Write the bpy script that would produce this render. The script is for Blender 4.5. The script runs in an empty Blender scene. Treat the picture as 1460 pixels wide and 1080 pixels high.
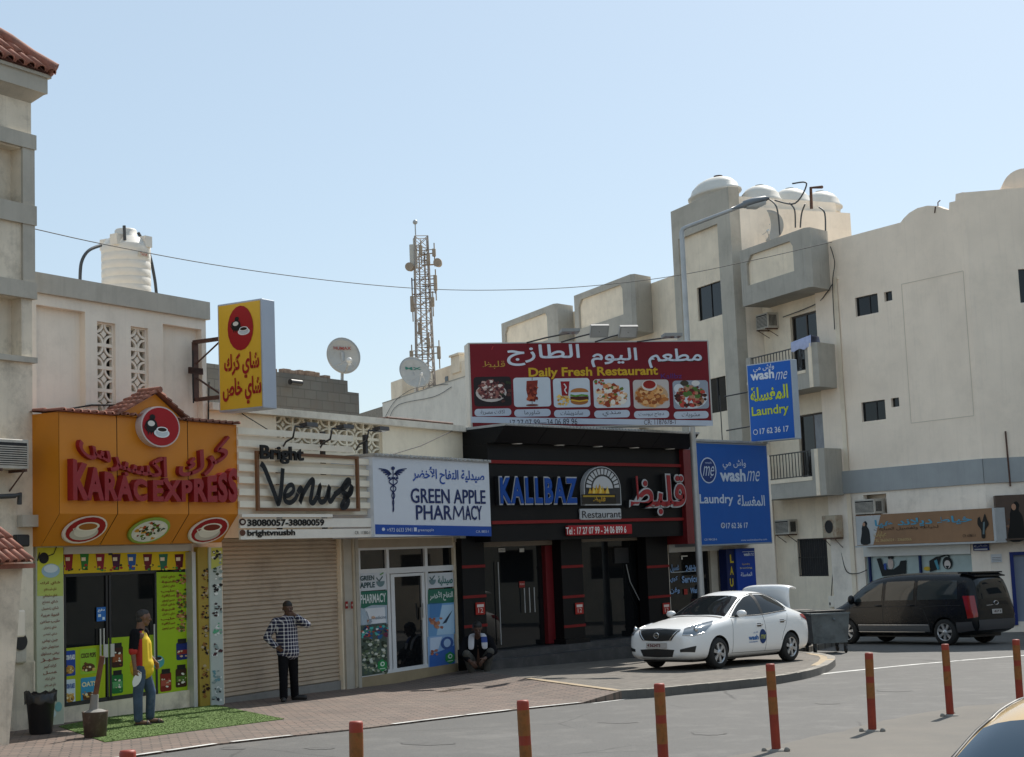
import bpy, bmesh, math, random
from mathutils import Vector, Matrix
from mathutils.bvhtree import BVHTree
R_ = math.radians
rnd = random.Random(7)
scene = bpy.context.scene
COL = scene.collection

# ------------------------------------------------------------------ camera
FPX, CX, CY, ZC = 2190.0, 730.0, 540.0, 2.45      # focal length and centre in photo pixels, eye height in metres
_up = Vector((-775, 19200, -2190)).normalized()
_fw = Vector((0, 0, -1)); _Y = (_fw - _up * _fw.dot(_up)).normalized(); _X = _Y.cross(_up)
RM = Matrix((_X, _Y, _up))                          # camera axes -> world axes
cam_d = bpy.data.cameras.new('camera'); cam = bpy.data.objects.new('camera', cam_d); COL.objects.link(cam)
cam_d.sensor_width = 36; cam_d.lens = 36 * FPX / 1460; cam_d.clip_end = 3000; cam_d.clip_start = 0.1
cam.matrix_world = Matrix.Translation((0, 0, ZC)) @ RM.to_4x4()
scene.camera = cam

# ------------------------------------------------------------------ world, sun, exposure
SUN_EL, SUN_AZ = 48.0, 29.0                         # azimuth clockwise from +Y
w = bpy.data.worlds.new('World'); scene.world = w; w.use_nodes = True
nt = w.node_tree; bg = nt.nodes['Background']
sky = nt.nodes.new('ShaderNodeTexSky'); sky.sky_type = 'NISHITA'; sky.sun_disc = False
sky.sun_elevation = R_(SUN_EL); sky.sun_rotation = R_(SUN_AZ)
sky.air_density = 1.0; sky.dust_density = 1.0; sky.ozone_density = 0.35; sky.altitude = 0
hz_ = nt.nodes.new('ShaderNodeMix'); hz_.data_type = 'RGBA'; hz_.inputs[0].default_value = .54; hz_.inputs[7].default_value = (4.75, 6.0, 6.95, 1)   # dusty Gulf haze evens out the sky
nt.links.new(sky.outputs[0], hz_.inputs[6]); nt.links.new(hz_.outputs[2], bg.inputs[0]); bg.inputs[1].default_value = 0.095
sd = bpy.data.lights.new('sun', 'SUN'); sun = bpy.data.objects.new('sun', sd); COL.objects.link(sun)
sd.energy = 4.0; sd.angle = R_(0.5); sd.color = (1.0, 0.95, 0.87)
_sdir = Vector((math.sin(R_(SUN_AZ)) * math.cos(R_(SUN_EL)), math.cos(R_(SUN_AZ)) * math.cos(R_(SUN_EL)), math.sin(R_(SUN_EL))))
sun.rotation_euler = _sdir.to_track_quat('Z', 'Y').to_euler(); sun.location = (0, 0, 60)
scene.view_settings.view_transform = 'Standard'; scene.view_settings.look = 'None'
scene.view_settings.exposure = 0.45; scene.view_settings.gamma = 1.0
try:
    scene.cycles.use_denoising = True; scene.cycles.max_bounces = 8
except Exception: pass

# ------------------------------------------------------------------ frames (facades) and pixel sighting
def ray(px, py): return (RM @ Vector((px - CX, -(py - CY), -FPX))).normalized()
_d0 = ray(515, 982); GO = _d0 * (-ZC / _d0.z); GO.z = 0; AH = 30.5                # where the shop row meets the paving
GU = Vector((math.sin(R_(AH)), math.cos(R_(AH)), 0)); SL = .024                  # the street falls gently along the shop row
def gz(x, y): return -SL * ((x - GO.x) * GU.x + (y - GO.y) * GU.y)
def ground(px, py, z=0.0):
    d = ray(px, py); t = (z + SL * GO.dot(GU) - ZC) / (d.z + SL * (d.x * GU.x + d.y * GU.y)); return Vector((d.x * t, d.y * t, gz(d.x * t, d.y * t) + z))
class Fr:
    """A facade: x along it, y into the building, z up; heading is clockwise from +Y."""
    def __init__(s, o, head):
        a = R_(head); s.o = Vector((o[0], o[1], 0)); s.head = head
        s.u = Vector((math.sin(a), math.cos(a), 0)); s.n = Vector((-math.cos(a), math.sin(a), 0)); s.rot = R_(90 - head)
    def at(s, px, py, off=0.0):
        d = ray(px, py); c = Vector((0, 0, ZC)); t = (s.o - s.n * off - c).dot(s.n) / d.dot(s.n); p = c + d * t
        return (p - s.o).dot(s.u), p.z
    def w(s, u, y, h): p = s.o + s.u * u + s.n * y; return Vector((p.x, p.y, h))
    def loc(s, p): q = Vector((p[0], p[1], 0)) - s.o; return q.dot(s.u), q.dot(s.n), p[2]
    def sub(s, u, y, turn): return Fr(s.w(u, y, 0), s.head + turn)
W = Fr((0, 0, 0), 90)

# ------------------------------------------------------------------ mesh builder
class MB:
    def __init__(s): s.v = []; s.f = []; s.m = []; s.s = []
    def add(s, vs, fs, mi=0, smooth=False):
        b = len(s.v); s.v += [tuple(p) for p in vs]
        for f in fs: s.f.append([b + i for i in f]); s.m.append(mi); s.s.append(smooth)
        return s
    def box(s, u0, u1, y0, y1, h0, h1, mi=0):
        u0, u1 = min(u0, u1), max(u0, u1); y0, y1 = min(y0, y1), max(y0, y1); h0, h1 = min(h0, h1), max(h0, h1)
        vs = [(u, y, h) for h in (h0, h1) for y in (y0, y1) for u in (u0, u1)]
        return s.add(vs, [(0, 2, 3, 1), (4, 5, 7, 6), (0, 1, 5, 4), (2, 6, 7, 3), (0, 4, 6, 2), (1, 3, 7, 5)], mi)
    def cbox(s, u0, u1, y0, y1, h0, h1, c=0.015, mi=0):
        """box with chamfered vertical edges and top/bottom edges"""
        u0, u1 = min(u0, u1), max(u0, u1); y0, y1 = min(y0, y1), max(y0, y1); h0, h1 = min(h0, h1), max(h0, h1)
        c = min(c, (u1 - u0) * .45, (y1 - y0) * .45, (h1 - h0) * .45)
        def ring(d, h): return [(u0 + c + d, y0 + d, h), (u1 - c - d, y0 + d, h), (u1 - d, y0 + c + d, h), (u1 - d, y1 - c - d, h),
                                (u1 - c - d, y1 - d, h), (u0 + c + d, y1 - d, h), (u0 + d, y1 - c - d, h), (u0 + d, y0 + c + d, h)]
        vs = ring(c * .6, h0) + ring(0, h0 + c) + ring(0, h1 - c) + ring(c * .6, h1); fs = []
        for k in range(3):
            for i in range(8): j = (i + 1) % 8; fs.append((k * 8 + i, k * 8 + j, k * 8 + 8 + j, k * 8 + 8 + i))
        fs.append(tuple(reversed(range(8)))); fs.append(tuple(range(24, 32)))
        return s.add(vs, fs, mi)
    def prism(s, pts, y0, y1, mi=0):
        """polygon of (u, h) extruded from y0 (front) to y1"""
        if y0 > y1: y0, y1 = y1, y0
        a = sum(pts[i][0] * pts[(i + 1) % len(pts)][1] - pts[(i + 1) % len(pts)][0] * pts[i][1] for i in range(len(pts)))
        if a < 0: pts = list(reversed(pts))
        n = len(pts); vs = [(p[0], y0, p[1]) for p in pts] + [(p[0], y1, p[1]) for p in pts]
        fs = [tuple(range(n)), tuple(reversed(range(n, 2 * n)))] + [(i, n + i, n + (i + 1) % n, (i + 1) % n) for i in range(n)]
        return s.add(vs, fs, mi)
    def poly(s, pts, y, mi=0):
        a = sum(pts[i][0] * pts[(i + 1) % len(pts)][1] - pts[(i + 1) % len(pts)][0] * pts[i][1] for i in range(len(pts)))
        if a < 0: pts = list(reversed(pts))
        return s.add([(p[0], y, p[1]) for p in pts], [tuple(range(len(pts)))], mi)
    def slab(s, pts, z0, z1, mi=0, mside=None):
        """plan polygon of (x, y) between z0 and z1 (z1 may be a list, one per corner)"""
        a = sum(pts[i][0] * pts[(i + 1) % len(pts)][1] - pts[(i + 1) % len(pts)][0] * pts[i][1] for i in range(len(pts)))
        zs = list(z1) if isinstance(z1, (list, tuple)) else [z1] * len(pts)
        if a < 0: pts = list(reversed(pts)); zs.reverse()
        n = len(pts); vs = [(p[0], p[1], z0) for p in pts] + [(p[0], p[1], z) for p, z in zip(pts, zs)]
        s.add(vs, [tuple(reversed(range(n))), tuple(range(n, 2 * n))], mi)
        return s.add(vs, [(i, (i + 1) % n, n + (i + 1) % n, n + i) for i in range(n)], mi if mside is None else mside)
    def quad(s, a, b, c, d, mi=0): return s.add([a, b, c, d], [(0, 1, 2, 3)], mi)
    def tube(s, path, r, n=8, mi=0, cap=True, smooth=True):
        P = [Vector(p) for p in path]; rr = r if isinstance(r, (list, tuple)) else [r] * len(P); vs = []; fs = []; prev = None
        for i, p in enumerate(P):
            d = (P[min(i + 1, len(P) - 1)] - P[max(i - 1, 0)]).normalized()
            if prev is None:
                x = d.cross(Vector((0, 0, 1)) if abs(d.z) < .9 else Vector((1, 0, 0))).normalized()
            else:
                x = (prev - d * prev.dot(d)).normalized()
            prev = x; yv = d.cross(x)
            for k in range(n):
                a = 2 * math.pi * k / n; vs.append(p + (x * math.cos(a) + yv * math.sin(a)) * rr[i])
        for i in range(len(P) - 1):
            for k in range(n): j = (k + 1) % n; fs.append((i * n + k, i * n + j, i * n + n + j, i * n + n + k))
        s.add(vs, fs, mi, smooth)
        if cap:
            m = len(P) - 1
            s.add(vs[:n], [tuple(reversed(range(n)))], mi); s.add(vs[m * n:], [tuple(range(n))], mi)
        return s
    def bar(s, a, b, w_, t, mi=0):
        return s.tube([a, b], max(w_, t) * .7, 4, mi, True, False)
    def lathe(s, prof, c, n=24, axis='z', mi=0, smooth=True, cap=True):
        """profile of (radius, height) turned about an axis through c"""
        vs = []; fs = []
        for r, z in prof:
            for k in range(n):
                a = 2 * math.pi * k / n; x, y = r * math.cos(a), r * math.sin(a)
                p = (x, y, z) if axis == 'z' else ((z, x, y) if axis == 'x' else (y, z, x)); vs.append((p[0] + c[0], p[1] + c[1], p[2] + c[2]))
        for i in range(len(prof) - 1):
            for k in range(n): j = (k + 1) % n; fs.append((i * n + k, i * n + j, i * n + n + j, i * n + n + k))
        s.add(vs, fs, mi, smooth)
        if cap:
            if prof[0][0] > 1e-4: s.add(vs[:n], [tuple(reversed(range(n)))], mi)
            if prof[-1][0] > 1e-4: s.add(vs[-n:], [tuple(range(n))], mi)
        return s
    def ball(s, c, r, n=12, mi=0, sz=(1, 1, 1)):
        vs = []; fs = []; m = n // 2
        for i in range(m + 1):
            t = math.pi * i / m
            for k in range(n):
                a = 2 * math.pi * k / n; vs.append((c[0] + r * sz[0] * math.sin(t) * math.cos(a), c[1] + r * sz[1] * math.sin(t) * math.sin(a), c[2] - r * sz[2] * math.cos(t)))
        for i in range(m):
            for k in range(n): j = (k + 1) % n; fs.append((i * n + k, i * n + j, i * n + n + j, i * n + n + k))
        return s.add(vs, fs, mi, True)
    def wall(s, u0, u1, h0, h1, holes, y=0.0, depth=.16, mi=0):
        """front face with real openings (u0,u1,h0,h1) and their reveals"""
        us = sorted({u0, u1, *[min(max(q, u0), u1) for h in holes for q in h[:2]]}); hs = sorted({h0, h1, *[min(max(q, h0), h1) for h in holes for q in h[2:4]]})
        for i in range(len(us) - 1):
            for j in range(len(hs) - 1):
                cu, ch = (us[i] + us[i + 1]) / 2, (hs[j] + hs[j + 1]) / 2
                if any(h[0] < cu < h[1] and h[2] < ch < h[3] for h in holes): continue
                s.quad((us[i], y, hs[j]), (us[i + 1], y, hs[j]), (us[i + 1], y, hs[j + 1]), (us[i], y, hs[j + 1]), mi)
        for a, b, c, d in [h[:4] for h in holes]:
            s.quad((a, y, c), (a, y, d), (a, y + depth, d), (a, y + depth, c), mi); s.quad((b, y, d), (b, y, c), (b, y + depth, c), (b, y + depth, d), mi)
            s.quad((a, y, d), (b, y, d), (b, y + depth, d), (a, y + depth, d), mi); s.quad((b, y, c), (a, y, c), (a, y + depth, c), (b, y + depth, c), mi)
        return s
    def merge(s, o, mi=None):
        b = len(s.v); s.v += o.v
        for f, m, q in zip(o.f, o.m, o.s): s.f.append([b + i for i in f]); s.m.append(m if mi is None else mi); s.s.append(q)
        return s
    def mesh(s, name, mats, base=(0, 0, 0)):
        me = bpy.data.meshes.new(name)
        me.from_pydata([(p[0] - base[0], p[1] - base[1], p[2] - base[2]) for p in s.v], [], s.f)
        for m in (mats if isinstance(mats, (list, tuple)) else [mats]): me.materials.append(m)
        for p, m, q in zip(me.polygons, s.m, s.s): p.material_index = m; p.use_smooth = q
        me.update(); return me

def tag(o, label=None, cat=None, group=None, kind=None):
    if label: o['label'] = label
    if cat: o['category'] = cat
    if group: o['group'] = group
    if kind: o['kind'] = kind
    return o
class T:
    """One thing: an Empty at its base, parts are added below it in frame coordinates."""
    def __init__(s, name, label, cat, fr, base, group=None, kind=None):
        s.fr = fr; s.base = base; s.o = bpy.data.objects.new(name, None); COL.objects.link(s.o); s.o.empty_display_size = .2
        s.o.location = fr.w(*base); s.o.rotation_euler = (0, 0, fr.rot); tag(s.o, label, cat, group, kind)
    def part(s, name, mb, mats, parent=None, label=None, kind=None):
        o = bpy.data.objects.new(name, mb if isinstance(mb, bpy.types.Mesh) else mb.mesh(name, mats, s.base)); COL.objects.link(o); o.parent = parent or s.o
        return tag(o, label, None, None, kind)
def solo(name, mb, mats, label, cat, fr, base, group=None, kind=None):
    o = bpy.data.objects.new(name, mb.mesh(name, mats, base)); COL.objects.link(o)
    o.location = fr.w(*base); o.rotation_euler = (0, 0, fr.rot); return tag(o, label, cat, group, kind)
def struct(name, mb, mats):
    mb.v = [(x, y, z + gz(x, y)) for x, y, z in mb.v]
    return solo(name, mb, mats, None, None, W, (0, 0, 0), None, 'structure')
def copy_tree(o, parent=None):
    c = o.copy(); COL.objects.link(c)
    if parent: c.parent = parent; c.matrix_parent_inverse = o.matrix_parent_inverse
    for ch in list(o.children): copy_tree(ch, c)
    return c
def evaluated(me, mods):
    """mesh with modifiers applied"""
    o = bpy.data.objects.new('tmp', me); COL.objects.link(o)
    for typ, kw in mods:
        m = o.modifiers.new(typ, typ)
        for k, v in kw.items(): setattr(m, k, v)
    dg = bpy.context.evaluated_depsgraph_get(); dg.update()
    r = bpy.data.meshes.new_from_object(o.evaluated_get(dg), preserve_all_data_layers=True, depsgraph=dg)
    bpy.data.objects.remove(o); return r

# ------------------------------------------------------------------ materials
MATS = {}
def lin(c):
    if isinstance(c, str):
        c = [int(c[i:i + 2], 16) / 255 for i in (0, 2, 4)]
        c = [x / 12.92 if x <= .04045 else ((x + .055) / 1.055) ** 2.4 for x in c]
    return tuple(c)
def mat(name, col, rough=.7, metal=0, var=0.0, vscale=3.0, streak=0.0, dirt=None, bump=0.0, bscale=60.0, spec=.5, coat=0.0, alpha=None, trans=0):
    """principled material; var = soft tone variation, streak = rain streaks, dirt = (colour, amount, scale), bump = surface grain"""
    if name in MATS: return MATS[name]
    m = bpy.data.materials.new(name); m.use_nodes = True; n = m.node_tree.nodes; L = m.node_tree.links; b = n['Principled BSDF']; col = lin(col)
    b.inputs['Roughness'].default_value = rough; b.inputs['Metallic'].default_value = metal; b.inputs['Specular IOR Level'].default_value = spec
    b.inputs['Coat Weight'].default_value = coat; b.inputs['Coat Roughness'].default_value = .04; b.inputs['Transmission Weight'].default_value = trans
    b.inputs['Base Color'].default_value = (*col, 1); m.diffuse_color = (*col, 1)
    tc = n.new('ShaderNodeTexCoord'); cur = None
    def noise(scale, det=5, vec=None, rg=.6):
        t = n.new('ShaderNodeTexNoise'); t.inputs['Scale'].default_value = scale; t.inputs['Detail'].default_value = det; t.inputs['Roughness'].default_value = rg
        L.new(vec or tc.outputs['Object'], t.inputs['Vector']); return t.outputs['Fac']
    def ramp(src, a, c):
        r = n.new('ShaderNodeMapRange'); r.inputs['From Min'].default_value = a; r.inputs['From Max'].default_value = c; L.new(src, r.inputs['Value']); return r.outputs['Result']
    def mix(fac, a, c):
        x = n.new('ShaderNodeMix'); x.data_type = 'RGBA'; L.new(fac, x.inputs[0])
        for sck, v in ((x.inputs[6], a), (x.inputs[7], c)):
            if isinstance(v, tuple): sck.default_value = (*v, 1)
            else: L.new(v, sck)
        return x.outputs[2]
    if var:
        cur = mix(ramp(noise(vscale), .3, .7), tuple(max(0, x * (1 - var)) for x in col), tuple(min(1, x * (1 + var * .6)) for x in col))
    if streak:
        mp = n.new('ShaderNodeMapping'); mp.inputs['Scale'].default_value = (5, 5, .22); L.new(tc.outputs['Object'], mp.inputs['Vector'])
        f = ramp(noise(1.6, 6, mp.outputs['Vector'], .7), .52, .78)
        q = n.new('ShaderNodeMath'); q.operation = 'MULTIPLY'; q.inputs[1].default_value = streak; L.new(f, q.inputs[0])
        cur = mix(q.outputs[0], cur or col, tuple(x * .55 for x in col))
    if dirt:
        dc, amt, sc = dirt; f = ramp(noise(sc, 8, None, .72), .5, .72); q = n.new('ShaderNodeMath'); q.operation = 'MULTIPLY'; q.inputs[1].default_value = amt; L.new(f, q.inputs[0])
        cur = mix(q.outputs[0], cur or col, lin(dc))
    if cur: L.new(cur, b.inputs['Base Color'])
    if bump:
        bp = n.new('ShaderNodeBump'); bp.inputs['Strength'].default_value = min(1, bump); bp.inputs['Distance'].default_value = .01; L.new(noise(bscale, 4), bp.inputs['Height']); L.new(bp.outputs['Normal'], b.inputs['Normal'])
    MATS[name] = m; return m
def flat(col, rough=.5, var=.06):       # printed vinyl and paint, one per colour
    return mat('vinyl_' + col, col, rough, 0, var, 2.0, spec=.25)

# ------------------------------------------------------------------ lettering (own glyph joining for Arabic, set right to left)
AR = dict(zip('اأإآبةتثجحخدذرزسشصضطظعغفقكلمنهوىيئ', [(0xFE8D, 2), (0xFE83, 2), (0xFE87, 2), (0xFE81, 2), (0xFE8F, 4), (0xFE93, 2), (0xFE95, 4), (0xFE99, 4), (0xFE9D, 4), (0xFEA1, 4), (0xFEA5, 4),
    (0xFEA9, 2), (0xFEAB, 2), (0xFEAD, 2), (0xFEAF, 2), (0xFEB1, 4), (0xFEB5, 4), (0xFEB9, 4), (0xFEBD, 4), (0xFEC1, 4), (0xFEC5, 4), (0xFEC9, 4), (0xFECD, 4), (0xFED1, 4), (0xFED5, 4), (0xFED9, 4),
    (0xFEDD, 4), (0xFEE1, 4), (0xFEE5, 4), (0xFEE9, 4), (0xFEED, 2), (0xFEEF, 2), (0xFEF1, 4), (0xFE89, 4)]))
LA = {'ا': 0xFEFB, 'أ': 0xFEF7, 'إ': 0xFEF9, 'آ': 0xFEF5}
def shape(s):
    if not any(c in AR for c in s): return s
    out = []; i = 0; joined = False
    while i < len(s):
        c = s[i]
        if c == 'ـ': out.append(c); joined = True; i += 1; continue
        if c not in AR: out.append(c); joined = False; i += 1; continue
        nx = s[i + 1] if i + 1 < len(s) else ''
        if c == 'ل' and nx in LA: out.append(chr(LA[nx] + (1 if joined else 0))); joined = False; i += 2; continue
        cp, k = AR[c]; fwd = k == 4 and (nx in AR or nx == 'ـ')
        out.append(chr(cp + ((3 if fwd else 1) if joined else (2 if fwd else 0)))); joined = fwd; i += 1
    return ''.join(reversed(out))
_tc = {}
def glyphs(s, bold=0.0, shear=0.0, gap=1.0):
    k = (s, bold, shear, gap)
    if k in _tc: return _tc[k]
    c = bpy.data.curves.new('t', 'FONT'); c.body = shape(s); c.offset = bold; c.shear = shear; c.space_character = gap; c.resolution_u = 3; c.fill_mode = 'FRONT'
    o = bpy.data.objects.new('t', c); COL.objects.link(o); dg = bpy.context.evaluated_depsgraph_get(); dg.update()
    me = bpy.data.meshes.new_from_object(o.evaluated_get(dg)); vs = [(v.co.x, v.co.y) for v in me.vertices]; fs = [tuple(p.vertices) for p in me.polygons]
    ed = {}
    for f in fs:
        for a, b in zip(f, f[1:] + f[:1]): ed[(a, b)] = 1
    bd = [e for e in ed if (e[1], e[0]) not in ed]
    bpy.data.objects.remove(o); bpy.data.curves.remove(c); bpy.data.meshes.remove(me)
    xs = [p[0] for p in vs] or [0, 1]; ys = [p[1] for p in vs] or [0, 1]; x0, x1, y0, y1 = min(xs), max(xs), min(ys), max(ys)
    vs = [((x - x0) / max(1e-6, x1 - x0), (y - y0) / max(1e-6, y1 - y0)) for x, y in vs]
    _tc[k] = (vs, fs, bd); return _tc[k]
def put_text(mb, s, u0, u1, h0, h1, y, depth=0.0, mi=0, bold=0.0, shear=0.0, warp=None, gap=1.0):
    vs, fs, bd = glyphs(s, bold, shear, gap); n = len(vs)
    P = []
    for a, b in vs:
        u = u0 + (u1 - u0) * a; h = h0 + (h1 - h0) * b
        if warp: u, h = warp(u, h, a, b)
        P.append((u, h))
    def flip(f): return f
    if depth <= 0: mb.add([(u, y, h) for u, h in P], fs, mi)
    else:
        mb.add([(u, y, h) for u, h in P] + [(u, y + depth, h) for u, h in P], [f for f in fs] + [(b, a, n + a, n + b) for a, b in bd], mi)
    return mb
class Print:
    """Collects printed matter on the plane 'off' metres before a frame, one mesh per colour; x/y are sighted points on that plane."""
    def __init__(s, fr, off, fn=None): s.fr = fr; s.off = off; s.c = {}; s.k = 0; s.fn = fn
    def _y(s, lay): return -s.off - .003 - .003 * lay
    def mb(s, col): return s.c.setdefault(col, MB())
    def text(s, col, t, x0, y0, x1, y1, lay=2, bold=0.0, shear=0.0, depth=0.0, warp=None, fat=0):
        if fat:                                    # heavier strokes: the word laid again a hair to each side
            for k, (a, b) in enumerate(((fat, 0), (-fat, 0), (0, fat), (0, -fat), (fat * .7, fat * .7), (-fat * .7, -fat * .7), (fat * .7, -fat * .7), (-fat * .7, fat * .7))): s.text(col, t, x0 + a, y0 + b, x1 + a, y1 + b, lay + .05 + .05 * k, bold, shear)
        u0 = s.fr.at(x0, (y0 + y1) / 2, s.off)[0]; u1 = s.fr.at(x1, (y0 + y1) / 2, s.off)[0]; xm = (x0 + x1) / 2
        h1 = s.fr.at(xm, y0, s.off)[1]; h0 = s.fr.at(xm, y1, s.off)[1]
        put_text(s.mb(col), t, u0, u1, h0, h1, s._y(lay) - depth, depth, 0, bold, shear, warp); return s
    def poly(s, col, pts, lay=1): s.mb(col).poly([s.fr.at(x, y, s.off) for x, y in pts], s._y(lay)); return s
    def rect(s, col, x0, y0, x1, y1, lay=1):
        xm, ym = (x0 + x1) / 2, (y0 + y1) / 2; u0 = s.fr.at(x0, ym, s.off)[0]; u1 = s.fr.at(x1, ym, s.off)[0]; h1 = s.fr.at(xm, y0, s.off)[1]; h0 = s.fr.at(xm, y1, s.off)[1]
        s.mb(col).poly([(u0, h0), (u1, h0), (u1, h1), (u0, h1)], s._y(lay)); return s
    def rrect(s, col, x0, y0, x1, y1, r=4, lay=1):
        P = []
        for cx, cy, a0 in ((x1 - r, y1 - r, 0), (x0 + r, y1 - r, 90), (x0 + r, y0 + r, 180), (x1 - r, y0 + r, 270)):
            for k in range(5): a = R_(a0 + 22.5 * k); P.append((cx + r * math.cos(a), cy + r * math.sin(a)))
        xm, ym = (x0 + x1) / 2, (y0 + y1) / 2; u0 = s.fr.at(x0, ym, s.off)[0]; u1 = s.fr.at(x1, ym, s.off)[0]; h1 = s.fr.at(xm, y0, s.off)[1]; h0 = s.fr.at(xm, y1, s.off)[1]
        s.mb(col).poly([(u0 + (u1 - u0) * (x - x0) / (x1 - x0), h1 + (h0 - h1) * (y - y0) / (y1 - y0)) for x, y in P], s._y(lay)); return s
    def ell(s, col, cx, cy, rx, ry, lay=1, n=20, a0=0, a1=360):
        u, h = s.fr.at(cx, cy, s.off); du = s.fr.at(cx + rx, cy, s.off)[0] - u; dh = s.fr.at(cx, cy - ry, s.off)[1] - h
        P = [(u + du * math.cos(R_(a0 + (a1 - a0) * k / n)), h + dh * math.sin(R_(a0 + (a1 - a0) * k / n))) for k in range(n + (0 if a1 - a0 >= 360 else 1))]
        s.mb(col).poly(P, s._y(lay)); return s
    def line(s, col, pts, wd, lay=2, taper=False):
        """stroke of width wd (pixels) through sighted points"""
        Q = [s.fr.at(x, y, s.off) for x, y in pts]; k = abs(s.fr.at(pts[0][0], pts[0][1] - wd, s.off)[1] - Q[0][1]) / 2; mb = s.mb(col); L_ = []; Rr = []
        for i, q in enumerate(Q):
            a = Q[max(0, i - 1)]; b = Q[min(len(Q) - 1, i + 1)]; dx, dy = b[0] - a[0], b[1] - a[1]; d = math.hypot(dx, dy) or 1; kk = k * (.35 + .65 * math.sin(math.pi * (i + .6) / (len(Q) + .2))) if taper else k
            L_.append((q[0] - dy / d * kk, q[1] + dx / d * kk)); Rr.append((q[0] + dy / d * kk, q[1] - dx / d * kk))
        for i in range(len(Q) - 1): mb.poly([L_[i], Rr[i], Rr[i + 1], L_[i + 1]], s._y(lay))
        return s
    def scatter(s, cols, x0, y0, x1, y1, n, r0, r1, lay=2, seed=1, ell=None):
        """many small dabs of colour: the look of a printed photograph of food or products"""
        q = random.Random(seed)
        for i in range(n):
            while True:
                x, y = q.uniform(x0, x1), q.uniform(y0, y1)
                if ell is None or ((x - ell[0]) / ell[2]) ** 2 + ((y - ell[1]) / ell[3]) ** 2 < 1: break
            r = q.uniform(r0, r1); k = q.randint(5, 8); a = q.random() * 6.28
            s.poly(q.choice(cols), [(x + r * q.uniform(.6, 1.2) * math.cos(a + 6.283 * j / k), y + r * .8 * q.uniform(.6, 1.2) * math.sin(a + 6.283 * j / k)) for j in range(k)], lay + .3 * q.random())
        return s
    def done(s, thing, name='print', parent=None, rough=.5, names=None):
        for col, mb in s.c.items():
            if s.fn: mb.v = [s.fn(*v) for v in mb.v]
            thing.part((names or {}).get(col, name), mb, flat(col, rough), parent)
def curve(pts, n=6):
    """smooth polyline through points (Catmull-Rom)"""
    P = [Vector(p).to_3d() if len(p) == 3 else Vector((p[0], p[1], 0)) for p in pts]; out = []
    for i in range(len(P) - 1):
        a, b, c, d = P[max(0, i - 1)], P[i], P[i + 1], P[min(len(P) - 1, i + 2)]
        for k in range(n):
            t = k / n; out.append(.5 * ((2 * b) + (c - a) * t + (2 * a - 5 * b + 4 * c - d) * t * t + (3 * b - a - 3 * c + d) * t ** 3))
    out.append(P[-1]); return [tuple(p) if len(pts[0]) == 3 else (p.x, p.y) for p in out]

# ------------------------------------------------------------------ frames of the place
A = Fr(GO, AH)                        # left part of the shop row
K = Fr(A.w(3.95, 0, 0), 43.5)                        # restaurant and laundry, bending away
_q = ground(1420, 902)
C = Fr(_q, 146); D = Fr(_q, 101)                    # right block and its cut-off corner
UJ = C.at(1188, 420)[0]; B = Fr(C.w(UJ, 0, 0), 156)                        # apartment block with balconies
ISL = .14                                           # kerb height

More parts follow.
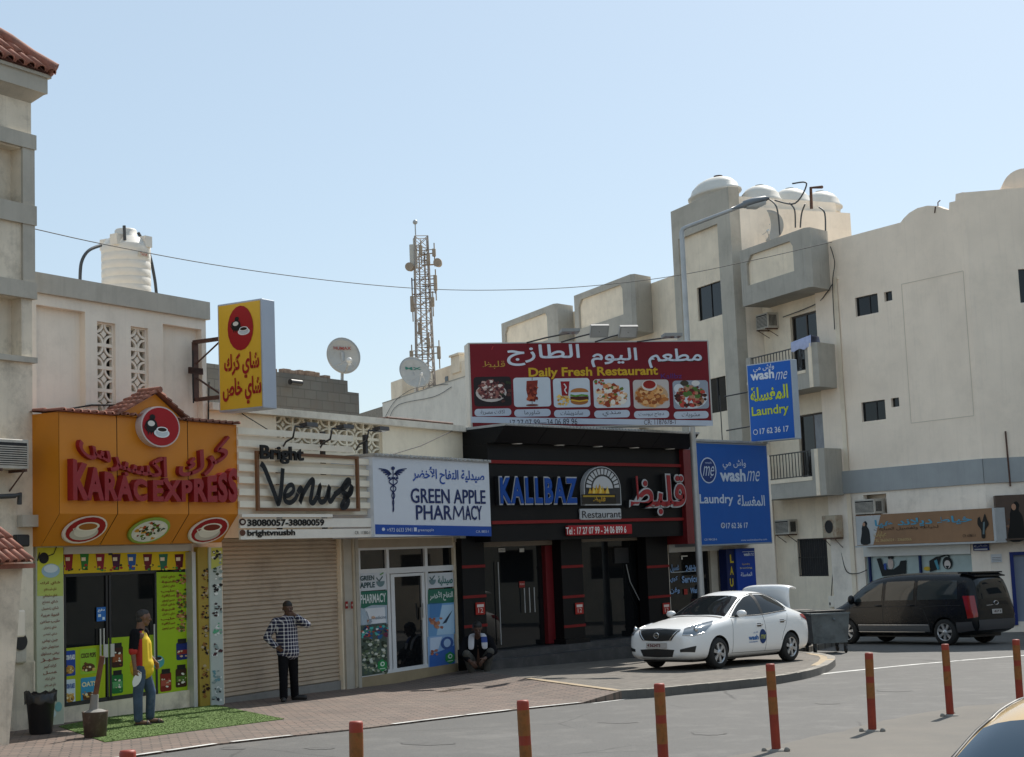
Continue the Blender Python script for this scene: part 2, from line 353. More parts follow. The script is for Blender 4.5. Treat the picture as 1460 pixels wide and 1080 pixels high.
def tex_mat(name, kind):
    m = bpy.data.materials.new(name); m.use_nodes = True; n = m.node_tree.nodes; L = m.node_tree.links; b = n['Principled BSDF']
    tc = n.new('ShaderNodeTexCoord'); mp = n.new('ShaderNodeMapping'); L.new(tc.outputs['Object'], mp.inputs['Vector'])
    def noise(sc, det=6, rg=.6, src=None):
        t = n.new('ShaderNodeTexNoise'); t.inputs['Scale'].default_value = sc; t.inputs['Detail'].default_value = det; t.inputs['Roughness'].default_value = rg; L.new(src or mp.outputs['Vector'], t.inputs['Vector']); return t.outputs['Fac']
    def rng(s_, a, c, d=0, e=1):
        r = n.new('ShaderNodeMapRange'); r.inputs['From Min'].default_value = a; r.inputs['From Max'].default_value = c; r.inputs['To Min'].default_value = d; r.inputs['To Max'].default_value = e; L.new(s_, r.inputs['Value']); return r.outputs['Result']
    def mix(f, a, c, mode='MIX'):
        x = n.new('ShaderNodeMix'); x.data_type = 'RGBA'; x.blend_type = mode
        if isinstance(f, float): x.inputs[0].default_value = f
        else: L.new(f, x.inputs[0])
        for sck, v in ((x.inputs[6], a), (x.inputs[7], c)):
            if isinstance(v, tuple): sck.default_value = (*v, 1)
            else: L.new(v, sck)
        return x.outputs[2]
    def bump(src, st, dist=.01):
        bp = n.new('ShaderNodeBump'); bp.inputs['Strength'].default_value = st; bp.inputs['Distance'].default_value = dist; L.new(src, bp.inputs['Height']); L.new(bp.outputs['Normal'], b.inputs['Normal'])
    if kind in ('pink', 'grey', 'block', 'cblock'):
        br = n.new('ShaderNodeTexBrick'); br.inputs['Mortar Smooth'].default_value = .15
        if kind == 'pink': c1, c2, mo, sc, bw, rh, ms = (.205, .142, .112), (.11, .082, .069), (.04, .034, .029), 1.0, .24, .12, .012
        elif kind == 'grey': c1, c2, mo, sc, bw, rh, ms = (.165, .148, .125), (.105, .094, .08), (.05, .045, .038), 1.0, .24, .12, .012
        else: c1, c2, mo, sc, bw, rh, ms = (.155, .155, .145), (.115, .115, .108), (.085, .083, .078), 1.0, .40, .20, .012
        br.inputs['Color1'].default_value = (*c1, 1); br.inputs['Color2'].default_value = (*c2, 1); br.inputs['Mortar'].default_value = (*mo, 1)
        br.inputs['Scale'].default_value = sc; br.inputs['Brick Width'].default_value = bw; br.inputs['Row Height'].default_value = rh; br.inputs['Mortar Size'].default_value = ms
        if kind == 'block': mp.inputs['Rotation'].default_value = (R_(90), 0, 0)
        else: mp.inputs['Rotation'].default_value = (0, 0, -A.rot + R_(45 if kind == 'pink' else 0))
        L.new(mp.outputs['Vector'], br.inputs['Vector'])
        c = mix(rng(noise(.9, 7, .7), .4, .7, 0, .35), br.outputs['Color'], (.20, .17, .14) if 'block' not in kind else (.16, .16, .15))
        c = mix(rng(noise(3.2, 5, .7), .45, .7, 0, .4), c, (.13, .105, .085)); c = mix(rng(noise(.35, 8, .75), .52, .75, 0, .45), c, (.13, .11, .09)); L.new(c, b.inputs['Base Color']); b.inputs['Roughness'].default_value = .85; bump(br.outputs['Fac'], -.35, .006)
    elif kind == 'asphalt':
        c = mix(rng(noise(.25, 8, .7), .3, .7), (.068, .067, .063), (.098, .095, .09))
        v = n.new('ShaderNodeTexVoronoi'); v.inputs['Scale'].default_value = 55; L.new(mp.outputs['Vector'], v.inputs['Vector'])
        c = mix(rng(v.outputs['Distance'], .0, .6, .35, 0.), c, (.21, .205, .19))
        c = mix(rng(noise(38, 3), .5, .62, 0, .6), c, (.06, .058, .055))
        s2 = n.new('ShaderNodeMapping'); s2.inputs['Rotation'].default_value = (0, 0, R_(-42)); s2.inputs['Scale'].default_value = (.16, 1.3, 1); L.new(tc.outputs['Object'], s2.inputs['Vector'])
        c = mix(rng(noise(.9, 6, .65, s2.outputs['Vector']), .48, .7, 0, .25), c, (.07, .068, .066))
        c = mix(rng(noise(7, 5, .75), .42, .68, 0, .5), c, (.085, .082, .078)); c = mix(rng(noise(1.6, 7, .7), .5, .7, 0, .35), c, (.20, .19, .175))
        c = mix(rng(noise(.5, 7, .7), .6, .72, 0, .4), c, (.18, .16, .135))
        wv = n.new('ShaderNodeMix'); wv.data_type = 'RGBA'; wv.inputs[0].default_value = .12; tn = n.new('ShaderNodeTexNoise'); tn.inputs['Scale'].default_value = 1.3; tn.inputs['Detail'].default_value = 5; L.new(mp.outputs['Vector'], tn.inputs['Vector']); L.new(mp.outputs['Vector'], wv.inputs[6]); L.new(tn.outputs['Color'], wv.inputs[7])
        ve = n.new('ShaderNodeTexVoronoi'); ve.feature = 'DISTANCE_TO_EDGE'; ve.inputs['Scale'].default_value = .32; L.new(wv.outputs[2], ve.inputs['Vector'])
        cr = n.new('ShaderNodeMath'); cr.operation = 'MULTIPLY'; L.new(rng(ve.outputs['Distance'], .002, .007, .8, 0), cr.inputs[0]); L.new(rng(noise(.22, 4), .48, .6), cr.inputs[1]); c = mix(cr.outputs[0], c, (.03, .029, .028))
        c = mix(rng(noise(.55, 3, .4), .66, .74, 0, .5), c, (.05, .049, .047)); L.new(c, b.inputs['Base Color']); b.inputs['Roughness'].default_value = .8; bump(noise(120, 2), .5, .008)
    elif kind == 'dust':
        c = mix(rng(noise(.9, 8, .7), .3, .7), (.17, .153, .13), (.125, .117, .104)); c = mix(rng(noise(70, 3), .45, .7, 0, .5), c, (.13, .12, .105)); L.new(c, b.inputs['Base Color']); b.inputs['Roughness'].default_value = .9; bump(noise(90, 3), .5, .008)
    elif kind == 'plaid':
        sep = n.new('ShaderNodeSeparateXYZ'); L.new(tc.outputs['Object'], sep.inputs[0]); acc = None
        def line(src, per, wd):
            q = n.new('ShaderNodeMath'); q.operation = 'PINGPONG'; q.inputs[1].default_value = per / 2; L.new(src, q.inputs[0]); g = n.new('ShaderNodeMath'); g.operation = 'LESS_THAN'; g.inputs[1].default_value = wd; L.new(q.outputs[0], g.inputs[0]); return g.outputs[0]
        xz = n.new('ShaderNodeMath'); xz.operation = 'ADD'; L.new(sep.outputs[0], xz.inputs[0]); L.new(sep.outputs[1], xz.inputs[1])
        a1, a2 = line(xz.outputs[0], .066, .0085), line(sep.outputs[2], .066, .0085)
        sm = n.new('ShaderNodeMath'); sm.operation = 'ADD'; L.new(a1, sm.inputs[0]); L.new(a2, sm.inputs[1])
        c = mix(rng(sm.outputs[0], 0, 2), (.018, .02, .05), (.72, .72, .75)); L.new(c, b.inputs['Base Color']); b.inputs['Roughness'].default_value = .9
    MATS[name] = m; return m

M_asph = tex_mat('asphalt', 'asphalt'); M_pink = tex_mat('pink_pavers', 'pink'); M_grey = tex_mat('grey_pavers', 'grey'); M_dust = tex_mat('dusty_concrete', 'dust')
M_sand = mat('sandy_ground', (.30, .25, .19), .95, var=.15, vscale=.2)
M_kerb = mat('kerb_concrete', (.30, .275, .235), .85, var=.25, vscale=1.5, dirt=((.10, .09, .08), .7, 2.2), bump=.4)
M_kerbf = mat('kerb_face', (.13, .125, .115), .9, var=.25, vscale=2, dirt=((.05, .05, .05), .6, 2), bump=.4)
M_white_line = mat('road_paint', (.62, .61, .58), .7, var=.2, vscale=2, dirt=((.17, .165, .155), .9, 3.5))
M_yel_line = mat('yellow_pavers', (.40, .31, .20), .85, var=.2, vscale=4, dirt=((.2, .16, .12), .6, 3))

# ------------------------------------------------------------------ ground, road, pavement
g = MB(); g.lathe([(1400, -.02), (0.001, -.02)], (0, 0, 0), 64, cap=False, smooth=False); g.f = [list(reversed(f)) for f in g.f]; struct('ground', g, M_sand)
rd = MB()
xs = [-70, -30, -15, -8, -4, 0, 4, 8, 12, 16, 24, 40, 90]; ys = [-30, -10, 5, 10, 15, 20, 25, 30, 35, 45, 60, 90]
rd.add([(x, y, 0) for y in ys for x in xs], [(j * 13 + i, j * 13 + i + 1, j * 13 + i + 14, j * 13 + i + 13) for j in range(11) for i in range(12)]); struct('road', rd, M_asph)
edge = [(160, 1082), (307, 1061), (415, 1049), (525, 1037.5), (665, 1020), (732, 1012), (790, 1006), (830, 1002)]
def flat0(v): return Vector((v.x, v.y, 0))
E_ = [flat0(ground(*p, .02)) for p in edge]; far = E_[0] - A.u * 14
mid = flat0(ground(700, 983, .02))
pv = MB(); pv.slab([(p.x, p.y) for p in [far] + E_ + [mid, A.w(1.6, 1, 0), A.w(-26, 1, 0)]], -.05, .02); struct('pavement', pv, M_pink)
kt = [(886, 985), (935, 982), (980, 977.5), (1040, 972), (1097, 966), (1130, 961), (1155, 956), (1178, 949), (1188, 943), (1191, 938.5), (1187, 935), (1167, 931.5), (1130, 929)]
KT = [flat0(ground(*p, ISL)) for p in kt]; rl = flat0(ground(752, 967, ISL))
ra = MB(); a, b_, c_, d_ = E_[-1], KT[0], rl, mid
ra.add([(a.x, a.y, .02), (b_.x, b_.y, ISL), (c_.x, c_.y, ISL), (d_.x, d_.y, .02), (a.x, a.y, -.03), (b_.x, b_.y, -.03)], [(0, 1, 2, 3), (0, 4, 5, 1)])
kb0 = A.w(1.6, 1, 0); kb1 = K.w(.2, 1, 0)
ra.add([(d_.x, d_.y, .02), (c_.x, c_.y, ISL), (kb1.x, kb1.y, ISL), (kb0.x, kb0.y, .02)], [(0, 1, 2, 3)]); struct('pavement_ramp', ra, M_pink)
isl = MB(); back = [K.w(13.5, -.6, 0), K.w(13.5, 1, 0), K.w(.2, 1, 0)]
kin = []
for i, p in enumerate(KT):
    t_ = (KT[min(i + 1, len(KT) - 1)] - KT[max(i - 1, 0)]).normalized(); kin.append(p + Vector((-t_.y, t_.x, 0)) * .16)
isl.slab([(p.x, p.y) for p in kin + back + [rl]], -.05, ISL - .004); struct('raised_pavement', isl, M_grey)
kb = MB()
def along(P, step):
    out = [P[0].copy()]
    for a, b in zip(P, P[1:]):
        n_ = max(1, round((b - a).length / step))
        out += [a.lerp(b, k / n_) for k in range(1, n_ + 1)]
    return out
def offs(P, d):
    o = []
    for i, p in enumerate(P):
        t_ = (P[min(i + 1, len(P) - 1)] - P[max(i - 1, 0)]).normalized(); o.append(p + Vector((-t_.y, t_.x, 0)) * d)
    return o
sm = along([Vector((*p, 0)) for p in curve([(p.x, p.y) for p in KT], 4)], .9); si = offs(sm, .17)
for i in range(len(sm) - 1):
    a, b, c, d = sm[i], sm[i + 1], si[i + 1], si[i]; e = .008; dz = rnd.uniform(-.004, .004)
    a2, b2, c2, d2 = a.lerp(b, e), b.lerp(a, e), c.lerp(d, e), d.lerp(c, e)
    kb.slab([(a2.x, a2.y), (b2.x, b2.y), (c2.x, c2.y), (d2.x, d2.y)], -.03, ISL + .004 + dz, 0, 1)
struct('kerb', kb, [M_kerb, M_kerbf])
yl = MB()
for P, wd in (([rl, KT[0] + (rl - KT[0]) * .02], .16), (kin[7:12], .3)):
    q = offs(P, -wd / 2); q2 = offs(P, wd / 2)
    for i in range(len(P) - 1): yl.add([(q[i].x, q[i].y, ISL + .001), (q[i + 1].x, q[i + 1].y, ISL + .001), (q2[i + 1].x, q2[i + 1].y, ISL + .001), (q2[i].x, q2[i].y, ISL + .001)], [(0, 1, 2, 3)])
struct('pavement_yellow_course', yl, M_yel_line)
ln = MB()
def stripe(px, wd, z=.004, mb=ln):
    P = along([flat0(ground(*p, z)) + Vector((0, 0, z)) for p in px], .6); q = offs(P, wd / 2); q2 = offs(P, -wd / 2)
    for i in range(len(P) - 1): mb.add([tuple(q2[i]), tuple(q2[i + 1]), tuple(q[i + 1]), tuple(q[i])], [(0, 1, 2, 3)])
stripe([(1088, 970), (1130, 966), (1200, 958), (1300, 948), (1380, 941), (1470, 934)], .16)
stripe([(845, 1003), (900, 996), (960, 990), (1020, 983), (1088, 974)], .07)
for P_ in ([(150, 1082.5), (230, 1071.3)], [(236, 1070.4), (307, 1060.2)], [(330, 1057.5), (415, 1048.2)], [(560, 1032.2), (660, 1019.8)], [(664, 1019.3), (728, 1011.8)], [(745, 1010), (826, 1001.6)]): stripe(P_, .09, .025)
struct('road_marking', ln, M_white_line)
md = MB(); mp_ = [flat0(ground(*p, .01)) for p in [(960, 1100), (1045, 1079), (1110, 1062), (1180, 1047), (1250, 1031), (1310, 1018), (1380, 1007), (1480, 997)]]
P = along(mp_, .35); P = [p + Vector((rnd.uniform(-.05, .05), rnd.uniform(-.08, .08), 0)) for p in P]
md.slab([(p.x, p.y) for p in P] + [(16, 20), (16, 8), (1, 8)], -.03, .01); struct('median', md, M_dust)
# cut metal and stone insets in the paving
M_cover = mat('cover_iron', (.13, .095, .07), .8, var=.3, vscale=8)
for lab, p in (('long brown drain cover in pink paving, leftmost of the three', (642, 985.5)), ('brown drain cover in pink paving, middle of the three', (693, 978)), ('small brown drain cover nearest the restaurant step', (743, 971)), ('brown drain cover set in pink paving by the laundry car', (790, 990))):
    if p[0] == 790: continue
    q = ground(*p, .02); u, y, h = A.loc(q); cv = MB(); cv.cbox(u - .30, u + .30, y - .13, y + .13, h - .02, h + .014, .01)
    for k in range(5): cv.box(u - .26 + k * .11, u - .21 + k * .11, y - .08, y + .08, h + .014, h + .02)
    solo('drain_cover', cv, M_cover, lab, 'drain cover', A, (u, y, h), 'drain covers in the pavement')

# ------------------------------------------------------------------ shared building materials
M_cream = mat('cream_plaster', (.85, .735, .575), .9, var=.12, vscale=.9, streak=.30, dirt=((.42, .35, .27), .30, 1.3), bump=.35)
M_white = mat('white_plaster', (.86, .77, .65), .9, var=.10, vscale=.8, streak=.25, dirt=((.45, .39, .31), .35, 1.1), bump=.35)
M_old = mat('old_plaster', (.74, .65, .52), .9, var=.2, vscale=1.2, streak=.5, dirt=((.20, .17, .13), .6, 1.6), bump=.5)
M_trim = mat('grey_trim', (.47, .435, .37), .9, var=.12, vscale=.9, streak=.4, dirt=((.26, .24, .2), .4, 1.4), bump=.3)
M_greyb = mat('grey_balcony', (.42, .395, .345), .9, var=.12, vscale=.8, streak=.5, dirt=((.22, .21, .19), .4, 1.2), bump=.3)
M_band = mat('blue_grey_band', (.33, .35, .355), .85, var=.12, vscale=.8, streak=.3, bump=.3)
M_dark = mat('dark_void', (.012, .012, .013), .7)
M_glass = mat('dark_glass', (.008, .009, .010), .02, spec=.42)
M_black = mat('black_metal', (.018, .018, .02), .45)
M_rust = mat('rusty_steel', (.10, .05, .035), .8, var=.4, vscale=8)
M_alu = mat('aluminium', (.55, .55, .53), .4, .3, var=.06)
M_galv = mat('galvanised_steel', (.42, .43, .43), .5, .5, var=.15, vscale=3)
M_tile = mat('terracotta', (.30, .115, .075), .8, var=.4, vscale=5, dirt=((.20, .14, .11), .6, 6), bump=.4)
M_wtank = mat('white_plastic', (.66, .63, .57), .6, var=.08, dirt=((.42, .36, .28), .4, 1.5))
M_pipe = mat('dark_pipe', (.05, .055, .06), .6)
M_cable = mat('cable_black', (.02, .02, .02), .7)
M_acb = mat('air_conditioner_shell', (.50, .47, .41), .6, var=.15, dirt=((.25, .19, .13), .5, 4))
M_concrete = mat('raw_concrete', (.25, .24, .22), .9, var=.2, vscale=1.5, dirt=((.12, .11, .10), .6, 1.5), bump=.5)

def tiles(mb, o, du, dd, nu, nd, r=.09, mi=0):
    """roman tiles: o = lower corner, du = step sideways, dd = vector down-slope reversed (up) per course"""
    o = Vector(o); du = Vector(du); dd = Vector(dd); nrm = du.cross(dd).normalized(); ul = du.normalized()
    for j in range(nd):
        for i in range(nu):
            c0 = o + du * (i + .5) + dd * j - dd * .06 + nrm * (.012 + .01 * rnd.random()); c1 = o + du * (i + .5) + dd * (j + 1); vs = []; n = 6
            for c, rr, th in ((c0, r, 0), (c1, r * .84, 0), (c0, r - .022, 0)):
                for k in range(n + 1): a = math.pi * k / n; vs.append(c + ul * (rr * math.cos(a)) + nrm * (rr * math.sin(a)))
            m = n + 1; fs = [(k, k + 1, m + k + 1, m + k) for k in range(n)] + [(k + 1, k, 2 * m + k, 2 * m + k + 1) for k in range(n)]
            mb.add(vs, fs, mi, True)
        a = o + dd * j; b = o + du * nu + dd * j; mb.add([a, b, b + dd, a + dd], [(0, 1, 2, 3)], mi)
def breeze(mb, u0, u1, h0, h1, y0, y1, nu, nh, mi=0):
    """pierced blocks: four petals round a small square in each cell"""
    du, dh = (u1 - u0) / nu, (h1 - h0) / nh; t = .028
    for i in range(nu):
        for j in range(nh):
            a, b, c, d = u0 + du * i, u0 + du * (i + 1), h0 + dh * j, h0 + dh * (j + 1); cu, ch = (a + b) / 2, (c + d) / 2
            mb.box(a, a + t, y0, y1, c, d, mi); mb.box(b - t, b, y0, y1, c, d, mi); mb.box(a + t, b - t, y0 + .003, y1, c, c + t, mi); mb.box(a + t, b - t, y0 + .003, y1, d - t, d, mi)
            for sx, sy in ((1, 1), (1, -1), (-1, 1), (-1, -1)):
                px, py = cu + sx * (du / 2 - t), ch + sy * (dh / 2 - t); P = []; Q = []
                for k in range(6):
                    f = R_(k * 18); rx, ry = (du / 2 - t) * .98, (dh / 2 - t) * .98
                    P.append((px - sx * rx * math.cos(f), py - sy * ry * math.sin(f))); Q.append((px - sx * rx * .76 * math.cos(f), py - sy * ry * .76 * math.sin(f)))
                for k in range(5): mb.prism([P[k], P[k + 1], Q[k + 1], Q[k]], y0 + .008, y1 - .01, mi)
            q = min(du, dh) * .17; mb.prism([(cu - q, ch), (cu, ch - q), (cu + q, ch), (cu, ch + q)], y0 + .012, y1 - .012, mi)
def ac_unit(lab, fr, u0, u1, h0, h1, y, dep, rusty=False, group='air conditioners on the walls'):
    """window air conditioner hung out of a wall: shell, grille, bracket"""
    t = T('air_conditioner', lab, 'air conditioner', fr, ((u0 + u1) / 2, y, h0), group); s_ = MB(); s_.cbox(u0, u1, y - dep, y + .1, h0, h1, .012); t.part('shell', s_, M_acb)
    gr = MB(); n = 9
    gr.box(u0 + .04, u1 - .04, y - dep - .004, y - dep, h0 + .05, h1 - .05, 0)
    for k in range(n): hh = h0 + .06 + (h1 - h0 - .14) * k / n; gr.box(u0 + .05, u1 - .05, y - dep - .012, y - dep - .004, hh, hh + (h1 - h0) * .035, 1)
    for k in range(6): yy = y - dep + .08 + k * (dep - .16) / 6; gr.box(u1, u1 + .006, yy, yy + .03, h0 + .08, h1 - .08, 0); gr.box(u0 - .006, u0, yy, yy + .03, h0 + .08, h1 - .08, 0)
    t.part('grille', gr, [M_dark, M_acb]); br = MB()
    for uu in (u0 + .08, u1 - .12): br.box(uu, uu + .04, y - dep - .05, y, h0 - .04, h0); br.bar((uu + .02, y - dep, h0 - .03), (uu + .02, y, h0 - .3), .02, .02)
    t.part('bracket', br, M_rust); return t
def floodlight(lab, fr, path, tilt, grp, size=(.30, .22), shell=None):
    t = T('floodlight', lab, 'floodlight', fr, path[0], grp); a = MB(); a.tube(path, .018, 6); t.part('arm', a, M_black)
    e = Vector(path[-1]); h = MB(); c, s_ = math.cos(tilt), math.sin(tilt); w_, d = size
    def P(u, y, z): return (e.x + u, e.y + y * c - z * s_, e.z + y * s_ + z * c)
    for (x0, x1, y0, y1, z0, z1, mi) in ((-w_ / 2, w_ / 2, -d / 2, d / 2, 0, .07, 0), (-w_ / 2 + .03, w_ / 2 - .03, -d / 2 + .025, d / 2 - .025, -.005, 0, 1)):
        h.add([P(u, y, z) for z in (z0, z1) for y in (y0, y1) for u in (x0, x1)], [(0, 2, 3, 1), (4, 5, 7, 6), (0, 1, 5, 4), (2, 6, 7, 3), (0, 4, 6, 2), (1, 3, 7, 5)], mi)
    t.part('lamp_head', h, [shell or mat('lamp_shell', (.27, .27, .26), .6, var=.1), mat('lamp_glass', (.30, .31, .31), .15)]); return t

# ================================================================== LEFT BUILDING (cream, tiled eave)
LO = .3
def lh(px, py, off=LO): return A.at(px, py, off)
u_c = lh(45.5, 420)[0]
t = T('cream_building', 'cream plastered building with red tiled eave at far left edge', 'building', A, (u_c - 2, -LO, 0))
wl = MB(); hp = [lh(40, y)[1] for y in (195, 210, 290, 318, 400, 424, 508, 520, 735, 752)]
win = (u_c - .9, u_c - .22)
cols = [(u_c - .95, u_c - .2), (u_c - 3.2, u_c - 1.5)]
bays = [(lh(20, 290)[1], lh(20, 210)[1]), (lh(20, 507)[1], lh(20, 424)[1])]
wl.wall(u_c - 6, u_c, 0, lh(30, 140)[1], [(a, b, c, d) for a, b in cols for c, d in bays], -LO, .22)
for a, b in cols:
    for c, d in bays: wl.box(a, b, -LO + .22, -LO + .3, c, d)
wl.box(u_c - .01, u_c, -LO + .002, 3, 0, lh(30, 140)[1]); t.part('wall', wl, M_old)
tr = MB()
for y0, y1 in ((188, 209), (290, 318), (400, 424), (508, 516)):
    tr.box(u_c - 6, u_c + .05, -LO - .06, -LO - .002, lh(24, y1)[1], lh(24, y0)[1]); tr.box(u_c + .002, u_c + .05, -LO, 1.5, lh(24, y1)[1], lh(24, y0)[1])
tr.box(u_c - .2, u_c + .03, -LO - .04, -LO - .003, lh(24, 400)[1], lh(24, 209)[1] ); t.part('moulding', tr, M_trim)
ev = MB(); he0, he1 = lh(35, 145)[1], lh(35, 112)[1]
ev.box(u_c - 6, u_c + .1, -LO - .25, 1.5, he0 + .12, he1); ev.add([(u_c - 6, -LO, he0), (u_c, -LO, he0), (u_c + .08, -LO - .22, he0 + .12), (u_c - 6, -LO - .22, he0 + .12)], [(0, 1, 2, 3)])
ev.add([(u_c, -LO, he0), (u_c, 1.4, he0), (u_c + .08, 1.4, he0 + .12), (u_c + .08, -LO - .22, he0 + .12)], [(0, 1, 2, 3)]); ev.box(u_c - 6, u_c + .14, -LO - .29, 1.5, he1, he1 + .05)
t.part('eave', ev, M_trim)
rf = MB(); ro = Vector((u_c + .17, -LO - .33, he1 + .06)); sl = Vector((0, .24, .22))
nn = 22
for j in range(9):          # front slope, cut back along the hip
    k0 = math.ceil(j * .24 / .2)
    if nn - k0 > 0: tiles(rf, (ro.x - .2 * nn, ro.y + .24 * j, ro.z + .22 * j), (.2, 0, 0), (0, .24, .22), nn - k0, 1, .095)
for j in range(8):
    tiles(rf, (ro.x - .24 * j, ro.y + .24 * j + .1, ro.z + .22 * j), (0, .2, 0), (-.24, 0, .22), 12, 1, .095)
rf.tube([(ro.x - .24 * j, ro.y + .24 * j, ro.z + .22 * j + .07) for j in range(9)], [.1 if j % 2 else .12 for j in range(9)], 8)
t.part('roof', rf, M_tile)
# service boxes and small canopy of the same building
wt = MB(); uc = lh(33, 808, 1.9)[0]; h8 = lh(20, 800, 1.9)[1]
wt.prism([(uc - 2, 0), (uc - .28, 0), (uc - .25, .2), (uc, h8), (uc - 2, h8)], -1.9, -1.55); t.part('side_pier', wt, M_old)
cn = MB(); hc = lh(20, 800, 2.1)[1]; ue = lh(47, 795, 2.2)[0]; tiles(cn, (ue - 18 * .13, -2.2, hc - .02), (.13, 0, 0), (0, .2, .15), 18, 3, .062); cn.box(uc - 2, uc + .01, -2.12, -1.5, hc - .1, hc - .04); t.part('porch_roof', cn, M_tile)
lp = MB(); lp.box(u_c - .3, u_c + .12, -LO - .12, -LO - .004, lh(20, 752)[1], lh(20, 735)[1]); t.part('ledge', lp, M_trim)
a0, a1 = lh(-30, 650), lh(21, 650); ac_unit('dusty window air conditioner with dark grille at left edge', A, a0[0], a1[0], lh(10, 671)[1], lh(10, 629)[1], -LO, .3)
cb = T('gas_pipe', 'bent grey pipe elbow poking from the cream wall', 'pipe', A, (u_c - .3, -LO, lh(10, 710)[1])); q = lh(10, 708); m = MB(); m.tube([(q[0] - .5, -LO - .02, q[1] - .02), (q[0] + .02, -LO - .15, q[1]), (q[0] + .1, -LO - .15, q[1] + .03), (q[0] + .12, -LO - .12, q[1] - .12)], .035, 8); cb.part('elbow', m, M_pipe)
m = MB(); q0, q1 = A.at(16, 763, LO), A.at(34, 780, LO); m.cbox(q0[0], q1[0], -LO - .14, -LO - .004, q1[1], q0[1], .02); solo('meter_box', m, M_black, 'small black electric box high on the cream wall', 'electric box', A, (q0[0], -LO, q1[1]))
# boxes standing beside the shopfront
q0, q1 = A.at(22, 906, .35), A.at(39, 945, .35); t2 = T('speaker_box', 'beige cabinet with round black speaker hole beside menu pillar', 'speaker', A, (q0[0], -.3, q1[1])); m = MB(); m.cbox(q0[0], q1[0], -.35, .0, q1[1], q0[1], .02); t2.part('cabinet', m, M_acb)
m = MB(); m.lathe([(.001, 0), (.1, 0), (.12, .02)], ((q0[0] + q1[0]) / 2 - .02, -.36, (q0[1] + q1[1]) / 2 + .1), 20, 'y'); m.v = [(a, -.36 - (b + .36) * .3, c) for a, b, c in m.v]; t2.part('speaker_cone', m, M_black)
q0, q1 = A.at(20, 871, .6), A.at(36, 908, .6); m = MB(); m.cbox(q0[0], q1[0], -.62, -.45, q1[1], q0[1], .02); solo('electric_box', m, M_white, 'white rectangular electric box at end of the cream pier', 'electric box', A, (q0[0], -.6, q1[1]))
q0, q1 = A.at(20, 945, .3), A.at(52, 1030, .3); m = MB(); m.cbox(q0[0] - .5, q1[0], -.3, 0, .02, q0[1], .02); solo('low_wall', m, M_old, 'low plastered block under the speaker cabinet', 'low wall', A, (q0[0], -.2, 0))

# ================================================================== TWO-STOREY FRONT WITH PIERCED BLOCKS
def a0_(px, py, off=0): return A.at(px, py, off)
uR = a0_(294, 500)[0]; hT = a0_(200, 417)[1]; hB = a0_(200, 440)[1]
uL = u_c - .5
vent = [(a0_(139, 520)[0], a0_(165, 520)[0]), (a0_(187, 520)[0], a0_(212, 520)[0])]
vt, vb = a0_(165, 462)[1], a0_(165, 590)[1]
pan = [(a0_(52, 520)[0], a0_(122, 520)[0]), (a0_(233, 520)[0], a0_(288, 520)[0])]
hs = a0_(200, 468)[1] - .02
t = T('pale_shop_building', 'pale plastered two storey front pierced with flower shaped blocks', 'building', A, (uR - 2, 0, 0))
wl = MB(); hdoor = a0_(190, 778)[1]; pbt = a0_(90, 600)[1]
DU0, DU1 = a0_(91, 900)[0], a0_(274, 900)[0]
wl.wall(uL, uR, .02, hT, [(a, b, vb, vt) for a, b in vent] + [(a, b, pbt, vt + .12) for a, b in pan] + [(DU0, DU1, .02, hdoor)], 0, .12)
for a, b in pan: wl.box(a, b, .12, .2, pbt, vt + .12)
wl.box(uR - .012, uR, .002, 6, 4.7, hT); wl.box(uL, uR - .012, 5.9, 6, 4.7, hT); wl.box(uL, uR - .012, .25, 5.9, hT - .6, hT - .5); t.part('wall', wl, M_white)
pr = MB(); pr.box(uL, uR + .04, -.07, -.003, hB - .02, hT + .02); pr.box(uR + .003, uR + .04, -.003, 6, hB - .02, hT + .02); pr.box(uL, uR, -.003, .2, hT + .003, hT + .02); t.part('parapet', pr, M_trim)
for a, b in vent: bz = MB(); breeze(bz, a, b, vb, vt, .05, .11, 1, 4); bz.box(a, b, .5, .55, vb, vt, 1); t.part('pierced_blocks', bz, [M_white, M_dark])
# water tank on its roof
px = [(146, 390), (214, 390)]; yb = 3.0
tq0 = A.at(146, 400, -yb); tq1 = A.at(213, 400, -yb); rt = .46; cu = (tq0[0] + tq1[0]) / 2; hb = A.at(180, 432, -yb)[1]; ht = A.at(180, 352, -yb)[1]
t = T('water_tank', 'ribbed white plastic water tank on the pale roof', 'water tank', A, (cu, yb, hb)); m = MB(); pf = [(rt, hb)]
n = 7
for k in range(n):
    z0 = hb + (ht - hb) * k / n; z1 = hb + (ht - hb) * (k + 1) / n; pf += [(rt, z0 + .015), (rt, z1 - .03), (rt * .985, z1 - .02), (rt * .985, z1 - .005)]
pf += [(rt * .97, ht), (rt * .8, ht + .12), (rt * .45, ht + .2), (rt * .45, ht + .30), (rt * .40, ht + .33), (.001, ht + .34)]
m.lathe([(r, z) for r, z in pf], (cu, yb, 0), 40); t.part('shell', m, M_wtank); m = MB()
for k in range(4):
    a = R_(20 + 90 * k); m.box(cu + rt * .86 * math.cos(a) - .09, cu + rt * .86 * math.cos(a) + .09, yb + rt * .86 * math.sin(a) - .09, yb + rt * .86 * math.sin(a) + .09, ht - .05, ht + .16)
t.part('lug', m, M_wtank); m = MB(); lb = A.at(180, 358, -yb + rt); put_text(m, 'TANK', cu - .1, cu + .1, lb[1] - .03, lb[1] + .03, yb - rt - .006); m.box(cu - .13, cu + .13, yb - rt - .004, yb - rt + .01, lb[1] - .05, lb[1] + .05, 1); t.part('label_plate', m, [flat('b04030'), flat('c8c0b0')])
hz = MB()
